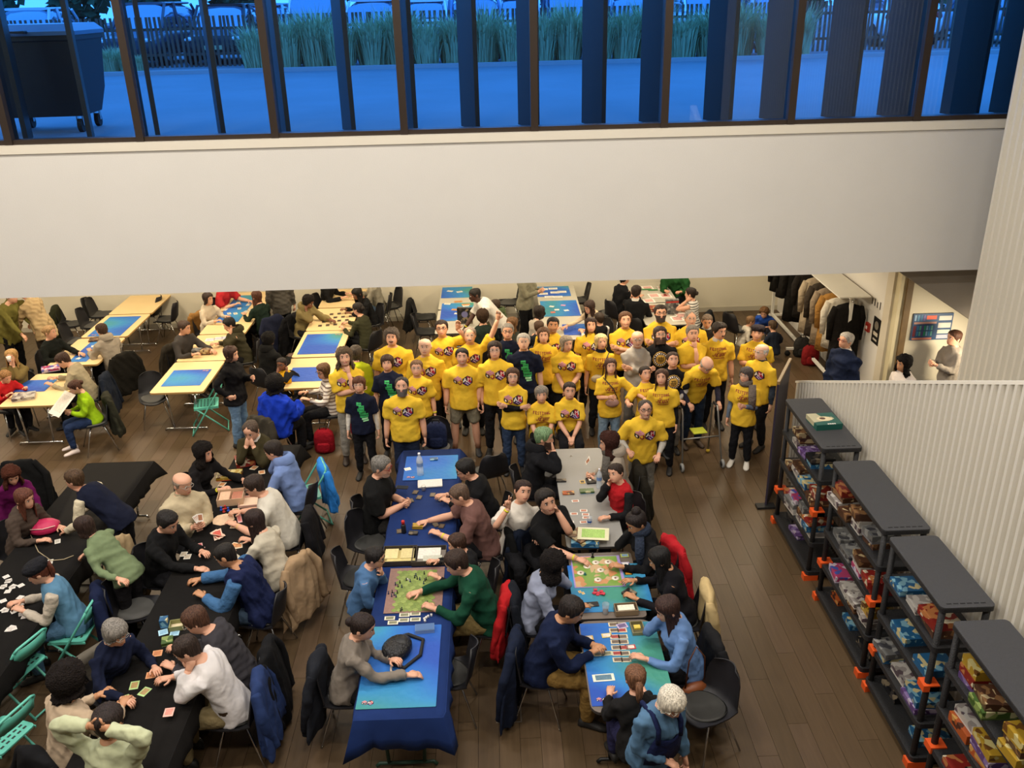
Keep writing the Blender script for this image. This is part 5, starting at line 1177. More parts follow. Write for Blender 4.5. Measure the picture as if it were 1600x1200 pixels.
person('boy in red jumper at the left edge', 9, 588, post='si', h=1.35, face=60, hair=('short', '8a6238'), top='b01e22', sl='l', L='table', Rr='table', lean=14, hd=(0, 18, 0), chair_l='chair under the boy in red')
person('man in beige jumper leaning over the family table', 98, 562, post='si', h=1.76, face=-80, hair=('short', '3a241a'), top='9c9076', sl='l', lean=28, L='table', Rr='table', hd=(0, 20, 0), chair_l='chair under the man in beige jumper')
person('girl in lime green top reading a sheet', 117, 604, post='si', h=1.50, sex='f', face=-60, hair=('bun', '4a2c1e'), top='8fb418', sl='l', L='cards', Rr='cards', lean=12, bot='22304e', shoe='d8c8c0', hd=(0, 20, 0), chair_l='chair under the girl in lime green')
person('man in dark grey jumper stretching his arm over cards', 288, 511, post='si', h=1.74, face=62, hair=('short', '3c2a20'), top='3c3836', sl='l', L='reach', Rr='table', lean=10, chair_l='chair under the man in dark grey jumper', hd=(15, 5, 0))
person('young man with black hair in dark olive hoodie', 358, 506, post='si', h=1.72, face=-70, hair=('short', '15100e'), top='3a3626', sl='l', lean=16, hood=1, L='face', Rr='table', chair_l='chair under the dark olive hoodie', hd=(0, 12, 0))
person('standing woman with brown hair in black top and blue jeans', 361, 552, h=1.70, sex='f', face=75, fat=1.15, hair=('bob', '3c261c'), top='131214', sl='l', bot='64809c', L='cards', Rr='hip', hd=(5, 6, 0), hem=.03)
person('person with black hair in bright royal blue padded coat, back turned', 430, 600, post='si', h=1.74, sex='f', face=150, hair=('afro', '100c0b'), skin='d', top='1434a8', sl='l', puff=1.7, fat=1.25, lean=12, L='table', Rr='table', hem=.1, chair_l='chair under the bright blue coat')
person('child in yellow costume top facing the camera', 440, 568, post='si', h=1.25, face=-10, hair=('short', '1c120e'), skin='b', top='d8a01c', ss='1c1c1e', L='face', Rr='mouth', gl=1, sz=.5, chair_l='chair under the child in yellow')
person('person in black hooded coat behind the child in yellow', 420, 530, post='si', h=1.70, face=150, hair=('curly', '0f0c0a'), skin='d', top='141414', sl='l', hood=1, lean=14, L='face', Rr='table', chair_l='chair under the black hooded coat')
person('woman with glasses in pink and white striped jumper turning her head', 505, 579, post='si', h=1.68, sex='f', face=-75, hair=('bob', '5c4028'), top='c0a89a', sl='l', gl=1, L='table', Rr='table', hd=(30, 6, 0), chair_l='chair under the striped jumper woman', stripes='STRIPE_PINK', lean=6)
person('woman in cream top at the back of the second table row', 325, 466, post='si', h=1.66, sex='f', face=60, hair=('bob', '33241c'), top='c4b6a0', sl='l', L='table', Rr='table', lean=10, chair_l='chair under the woman in cream top')
person('person in red top with bare arms at the back wall table', 352, 442, post='si', h=1.72, face=70, hair=('short', '2a1e18'), top='a8282c', L='reach', Rr='table', lean=18, chair_l='chair under the red top')
person('woman with long chestnut hair in dark green jumper, back turned', 401, 463, post='si', h=1.68, sex='f', face=230, hair=('long', '4e2c1c'), top='1c2a22', sl='l', lean=10, L='table', Rr='table', chair_l='chair under the woman in dark green')
person('standing person in grey jacket at the back wall, head hidden', 432, 420, h=1.74, face=200, hair=('short', '2a1e18'), top='4a4640', sl='l', hem=.1, bot='181818')
person('person with twisted black hair in tan hooded coat over the dark cards', 482, 471, post='si', h=1.70, face=62, hair=('curly', '17100d'), skin='b', top='7c6e48', sl='l', hood=1, lean=18, L='reach', Rr='face', hd=(0, 18, 0), chair_l='chair under the tan hooded coat', puff=.2)
person('person with dark bun in khaki green top, back turned', 559, 482, post='si', h=1.68, sex='f', face=240, hair=('bun', '1f1612'), top='3a3a28', sl='l', lean=16, L='table', Rr='reach', chair_l='chair under the khaki green top')
person('girl with long black hair in black jacket leaning on the table', 558, 458, post='si', h=1.66, sex='f', face=-60, hair=('long', '120d0b'), skin='b', top='171718', sl='l', lean=24, L='table', Rr='table', hd=(0, 15, 0), chair_l='chair under the girl in black jacket')
person('person in grey jumper and jeans sitting sideways, head hidden', 577, 430, post='si', h=1.78, face=270, top='8c8676', sl='l', bot='5f7690', L='table', Rr='table', lean=14, hair=('short', '2a1e18'), chair_l='chair under the grey jumper and jeans')
person('person in black jumper at the back wall, head hidden', 514, 430, post='si', h=1.76, face=80, top='131313', sl='l', L='table', Rr='table', lean=10, hair=('short', '1a1410'), chair_l='chair under the black jumper at the back wall')
# black cloth row
person('balding man in olive jumper with both hands at his mouth', 392, 672, post='si', h=1.76, face=-12, hair=('rec', '4a3a2e'), top='3a3420', sl='l', L='mouth', Rr='mouth', lean=16, collar='c8c4bc', chair_l='chair under the olive jumper man', hd=(0, 12, 0))
person('dark haired woman in black patterned top with yellow wristband', 318, 706, post='si', h=1.68, sex='f', face=72, hair=('curlong', '17110e'), top='171516', sl='l', L='reach', Rr='table', lean=18, band=-1, chair_l='chair under the woman in black patterned top')
person('dark haired man in light blue hoodie leaning on his hand', 427, 703, post='si', h=1.76, face=-100, hair=('short', '231913'), top='7288b8', sl='l', hood=1, L='table', Rr='face', lean=20, chair_l='chair under the light blue hoodie', hd=(0, 10, 0))
person('bald man with glasses in cream zip cardigan holding cards', 285, 755, post='si', h=1.78, fat=1.15, face=40, hair=('bald', '8a7a6a'), gl=3, top='b8a98a', sl='l', L='cards', Rr='cards', collar='a89a7c', chair_l='chair under the cream cardigan', hd=(20, 10, 0))
person('dark haired man in black jumper laying his arm on the cards', 262, 815, post='si', h=1.76, face=70, hair=('short', '17110e'), top='141415', sl='l', L='table', Rr='reach', lean=20, chair_l='chair under the man in black jumper', hd=(0, 15, 0))
person('man with glasses in white t-shirt leaning over the open box', 397, 758, post='si', h=1.80, face=-88, hair=('short', '2c1e16'), gl=1, top='c8c2b4', L='table', Rr='table', lean=28, chair_l='chair under the white t-shirt man', band=1, fat=1.1, hd=(0, 8, 0))
person('woman with long brown hair in cream jumper, back turned', 398, 812, post='si', h=1.70, sex='f', face=-115, hair=('long', '2a1a16'), top='bfb6a2', sl='l', L='table', Rr='table', lean=20, chair_l='chair under the woman in cream jumper with long hair', hd=(0, 10, 0))
person('dark haired man in navy padded vest over blue sleeves', 352, 866, post='si', h=1.76, face=-95, hair=('buzz', '17110e'), skin='t', top='1a2244', ss='3f6690', puff=.35, L='table', Rr='reach', lean=26, bot='3a4a5c', chair_l='chair under the navy padded vest', hd=(0, 14, 0))
person('grey haired woman with glasses in navy cardigan placing a green card', 180, 988, post='si', h=1.66, sex='f', face=58, hair=('fringe', '7c766e'), gl=3, top='141a30', sl='l', L='table', Rr=(-.25, .50, .80), lean=14, collar=None, chair_l='chair under the grey haired woman', hd=(10, 16, 0))
person('brown haired man with glasses in charcoal jumper', 305, 968, post='si', h=1.78, face=-88, hair=('short', '4a2e1e'), gl=3, top='38363a', sl='l', L='table', Rr='table', lean=30, chair_l='chair under the charcoal jumper man', hd=(0, 14, 0))
person('balding man in white striped shirt resting head on hand', 291, 1014, post='si', h=1.78, face=-85, hair=('rec', '2c1e16'), top='cfcac8', sl='l', L='face', Rr='table', lean=26, bot='77694a', chair_l='chair under the white shirt man', hd=(0, 18, 0), belt='3a2a1c')
person('young man in pale green sweatshirt with hands clasped behind his head', 170, 1125, post='si', h=1.80, face=168, hair=('short', '231712'), skin='t', top='b8bc98', sl='l', L='behind', Rr='behind', lean=6, chair_l='chair under the pale green sweatshirt', bot='3a4a7a')
person('person with curly black hair in cream knit jumper, back turned', 107, 1062, post='si', h=1.70, face=150, hair=('afro', '17100d'), skin='t', top='b8a288', sl='l', L='table', Rr='table', lean=14, chair_l='chair under the cream knit jumper')
# left edge
person('fair haired young man in navy varsity jacket with cream shoulders bending left', 116, 748, h=1.74, face=-100, lean=58, hair=('short', '4a3420'), top='14182a', ss='c8bca0', L=(.2, .55, .80), Rr=(-.2, .6, .82), hd=(0, -20, 0), vox=.018)
person('woman with brown hair in sage green jumper putting on her beige coat', 132, 822, h=1.64, sex='f', face=-110, lean=50, hair=('bob', '2e1c14'), top='71805e', sl='l', L=(.25, -.15, .95), Rr='reach', bot='1c1a1c', vox=.018)
person('woman with dark beret and braid in light blue vest over cream sleeves', 58, 893, post='si', h=1.66, sex='f', face=-70, hair=('pony', '5a2c1a'), top='5c86a4', ss='b8ac9c', L='tin', Rr='table', lean=18, hat='1c1c20', hd=(0, 15, 0), bot='4a6a86')
person('woman with auburn hair in magenta jumper standing at the left edge', 18, 742, h=1.52, sex='f', face=40, lean=18, hair=('curlong', '4a2416'), top='5c1048', sl='l', L='table', Rr='down', hd=(0, 15, 0))
person('brown haired woman in dusty leopard top beside the pink bag', 38, 778, post='si', h=1.62, sex='f', face=70, hair=('long', '5a3020'), top='4a3e36', sl='l', L='table', Rr='table', lean=22, sz=.5, chair_l='chair under the leopard top woman')
# navy cloth row
person('grey haired man with red glasses in black polo holding a phone', 596, 728, post='si', h=1.80, fat=1.2, face=80, hair=('short', '6e6a64'), gl=2, beard=('9a948c', 'stub'), top='131313', L='cards', Rr='cards', band=-1, hd=(0, 6, 0), lean=10, bot='2a2826', chair_l='chair under the black polo man', pad=1)
person('black haired bearded man with glasses in black zip jacket', 727, 732, post='si', h=1.76, face=-85, hair=('short', '14100e'), gl=1, beard=('1a1410', 'stub'), top='131315', sl='l', lean=24, L='tin', Rr='table', hd=(0, 10, 0), chair_l='chair under the black zip jacket')
person('shaven headed man in mauve t-shirt', 718, 772, post='si', h=1.78, face=-90, hair=('buzz', '5a4638'), top='6a4c46', lean=26, L='table', Rr='reach', hd=(0, 12, 0), chair_l='chair under the mauve t-shirt man', band=1)
person('black haired boy with glasses in denim blue shirt', 586, 870, post='si', h=1.50, face=85, hair=('short', '17110f'), gl=1, top='4a6c94', sl='l', L='chin', Rr='cards', lean=22, band=-1, hd=(0, 4, 0))
person('brown haired boy in dark jacket beside the open game boxes', 714, 848, post='si', h=1.45, face=-85, hair=('short', '3a2418'), top='1c1c1e', sl='l', L='table', Rr='table', lean=16, hd=(0, 8, 0), chair_l='chair under the boy in dark jacket')
person('man in bottle green jumper reaching over the battle board', 713, 878, post='si', h=1.80, face=-88, hair=('short', '2e1e16'), top='14402e', sl='l', lean=26, L='table', Rr='reach', band=-1, bot='7a6840', hd=(0, 14, 0), chair_l='chair under the bottle green jumper')
person('woman with low bun in taupe jumper reaching into a shiny bag', 567, 978, post='si', h=1.70, sex='f', face=85, hair=('bun', '231612'), top='7d746a', sl='l', L='tin', Rr='reach', lean=18, hd=(0, 10, 0), chair_l='chair under the taupe jumper woman')
# grey table row
person('man with green dyed hair and beard in black hoodie, hands at mouth', 850, 682, post='si', h=1.78, face=82, hair=('short', '6e8a62'), beard=('3a2418', 'full'), top='17171a', sl='l', hood=1, L='chin', Rr='mouth', lean=14, band=-1, chair_l='chair under the green haired man')
person('woman with curly brown hair and zebra scarf in beige hoodie holding cards', 951, 690, post='si', h=1.68, sex='f', face=-85, hair=('curlong', '3a1f18'), top='a49888', sl='l', hood=1, scarf='5a5650', L='cards', Rr='cards', lean=14, chair_l='chair under the beige hoodie woman')
person('boy in red and black track jacket tilting his head', 962, 738, post='si', h=1.50, face=-55, hair=('short', '2a1c14'), top='a81c22', ss='18181a', L='table', Rr='face', lean=10, hd=(10, -10, -20), sz=.52, chair_l='chair under the boy in red jacket')
person('laughing woman in white t-shirt making a victory sign', 817, 766, post='si', h=1.68, sex='f', face=20, hair=('pony', '2c1a14'), top='cfc8bc', Rr='peace', L='table', side=10, hd=(0, -15, 10), band=-1)
person('smiling dark haired man in black t-shirt with raised fist', 853, 782, post='si', h=1.80, face=45, hair=('tuft', '1a1310'), beard=('3a2a20', 'stub'), top='121213', L='face', Rr='reach', lean=8, side=-6, hd=(-25, -12, -8), band=-1, chair_l='chair under the smiling man in black')
person('woman with braided updo in black jacket resting head on hand', 994, 815, post='si', h=1.70, sex='f', face=-70, hair=('updo', '1c1210'), skin='t', top='151517', sl='l', scarf='2c3444', L='table', Rr='face', lean=18, hd=(0, 18, 0), band=1, chair_l='chair under the woman with braided updo')
person('girl with very long black hair in dark top', 1030, 872, post='si', h=1.66, sex='f', face=-95, hair=('long', '0f0c0c'), skin='t', top='17161a', sl='l', L='table', Rr='table', lean=22, hd=(0, 14, 0), chair_l='chair under the girl with very long black hair')
person('woman with bushy black hair in pale grey blue jumper', 865, 880, post='si', h=1.70, sex='f', face=80, hair=('curlong', '15100f'), skin='t', top='8a90a4', sl='l', L='face', Rr='table', lean=20, band=1, hd=(0, 12, 0), chair_l='chair under the pale grey blue jumper')
person('man with short dark hair in navy jumper and ochre trousers', 893, 952, post='si', h=1.78, face=78, hair=('short', '1f1612'), skin='t', top='141d38', sl='l', L='tin', Rr='tin', lean=24, bot='806434', hd=(0, 16, 0), chair_l='chair under the navy jumper man', fat=1.1)
person('woman with long brown hair in light blue jumper', 1043, 950, post='si', h=1.70, sex='f', face=-82, hair=('long', '35201a'), top='6484b4', sl='l', L='table', Rr='face', lean=18, hd=(0, 14, 0), chair_l='chair under the light blue jumper woman')
person('girl with low brown ponytail in dark jacket, back turned', 993, 1058, post='si', h=1.45, sex='f', face=185, hair=('pony', '6e4a32'), top='1b1a1a', sl='l', L='table', Rr='table', lean=12, bot='2a2a4a', sz=.50)
person('white haired woman in blue jumper and navy dungarees walking past', 1049, 1096, h=1.62, sex='f', fat=1.15, face=25, hair=('fringe', 'cfc6b4'), gl=3, top='4f6f8c', sl='l', bot='161e3c', apron='161e40', L='down', Rr=(-.02, .22, .92), lean=16, hd=(10, 22, 0))
bake_people()
# ================================================================ coats, bags, games
def who(sub):
    for r_, l in PEOPLE:
        if sub in l: return r_
    raise KeyError(sub)
CO = []
def draped_coat(x, y, rz, col, label, big=1.0, name='draped_coat', lining=None, zt=.86, side=0):
    e = empty(name, (x, y, 0), rz + PI, label, 'coat', 'coats over chair backs'); n = 22; mb = MB(); rs = []; rr = random.Random(hash(col) % 97 if False else len(CO))
    for t, w_, d_, yo in ((0, .12, .03, -.25), (.02, .19, .055, -.25), (.10, .225, .075, -.25), (.3, .25 * big, .075, -.265), (.6, .285 * big, .085, -.285), (.85, .31 * big, .095, -.30), (1, .315 * big, .09, -.305)):
        ring = []
        for k in range(n):
            a = 2 * PI * k / n; wob = 1 + (.06 + .16 * t) * math.sin(k * 1.7 + len(CO)) * t
            ring.append(V((w_ * math.cos(a) * wob + side * t, yo + d_ * math.sin(a) * wob, zt - .62 * big * t + .02 * t * math.sin(k * 2.3))))
        rs.append(ring)
    mb.rings(rs); o = garment('coat_body', mb, cloth(col, bump=.8, bscale=7), e, .02, amp=.010)
    for sx in (-1, 1):
        garment('sleeve', MB().tube([(sx * .18, -.25, zt - .05), (sx * (.245 * big), -.29, zt - .25), (sx * (.22 * big) + .02, -.36, zt - .56 * big)], [.05, .055, .045], 10), cloth(col, bump=.8, bscale=7), e, .02, amp=.008, it=2)
    CO.append(e); return e
def coat_on(sub, col, label, **k):
    r_ = who(sub); return draped_coat(r_.location.x, r_.location.y, r_.rotation_euler.z, col, label, **k)
for sub, col, lab, k in [
 ('light grey hoodie seen', '15130f', 'black fur trimmed coat over the chair of the grey hooded man', dict(big=1.15)),
 ('man in beige jumper', '141a26', 'dark navy coat behind the man in beige jumper', dict(big=1.15)),
 ('girl in lime green', '26261c', 'dark olive jacket over the chair of the lime green girl', {}),
 ('white t-shirt leaning over the open', '151417', 'black coat over the chair of the man in white t-shirt', {}),
 ('long brown hair in cream jumper', '9c8264', 'brown beige trench coat over the chair of the long haired woman', dict(big=1.15)),
 ('charcoal jumper', '131315', 'wide black coat behind the man in charcoal jumper', dict(big=1.3)),
 ('white striped shirt', '24345c', 'navy jacket with pale stripes on the chair of the white shirt man', dict(big=1.1)),
 ('taupe jumper', '1c1e24', 'charcoal blue coat over the chair of the taupe jumper woman', dict(big=1.1)),
 ('smiling dark haired man in black', '161d2c', 'dark blue coat over the chair of the smiling man in black', dict(big=1.15)),
 ('navy jumper and ochre', '151c2e', 'long navy coat hanging to the floor behind the navy jumper', dict(big=1.3)),
 ('braided updo', 'b02028', 'bright red jacket over the chair of the woman with braided updo', {}),
 ('very long black hair', 'c0a878', 'cream fleece jacket behind the girl with very long black hair', {}),
 ('light blue jumper', '1a1a1c', 'black jacket over the chair of the light blue jumper woman', dict(big=1.1)),
 ('pale grey blue jumper', 'a81c20', 'red coat hanging under the woman in pale grey blue', dict(big=1.05)),
 ('beige hoodie holding', '221f18', 'dark fur lined jacket behind the woman in beige hoodie', dict(big=1.1)),
 ('grey haired woman with glasses in navy', '5c564c', 'grey wool cardigan over the chair of the grey haired woman', {}),
 ('blue vest over cream', '141c38', 'navy quilted jacket over the turquoise chair of the beret woman', dict(big=1.1)),
 ('bottle green', '15181f', 'dark jacket over the chair of the bottle green jumper', {}),
 ('mauve t-shirt', '141414', 'black jacket over the chair of the mauve t-shirt man', {}),
 ('pink and white striped', '9a1420', 'red padded jacket hanging by the striped jumper woman', dict(big=1.15)),
 ('bright royal blue', '3a352c', 'grey brown coat over the chair of the bright blue coat', {}),
 ('dark green jumper, back', '1e2236', 'dark blue padded jacket behind the woman in dark green', dict(big=1.2)),
 ('tan hooded coat', '131316', 'black coat behind the tan hooded player', dict(big=1.2)),
 ('striped top with raised', '17181a', 'black jacket over the chair of the striped top woman', {}),
 ('woman in cream top at', '8a6436', 'camel coat over the chair of the cream top woman', {}),
 ('cream knit', '121214', 'black coat below the person in cream knit', dict(big=1.1)),
 ('dark grey jumper stretching', '2c2720', 'brown jacket over the chair of the dark grey jumper man', {}),
]: coat_on(sub, col, lab, **k)
p = at(112, 508, .45); chair(p.x, p.y, R(100), 'black shell chair under the dark green coat at the far left wall'); draped_coat(p.x, p.y, R(100), '262818', 'dark green coat on a chair at the far left wall', big=1.2)
p = at(40, 748, .45); chair(p.x, p.y, R(200), 'black shell chair at the left edge behind the auburn haired woman'); draped_coat(p.x, p.y, R(200), '121212', 'black coat over the chair behind the auburn haired woman', big=1.25)
p = at(662, 497, .45); draped_coat(p.x, p.y, R(90), '151515', 'black jacket on the empty chair left of the grey mat table')
p = at(955, 490, .45); draped_coat(p.x, p.y, R(300), '141416', 'black jacket on the empty chair beside the cream jumper')
p = at(478, 770, .45); draped_coat(p.x, p.y, R(290), '2f7fd0', 'bright sky blue padded jacket on the turquoise chair', zt=.84)
p = at(195, 905, .5); e = empty('held_coat', (p.x, p.y, 0), R(250), 'long beige coat held open by the woman in sage green', 'coat')
mb = MB(); rs = [[V((w_ * math.cos(2*PI*k/20) * (1 + .12 * t * math.sin(k * 2.2)), d_ * math.sin(2*PI*k/20) * (1 + .2 * t * math.sin(k * 3.1)), 1.02 - .85 * t)) for k in range(20)] for t, w_, d_ in ((0, .10, .03), (.05, .2, .06), (.3, .24, .09), (.7, .28, .12), (1, .30, .13))]
garment('coat_body', mb.rings(rs), cloth('a08a68', bump=.8, bscale=6), e, .02, amp=.012)
bake_list = GARM[:]
def bake_more():
    bpy.context.view_layer.update(); dg = bpy.context.evaluated_depsgraph_get(); rng = np.random.default_rng(9)
    for o, amp in GARM:
        if not o.modifiers: continue
        me = bpy.data.meshes.new_from_object(o.evaluated_get(dg)); n = len(me.vertices); co = np.empty(n * 3); me.vertices.foreach_get('co', co); no = np.empty(n * 3); me.vertices.foreach_get('normal', no)
        co = co.reshape(-1, 3); no = no.reshape(-1, 3); d = np.zeros(n)
        w1 = rng.normal(size=3) * 8
        for k in range(3): w_ = rng.normal(size=3) * np.array((16, 16, 5)) * (1 + .5 * k); d += (.55 - np.abs(np.sin((co @ w_ + np.sin(co @ w1)) * .5 + rng.uniform(0, 6)))) * amp * 1.8 / (1 + .3 * k)
        co += no * d[:, None]; me.vertices.foreach_set('co', co.ravel()); me.update(); me.name = o.name; old = o.data; o.modifiers.clear(); o.data = me; bpy.data.meshes.remove(old)
bake_more()

# ---- cards and sheets
_cm = {}
def card_mesh(w_, h_, c1, c2, t=.0025):
    key = (w_, h_, c1, c2)
    if key not in _cm:
        mb = MB().use(mat('card_border', c1, .45)).box((-w_/2, -h_/2, 0), (w_/2, h_/2, t)); a = .74
        mb.use(mat('card_art', c2, .45, 0, .45, 55)).box((-w_/2 * a, -h_/2 * a + h_ * .04, t), (w_/2 * a, h_/2 * a, t + .0006)); _cm[key] = mb.mesh('card', False)
    return _cm[key]
crnd = random.Random(11)
def card(x, y, z, label, group, c1='e8e0d0', c2='a05030', w_=.062, h_=.088, rz=None, name='playing_card', cat='card'):
    p = at(x, y, z); o = inst(name, card_mesh(w_, h_, c1, c2), None, (p.x, p.y, z), R(crnd.uniform(-25, 25) if rz is None else rz)); return tag(o, label, cat, group)
ZC, ZN, ZT = .744, .7475, .7425
for x, y in ((296, 849), (302, 856), (311, 853), (313, 859)): card(x, y, ZC, 'pink faced card laid before the man in black jumper', 'pink cards', 'e0b0a8', 'b84850', .075, .10)
for x, y in ((287, 866), (293, 870)): card(x, y, ZC, 'pale card below the pink cards by the man in black jumper', 'pale cards by the black jumper', 'e8e0d0', 'c8b8a0', .07, .09)
for x, y in ((325, 803), (366, 822), (368, 798), (373, 853), (366, 852), (347, 757), (397, 731), (409, 738)): card(x, y, ZC, 'orange and cream card among the open boxes on the black cloth', 'cards among the open boxes', 'e4d4b8', 'c88a58', .08, .10)
card(374, 810, ZC, 'pink game strip beside the hair of the cream jumper woman', None, 'e0b0b0', 'c86868', .05, .2, 20, 'game_strip', 'card')
for x, y, l in ((246, 1021, 'single orange card between the grey haired woman and white shirt man'), (236, 1055, 'stack of orange cards nearest the green cards')): card(x, y, ZC, l, None, 'e0a070', 'c07848', .085, .085, 10)
for x, y, l in ((210, 1071, 'green card with brown drawing, left of the orange stack'), (226, 1081, 'green card with two red spots, right of the others'), (195, 1093, 'green card under the fingertips of the grey haired woman')): card(x, y, ZC, l, None, 'b0d08a', 'a88a58', .075, .105)
for x, y in ((255, 988), (273, 989)): card(x, y, ZC, 'light blue card beside the small blue box', 'light blue cards', 'a8d0e0', '88b0c8', .085, .085)
card(264, 1113, .80, 'pack of pink cards held at the elbow of the pale green sweatshirt', None, 'e8b0a0', 'd08878', .08, .10)
for k in range(20): card(4 + crnd.uniform(0, 36), 900 + crnd.uniform(0, 84), ZC, 'small white paper tile scattered on the left black cloth', 'white tiles on the left cloth', 'ded8d0', 'd0c8c0', .06, .06, crnd.uniform(0, 90), 'white_tile', 'tile')
for x, y in ((90, 846), (78, 878), (50, 848)): card(x, y, ZC, 'white card beside the cable on the left black cloth', 'white cards by the cable', 'e0dcd0', 'b8b4a8', .06, .09)
# navy cloth
for x, y in ((642, 782), (649, 769), (676, 773), (688, 780), (624, 830), (686, 811), (681, 820), (690, 822), (655, 777)): card(x, y, ZN, 'dark brown playing card on the navy cloth between the phone player and bearded man', 'dark cards on the navy cloth', '4a4038', '6a5a48', .063, .088)
card(637, 733, ZN + .003, 'white card on the blue green mat left of the bottle', None, 'e8e4d8', 'd8d4c8', .08, .07, 20)
for x, y in ((609, 966), (614, 973), (632, 961), (631, 969), (649, 959), (649, 968)): card(x, y, ZN, 'cream reference card in the row below the battle board', 'cream cards below the battle board', 'e0d8c4', '7a7a60', .10, .055, 0)
# grey row
card(910, 753, ZT, 'yellow and black card beside the black tray', None, 'e0b040', '2a2018', .06, .075, 5)
for x, y in ((899, 783), (897, 803), (912, 798), (915, 804), (916, 809), (912, 816), (891, 816), (892, 823)): card(x, y, ZT, 'white card with red drawing on the long grey table', 'white cards on the grey table', 'e0dcd4', 'b07058', .085, .055, crnd.uniform(-8, 8))
for x, y, a, b in ((976, 868, 'b8c850', '78a0c8'), (977, 881, 'b0a0c8', 'e8e4dc'), (982, 896, 'a890c8', 'd89a30'), (984, 905, 'a890c8', '8070a8')): card(x, y, ZT, {868: 'lime card at the map board corner', 881: 'lilac card with white square beside the map board', 896: 'lilac card with orange square beside the map board', 905: 'plain lilac card lowest beside the map board'}[y], None, a, b, .085, .06, 0)
for k, y in enumerate((976, 985, 995, 1003, 1012, 1021, 1031)):
    for x in (958, 971): card(x + k * 1.2, y, ZT + .004, 'beige figure card in the double column on the near blue mat', 'beige cards in the double column', 'd8ccac', '6a5a4c' if (k + x) % 3 else '9a3a34', .088, .06, 0)
for x, y, l, a in ((948, 993, 'yellow card left of the double column', 'd8c068'), (919, 997, 'yellow card near the fingers of the navy jumper man', 'd8b050'), (921, 1009, 'red card left of the double column', 'b83838'), (985, 1011, 'red card right of the double column', 'b83838')): card(x, y, ZT + .004, l, None, a, 'e0d0c0', .095, .06, 5)
for x, y in ((917, 1023), (936, 1022), (948, 1021)): card(x, y, ZT + .004, 'beige card in the horizontal line on the near blue mat', 'beige cards in a line', 'd8d0a8', '7a7a60', .10, .055, 2)
card(943, 1059, ZT + .004, 'large cream card with blue figure near the mat corner', None, 'e0dcc8', '5a7888', .19, .09, 3)
card(972, 978, ZT + .005, 'lilac card topping the double column', None, 'c0b0d0', '6a5a80', .10, .07, 15)
# back tables
for tbl, pts in {'red': ((118, 549), (121, 553), (146, 548), (150, 551), (115, 553), (152, 547)), 'white': ((112, 544), (123, 560), (146, 541), (157, 538))}.items():
    for x, y in pts: card(x, y, ZT + .004, f'small {tbl} card before the blonde in black jumper', f'{tbl} cards before the blonde', 'e0d0c8', 'b84038' if tbl == 'red' else 'e0dcd0', .07, .09)
for x, y in ((352, 484), (362, 479), (374, 482), (368, 490), (384, 487), (358, 490), (392, 484), (372, 473), (388, 476), (380, 468)): card(x, y, ZT + .004, 'cream card on the blue mat before the cream top woman', 'cream cards on the back mat', 'e0dcd0', 'b8b8a8', .07, .12)
for k in range(16): card(500 + (k % 4) * 12 + (k // 4) * 6, 509 - (k // 4) * 6 - (k % 4), ZT, 'dark picture card in the rows before the tan hooded player', 'dark picture cards', '6a5a48', '3a3028', .07, .10, 5)
for x, y in ((703, 455), (718, 456), (699, 475), (726, 486), (715, 490), (728, 478)): card(x, y, ZT + .004, 'white card on the mats before the leaning man in white', 'white cards before the leaning man', 'e4e0d4', 'c8c0b0', .12, .08)
for x, y in ((716, 471), (721, 481), (712, 484), (728, 476)): card(x, y, ZT + .005, 'orange map piece on the blue mat before the leaning man', 'orange map pieces', 'c89058', 'b07840', .16, .09, None, 'map_piece', 'tile')
for x, y in ((849, 452), (864, 451), (849, 459), (867, 457), (878, 456), (872, 464), (858, 464)): card(x, y, ZT + .004, 'white sheet in the grid on the rear blue mat', 'white sheets on the rear mat', 'e4e0d8', 'd0ccc0', .18, .12, 0)
for x, y, c in ((862, 479, 'e0dcd0'), (880, 477, 'c890b8'), (870, 484, 'e8e4dc'), (885, 485, 'e0dcd8'), (864, 488, 'd06a58')): card(x, y, ZT + .004, 'small token on the right rear blue mat', 'tokens on the right rear mat', c, c, .09, .08, None, 'token', 'token')
for x, y in ((1012, 450), (1022, 462), (1040, 462), (1014, 470), (1036, 450), (1058, 498), (1065, 493)): card(x, y, ZT, 'white sheet on the grey table under the green jacket player', 'white sheets before the green jacket', 'e8e4da', 'd0a098', .22, .26, 4, 'paper_sheet', 'paper')
for x, y in ((328, 531), (342, 529), (352, 528)): card(x, y, ZT, 'pale printed sheet before the dark grey jumper man', 'pale sheets', 'dcd8d4', 'b8b8c8', .16, .16, 4, 'paper_sheet', 'paper')
def bx(x, y, z, w_, d_, h_, col, rz, label, **k): p = at(x, y, z); return game_box(p.x, p.y, z, w_, d_, h_, col, R(rz), label, **k)
def open_tray(x, y, z, w_, d_, h_, wall, inner, rz, label, fill=None):
    p = at(x, y, z); e = empty('open_box', (p.x, p.y, z), R(rz), label, 'box'); t = .006; wm = mat('box_wall', wall, .5); a, b = w_ / 2, d_ / 2
    MB().use(mat('box_inside', inner, .6)).box((-a, -b, 0), (a, b, .004)).build('base', None, e)
    for q in (((-a, -b, 0), (a, -b + t, h_)), ((-a, b - t, 0), (a, b, h_)), ((-a, -b + t, 0), (-a + t, b - t, h_)), ((a - t, -b + t, 0), (a, b - t, h_))): MB().use(wm).box(*q).build('side', None, e)
    if fill:
        for k, (fx, fy, fw, fd, fh, fc) in enumerate(fill): MB().use(mat('box_insert', fc, .6, 0, .3, 40)).box((fx - fw / 2, fy - fd / 2, .004), (fx + fw / 2, fy + fd / 2, .004 + fh)).build('insert', None, e)
    return e
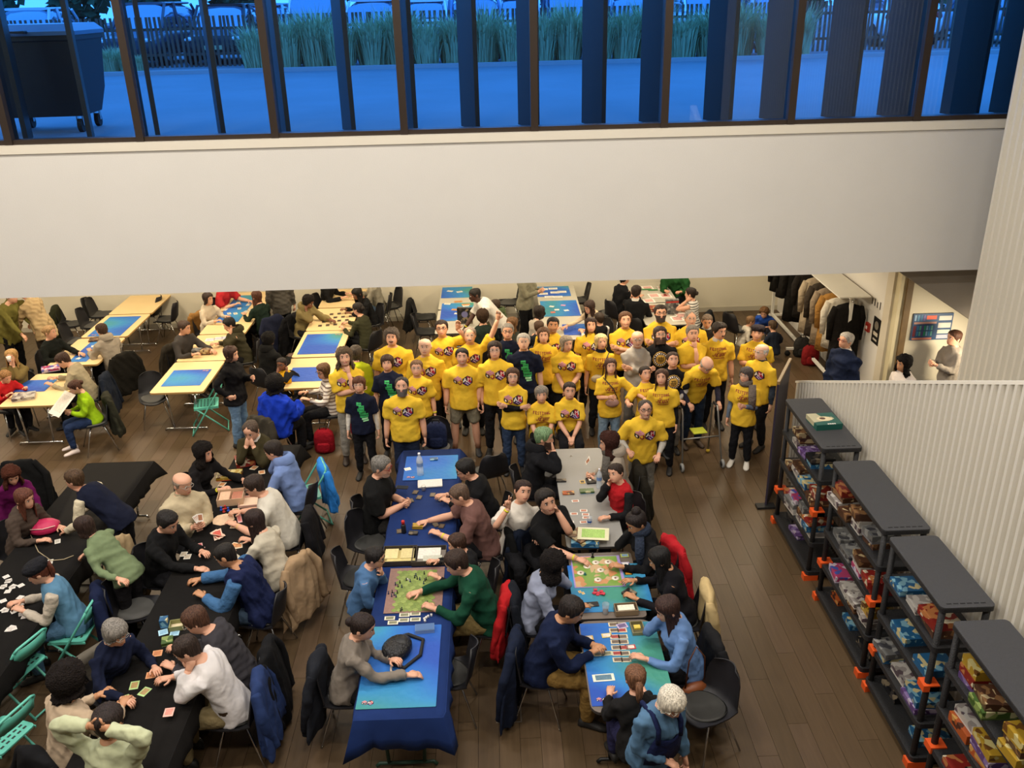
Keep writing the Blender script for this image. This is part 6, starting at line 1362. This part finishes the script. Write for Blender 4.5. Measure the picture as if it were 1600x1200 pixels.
bx(383, 722, ZC, .24, .28, .05, 'red', 20, 'red and cream game box before the olive jumper man', side='b04030'); bx(359, 745, ZC, .30, .20, .05, 'yellow', 5, 'flat yellow white game box at the yellow wristband', side='c85028')
open_tray(362, 782, ZC, .30, .26, .09, 'c8a888', 'd8c0a0', 8, 'open cream box with card slots on the black cloth', [(-.07, 0, .12, .2, .07, 'd8b090'), (.07, .02, .12, .18, .05, 'b07058')])
open_tray(390, 785, ZC, .24, .24, .03, 'c8a090', 'd8bca0', 8, 'shallow box lid beside the open cream box')
p = at(349, 812, ZC); o = MB().use(mat('board_print', 'd8b898', .5, 0, .3, 30)).tube([(p.x, p.y, ZC), (p.x, p.y, ZC + .004)], .13, 8).build('octagon_board'); tag(o, 'octagonal cream game board in front of the white t-shirt man', 'board')
e = empty('card_fan', at(341, 840, ZC), R(20), 'propped up fan of red cards in the middle of the black cloth', 'cards')
for k in range(3): o = inst('card', card_mesh(.10, .14, 'e0c0a8', 'c05040'), e, (0, 0, .04 + .002 * k), R(40 * k)); o.rotation_euler = (R(18), R(15 * k - 12), R(40 * k))
def pawn(x, y, z, col, label, group, h_=.03, r=.011):
    p = at(x, y, z); o = MB().use(mat('game_piece', col, .4)).rings([[V((rr * math.cos(2*PI*k/8), rr * math.sin(2*PI*k/8), zz)) for k in range(8)] for rr, zz in ((r, 0), (r, h_ * .12), (r * .55, h_ * .3), (r * .45, h_ * .6), (r * .7, h_ * .75), (r * .6, h_ * .92), (r * .2, h_))]).build('game_piece', None, None, True, (p.x, p.y, z)); return tag(o, label, 'game piece', group)
for x, y, c in ((346, 797, '2a50b8'), (352, 795, 'c03028'), (357, 798, '2a50b8'), (350, 800, 'b8302a')): pawn(x, y, ZC, c, f'{"blue" if c[0] == "2" else "red"} plastic figure beside the open cream box', 'coloured figures on the black cloth', .05, .02)
def dice(x, y, z, label, group, s_=.018, col='e8e4dc'):
    p = at(x, y, z); e = empty('die', (p.x, p.y, z), crnd.uniform(0, 1.5), label, 'die', group); MB().use(mat('die_plastic', col, .35)).box((-s_/2, -s_/2, 0), (s_/2, s_/2, s_)).build('cube', None, e)
    MB().use(mat('die_pip', '1c1c1c', .5)).ball((0, 0, s_), (.003, .003, .0008), 6, 4).build('pip', None, e)
for x, y in ((663, 968), (666, 966), (669, 964), (674, 962), (664, 971)): dice(x, y, ZN, 'white die below the battle board', 'white dice')
# small boxes by the charcoal jumper
p = at(258, 978, ZC); o = game_box(p.x, p.y, ZC, .075, .075, .09, 'blue', R(10), 'small light blue cube box beside the charcoal jumper man', side='5a90b8')
open_tray(277, 980, ZC, .13, .12, .05, '8a8a58', 'd0c0a0', 10, 'small olive tray at the face of the charcoal jumper man'); bx(262, 1004, ZC, .10, .11, .035, 'green', 15, 'small pale green card deck near the balding head', side='a8b890')
# pink bag with cable
p = at(72, 830, ZC); e = empty('handbag', (p.x, p.y, ZC), R(15), 'bright pink bag lying on the left black cloth', 'bag')
MB().use(mat('pink_leather', 'c8285a', .5, 0, .1, 10, .4, 12)).rings([[V((a * math.cos(2*PI*k/16), b * math.sin(2*PI*k/16), z)) for k in range(16)] for a, b, z in ((.13, .09, 0), (.17, .12, .03), (.165, .11, .09), (.12, .07, .13), (.05, .02, .14))]).build('bag_body', None, e, True)
MB().use(mat('bag_trim', 'e8b8b0', .5)).tube([(-.13, -.09, .10), (0, -.115, .095), (.13, -.09, .10)], .006, 6).build('zip', None, e, True)
mb = MB().use(mat('cable', 'a89878', .6)); pts = [at(*q, ZC + .006) for q in ((45, 830), (60, 862), (80, 876), (100, 874), (115, 868))]; tag(mb.tube(pts, .005, 6).build('cable', None, None, True), 'thin beige cord lying below the pink bag', 'cord')
# navy cloth things
p = at(657, 742, ZN); e = empty('water_bottle', (p.x, p.y, ZN), 0, 'clear plastic water bottle on the blue green mat', 'bottle')
def rev(prof, n=16): return [[V((r_ * math.cos(2*PI*k/n), r_ * math.sin(2*PI*k/n), z)) for k in range(n)] for r_, z in prof]
CLEAR = mat('clear_plastic', 'dfe8ee', .08, 0, .02, alpha=.45); MB().use(CLEAR).rings(rev([(.038, 0), (.042, .01), (.042, .10), (.038, .115), (.042, .13), (.042, .20), (.034, .24), (.014, .275), (.014, .29)])).build('bottle_body', None, e, True)
MB().use(plain('e8e8f0')).rings(rev([(.016, .288), (.016, .308)])).build('cap', None, e, True); MB().use(plain('6a88b8')).rings(rev([(.0425, .13), (.0425, .18)]), False).build('label_band', None, e, True)
p = at(936, 762, ZT); e2 = copy_tree(e); e2.location = (p.x, p.y, ZT); e2.scale = (.8, .8, .85); tag(e2, 'small clear bottle beside the boy in red jacket', 'bottle')
p = at(672, 756, ZN); tag(MB().use(mat('paper', 'd8d4cc', .8, 0, .05, 20, .4, 30)).rbox((-.15, -.09, 0), (.15, .09, .012), .01).build('paper_pad', None, None, False, (p.x, p.y, ZN), R(4)), 'folded white paper pad below the water bottle', 'paper')
bx(678, 718, ZN + .003, .10, .07, .015, 'blue', 5, 'small blue card packet right of the water bottle'); bx(653, 824, ZN, .12, .08, .035, 'yellow', -4, 'yellow card box beside the red topped bottle', side='c8a020'); bx(646, 834, ZN, .10, .06, .02, 'black', -4, 'flat black deck below the yellow card box')
p = at(631, 832, ZN); e = empty('red_cap_bottle', (p.x, p.y, ZN), 0, 'black bottle with red cap left of the yellow card box', 'bottle'); MB().use(plain('18181a')).rings(rev([(.026, 0), (.027, .01), (.027, .09), (.018, .11)])).build('bottle_body', None, e, True); MB().use(plain('c02418')).rings(rev([(.019, .108), (.019, .15), (.014, .155)])).build('cap', None, e, True)
p = at(662, 766, ZN); e = empty('paper_cup', (p.x, p.y, ZN), 0, 'small white paper cup beside the paper pad', 'cup'); MB().use(plain('e0dcd0')).rings(rev([(.022, 0), (.03, .06), (.031, .062), (.028, .06), (.02, .01)]), True).build('cup_wall', None, e, True)
open_tray(625, 872, ZN, .36, .30, .06, '3a342e', 'd0c084', 0, 'open dark box with yellow inserts above the battle board, left one', [(-.09, .04, .14, .18, .03, 'd8c890'), (.08, .04, .14, .18, .03, 'd0c088'), (.02, -.09, .3, .06, .03, 'c8b878')])
open_tray(671, 872, ZN, .36, .30, .06, '3a342e', '8a8078', 0, 'open dark box with booklets above the battle board, right one', [(0, .03, .24, .2, .04, 'd8d4c8'), (.04, -.07, .2, .1, .045, 'b8b8a8')])
a, b = at(599, 959, ZN), at(690, 886, ZN); bw, bh = .50, b.y - a.y; e = empty('battle_board', ((a.x + at(690, 957, ZN).x) / 2, (a.y + b.y) / 2, ZN), 0, 'large green hexagon battle board between the boy and the green jumper man', 'board'); bw = at(690, 957, ZN).x - a.x
MB().use(mat('board_edge', '8a6a60', .6, 0, .3, 30)).box((-bw/2, -bh/2, 0), (bw/2, bh/2, .004)).build('base', None, e)
hx_m = [mat('hex_grass', c, .6, 0, .2, 25) for c in ('7c8e46', '8a9a50', '728440')]; hr = .030; hexm = [MB().use(m_).prism([(hr * .97 * math.cos(R(60 * k + 30)), hr * .97 * math.sin(R(60 * k + 30))) for k in range(6)], .004, .0062).mesh('hex_tile', False) for m_ in hx_m]
nx = int((bw - .10) / (hr * 1.732)); ny = int((bh - .03) / (hr * 1.5))
for j in range(ny):
    for i in range(nx - (j % 2)):
        inst('hex_tile', hexm[(i * 7 + j * 5) % 3], e, (-(nx - 1) / 2 * hr * 1.732 + i * hr * 1.732 + (j % 2) * hr * .866, -bh / 2 + .03 + j * hr * 1.5 + .01, 0))
for x, y in ((618, 914), (622, 917), (625, 911), (628, 918), (613, 926), (616, 930), (621, 927), (612, 932), (635, 907), (641, 909), (648, 903), (652, 905), (650, 900), (656, 906), (664, 908), (662, 912), (666, 906), (668, 943), (665, 944), (626, 955), (628, 953), (663, 897), (607, 928), (619, 933)): pawn(x, y, ZN + .006, '1f2f5a' if (x + y) % 3 else '20242c', 'dark blue soldier figure on the battle board', 'soldier figures', .035, .009)
for x, y in ((637, 906), (640, 908), (664, 919)): dice(x, y, ZN + .006, 'white cube on the battle board', 'white cubes on the board', .014)
p = at(664, 985, ZN); e = empty('clear_case', (p.x, p.y, ZN), R(4), 'clear blue plastic case at the top edge of the near mat', 'case'); MB().use(mat('blue_clear', '9ab8d8', .1, 0, .05, alpha=.5)).box((-.09, -.05, 0), (.09, .05, .04)).build('shell', None, e); MB().use(mat('case_grid', '4a6a98', .3)).box((-.085, -.045, .041), (.085, .045, .043)).build('lid_grid', None, e)
p = at(621, 1020, ZN + .003); e = empty('shoulder_bag', (p.x, p.y, ZN + .003), R(-20), 'shiny black patterned shoulder bag on the near blue mat', 'bag')
MB().use(mat('black_glitter', '1c1c1e', .35, .2, .9, 60, .6, 50)).rings([[V((a_ * math.cos(2*PI*k/18), b_ * math.sin(2*PI*k/18), z)) for k in range(18)] for a_, b_, z in ((.10, .13, 0), (.13, .17, .03), (.13, .165, .08), (.09, .12, .115), (.02, .03, .12))]).build('bag_body', None, e, True)
MB().use(mat('black_pocket', '141416', .5)).ball((.02, .05, .10), (.07, .07, .03)).build('pocket', None, e, True)
MB().use(mat('strap_web', '101012', .7)).tube([(-.05, .15, .05), (0, .24, .02), (.16, .22, .012), (.22, .02, .012), (.15, -.18, .012), (.02, -.17, .03)], .018, 6).build('strap', None, e, True); MB().use(plain('c8b8a8')).tube([(.02, -.12, .09), (.05, -.24, .02), (.11, -.33, .012)], .010, 6).build('zip_tassel', None, e, True)
# grey row things
bx(877, 752, ZT, .12, .06, .02, 'black', 0, 'flat black card case left on the long grey table'); bx(888, 771, ZT, .14, .08, .015, 'orange', 0, 'orange picture card box on the long grey table', side='c8b8a0'); bx(917, 769, ZT, .17, .08, .03, 'green', 3, 'green and blue card box beside the small bottle', side='2a78b0')
open_tray(926, 752, ZT, .16, .13, .02, '17171a', '2a241c', 5, 'black folding tray by the boy in red jacket', [(-.03, .02, .03, .03, .01, 'e0dcd0')])
p = at(892, 713, ZT); tag(MB().use(CHROME).tube([(p.x, p.y, ZT), (p.x, p.y, ZT + .004)], .014, 14).build('coin', None, None, True), 'single coin between the green haired man and the beige hoodie', 'coin')
p = at(921, 818, ZT); e = empty('cup', (p.x, p.y, ZT), 0, 'clear cup with blue band beside the white cards', 'cup'); MB().use(CLEAR).rings(rev([(.024, 0), (.032, .085)]), False).build('cup_wall', None, e, True); MB().use(plain('2a58a8')).rings(rev([(.0265, .02), (.0285, .045)]), False).build('band', None, e, True)
bx(914, 848, ZT, .30, .20, .05, 'blue', -6, 'blue game box under the booklets on the grey table', side='2a70a8'); bx(905, 838, ZT + .052, .20, .24, .02, 'brown', 40, 'brown picture booklet on the blue game box')
p = at(927, 834, ZT + .075); o = inst('rule_booklet', card_mesh(.34, .24, 'd8d4b0', '9ac060'), None, (p.x, p.y, ZT + .075), R(-8)); tag(o, 'green and white rule booklet spread on top of the game box', 'booklet')
a, b = at(898, 919, ZT + .004), at(966, 868, ZT + .004); bx0, bx1 = a.x, at(979, 918, ZT + .004).x; e = empty('map_board', ((bx0 + bx1) / 2, (a.y + b.y) / 2, ZT + .003), 0, 'colourful orange and green map board with white discs', 'board'); w2, h2 = (bx1 - bx0) / 2, (b.y - a.y) / 2
MB().use(mat('lilac_rim', '9a88c0', .5)).box((-w2, -h2, 0), (w2, h2, .004)).build('rim', None, e)
MB().use(art('8fb850', 'e8a068', 'e8c090', 13)).box((-w2 + .015, -h2 + .012, .004), (w2 - .03, h2 - .01, .0052)).build('map_print', None, e)
for u, v in ((-.75, -.1), (-.42, .35), (.0, .62), (.55, .62), (-.05, -.62), (.72, -.55), (.15, .05)):
    dsk = MB().use(plain('e8dcc8')).tube([(u * w2 * .9, v * h2 * .9, .006), (u * w2 * .9, v * h2 * .9, .009)], .038, 16).build('disc', None, e, True); MB().use(plain('6a4a40')).tube([(u * w2 * .9, v * h2 * .9, .009), (u * w2 * .9, v * h2 * .9, .0096)], .014, 5).build('disc_print', None, dsk)
pawn(926, 871, ZT + .008, '141414', 'black figure standing at the top edge of the map board', None, .06, .018); pawn(914, 898, ZT + .008, '1f6a60', 'teal figure in the middle of the map board', None, .025, .018)
for k in range(9): p_ = (930 + crnd.uniform(-2, 14), 924 + crnd.uniform(-3, 6)); card(*p_, ZT + .005 + .002 * k, 'small red tile heaped below the map board', 'red tiles below the map board', 'b8243a', 'c83048', .035, .035, crnd.uniform(0, 90), 'red_tile', 'tile')
for x, y in ((906, 925), (911, 927)): card(x, y, ZT + .004, 'round pale token left of the red tiles', 'pale tokens by the red tiles', 'e0d0a8', 'c8a060', .03, .04, None, 'token', 'token')
bx(983, 929, ZT + .004, .11, .11, .03, 'black', 40, 'square black case on the mat beside the light blue jumper'); bx(925, 945, ZT + .004, .13, .07, .01, 'black', 5, 'dark phone lying on the mat by the navy jumper man')
p = at(946, 958, ZT); e = empty('plastic_cup', (p.x, p.y, ZT), 0, 'clear plastic cup with dark rest at the table seam', 'cup'); MB().use(CLEAR).rings(rev([(.025, 0), (.036, .11)]), False).build('cup_wall', None, e, True); MB().use(plain('3a241a')).rings(rev([(.025, .004), (.028, .03)])).build('drink', None, e, True)
open_tray(978, 956, ZT, .22, .13, .06, '8a7458', '4a3c30', 3, 'open brown card box beside the light blue jumper', [(0, 0, .16, .08, .05, 'e4ddc8')]); open_tray(996, 984, ZT, .12, .17, .035, '8a8058', '5a5438', 3, 'olive game tray under the hand of the light blue jumper', [(0, .02, .06, .05, .02, 'd8c050')])
# back tables: boxes
for x, y, l in ((309, 553, 'pale card box stack on the second table row'), (322, 553, 'dark card box stack on the second table row')): bx(x, y, ZT, .16, .12, .09, 'grey' if x < 315 else 'brown', 4, l)
bx(38, 622, ZT, .32, .24, .05, 'white', 20, 'white picture box before the boy in red'); bx(80, 578, ZT, .28, .2, .05, 'pink', 25, 'pink game box between the two left tables'); bx(154, 531, ZT, .3, .2, .03, 'brown', 10, 'flat box at the elbow of the grey hooded man')
p = at(727, 505, ZT); e = empty('standing_box', (p.x, p.y, ZT), R(-5), 'dark game box standing upright behind the waving volunteer', 'box'); MB().use(ARTD['black']).box((-.14, -.03, 0), (.14, .03, .30)).build('box_body', None, e); MB().use(plain('6a6a98')).ball((0, -.031, .18), (.06, .001, .06)).build('printed_emblem', None, e)
p = at(1049, 490, ZT); e = empty('standing_box', (p.x, p.y, ZT), R(5), 'upright grey picture box on the table behind the volunteers', 'box'); MB().use(ARTD['grey']).box((-.12, -.03, 0), (.12, .03, .28)).build('box_body', None, e); MB().use(plain('b03028')).box((-.12, -.032, .22), (.12, -.03, .25)).build('printed_strip', None, e)
bx(1020, 485, ZT, .24, .2, .07, 'red', 0, 'dark red game box behind the tall bearded volunteer'); bx(1040, 462, ZT, .07, .05, .04, 'red', 0, 'small red box on the white sheets', side='b81c18')
for x, y in ((1010, 452), (1020, 453)): card(x, y, ZT + .004, 'green mat piece on the white sheets', 'green mat pieces', '2a7a40', '2a7a40', .2, .08, 5, 'green_mat', 'mat')
# sheet read by the girl in lime green
r_ = who('girl in lime green'); q = r_.matrix_basis @ V((0, -.36, .86)); o = inst('paper_sheet', card_mesh(.30, .40, 'ddd4c8', 'cfc4b8'), None, q, R(-60)); o.rotation_euler = (R(38), 0, R(-38)); tag(o, 'large pale sheet held by the girl in lime green', 'paper')
r_ = who('drinking'); q = r_.matrix_basis @ V((.03, -.20, 1.16)); e = empty('cup', q, 0, 'white cup at the mouth of the woman drinking', 'cup'); MB().use(plain('e4e0da')).rings(rev([(.026, 0), (.036, .08)])).build('cup_wall', None, e, True)
r_ = who('holding a phone'); q = r_.matrix_basis @ V((0, -.36, 1.0)); e = empty('phone', q, R(80), 'dark phone in the hands of the black polo man', 'phone'); MB().use(plain('1a1a1c')).rbox((-.035, -.07, 0), (.035, .07, .008), .01).build('case', None, e); MB().use(mat('screen', '2a3038', .1)).box((-.031, -.063, .008), (.031, .063, .0088)).build('screen', None, e)
for sub, lab in (('cream zip cardigan', 'hand of cards held by the cream cardigan man'), ('beige hoodie holding', 'hand of brown cards held by the beige hoodie woman')):
    r_ = who(sub); q = r_.matrix_basis @ V((0, -.40, .98)); e = empty('card_hand', q, r_.rotation_euler.z, lab, 'cards')
    for k in range(4): o = inst('card', card_mesh(.063, .088, 'e0d8cc', 'a06848'), e, (.012 * (k - 1.5), -.002 * k, 0)); o.rotation_euler = (R(60), R(10 * (k - 1.5)), 0)
# walking frame
r_ = who('walking frame'); e = empty('walking_frame', (r_.location.x - .04, r_.location.y - .46, 0), R(8), 'grey tubular walking frame with front wheels held by the bowing man', 'walking aid'); AL = mat('grey_tube', '9a9a96', .35, .6)
for sx in (-1, 1):
    MB().use(AL).tube([(sx * .27, .18, .02), (sx * .26, .12, .80), (sx * .26, .06, .86), (sx * .26, -.06, .86), (sx * .26, -.10, .80), (sx * .29, -.28, .10)], .013, 8).build('side_frame', None, e, True)
    MB().use(mat('grip', '1c1c1c', .7)).tube([(sx * .26, .07, .865), (sx * .26, -.05, .865)], .018, 8).build('hand_grip', None, e, True)
    wh = MB().use(mat('grey_rubber', '8a8a86', .6)).tube([(sx * .30 - .015, -.30, .065), (sx * .30 + .015, -.30, .065)], .065, 18).build('wheel', None, e, True); MB().use(mat('rubber', '151515', .8)).tube([(sx * .30 - .017, -.30, .065), (sx * .30 + .017, -.30, .065)], .035, 12).build('hub', None, wh, True)
MB().use(AL).tube([(-.28, -.18, .45), (.28, -.18, .45)], .012, 8).build('cross_bar', None, e, True); MB().use(plain('c8d040')).box((-.10, -.16, .50), (.10, .02, .512)).build('seat_strap', None, e); MB().use(mat('tennis_ball', 'c8a830', .8)).ball((.27, .18, .03), .03).build('foot_ball', None, e, True)
# bags
def bag(x, y, z, col, label, w_=.30, h_=.36, d_=.18, name='backpack', rz=0):
    p = at(x, y, z); e = empty(name, (p.x, p.y, 0 if z < .2 else z), R(rz), label, 'bag')
    MB().use(cloth(col)).rings([[V((w_/2 * a_ * math.copysign(abs(math.cos(t)) ** .6, math.cos(t)), d_/2 * a_ * math.copysign(abs(math.sin(t)) ** .6, math.sin(t)), zz * h_)) for t in [2*PI*k/20 for k in range(20)]] for a_, zz in ((.85, 0), (1, .08), (1, .6), (.9, .85), (.55, 1), (.1, 1.01))]).build('bag_body', None, e, True)
    MB().use(cloth(col)).rings([[V((w_ * .32 * a_ * math.cos(t), -d_/2 - .02 + .03 * math.sin(t), zz * h_)) for t in [2*PI*k/14 for k in range(14)]] for a_, zz in ((.8, .1), (1, .2), (1, .42), (.8, .5))]).build('front_pocket', None, e, True)
    MB().use(mat('strap_web', '17171a', .7)).tube([(-.05, 0, h_), (-.04, 0, h_ + .05), (.04, 0, h_ + .05), (.05, 0, h_)], .009, 6).build('carry_loop', None, e, True); return e
bag(683, 697, .46, '1c2440', 'dark blue backpack on the chair behind the blue green mat'); bag(508, 700, .05, '8a1220', 'red bag on the floor beside the chin-holding man'); bag(1265, 565, .05, '7a1a1c', 'dark red bag under the coat rack'); bag(1252, 552, .05, '2c2a28', 'black bag under the coat rack near its middle post')
p = at(1085, 1082, .42); e = empty('handbag', (p.x, p.y, .30), R(20), 'brown leather handbag hanging beside the light blue jumper chair', 'bag'); MB().use(mat('tan_leather', '7a4220', .45)).rings([[V((.14 * a_ * math.cos(2*PI*k/18), .06 * a_ * math.sin(2*PI*k/18), z)) for k in range(18)] for a_, z in ((.6, 0), (.95, .04), (1, .12), (.85, .20), (.3, .22))]).build('bag_body', None, e, True); MB().use(mat('tan_strap', '5a3018', .5)).tube([(-.1, 0, .2), (-.08, 0, .5), (0, .02, .62), (.08, 0, .5), (.1, 0, .2)], .007, 6).build('strap', None, e, True)
chpx(683, 700, 0, 'black shell chair behind the far end of the navy cloth')
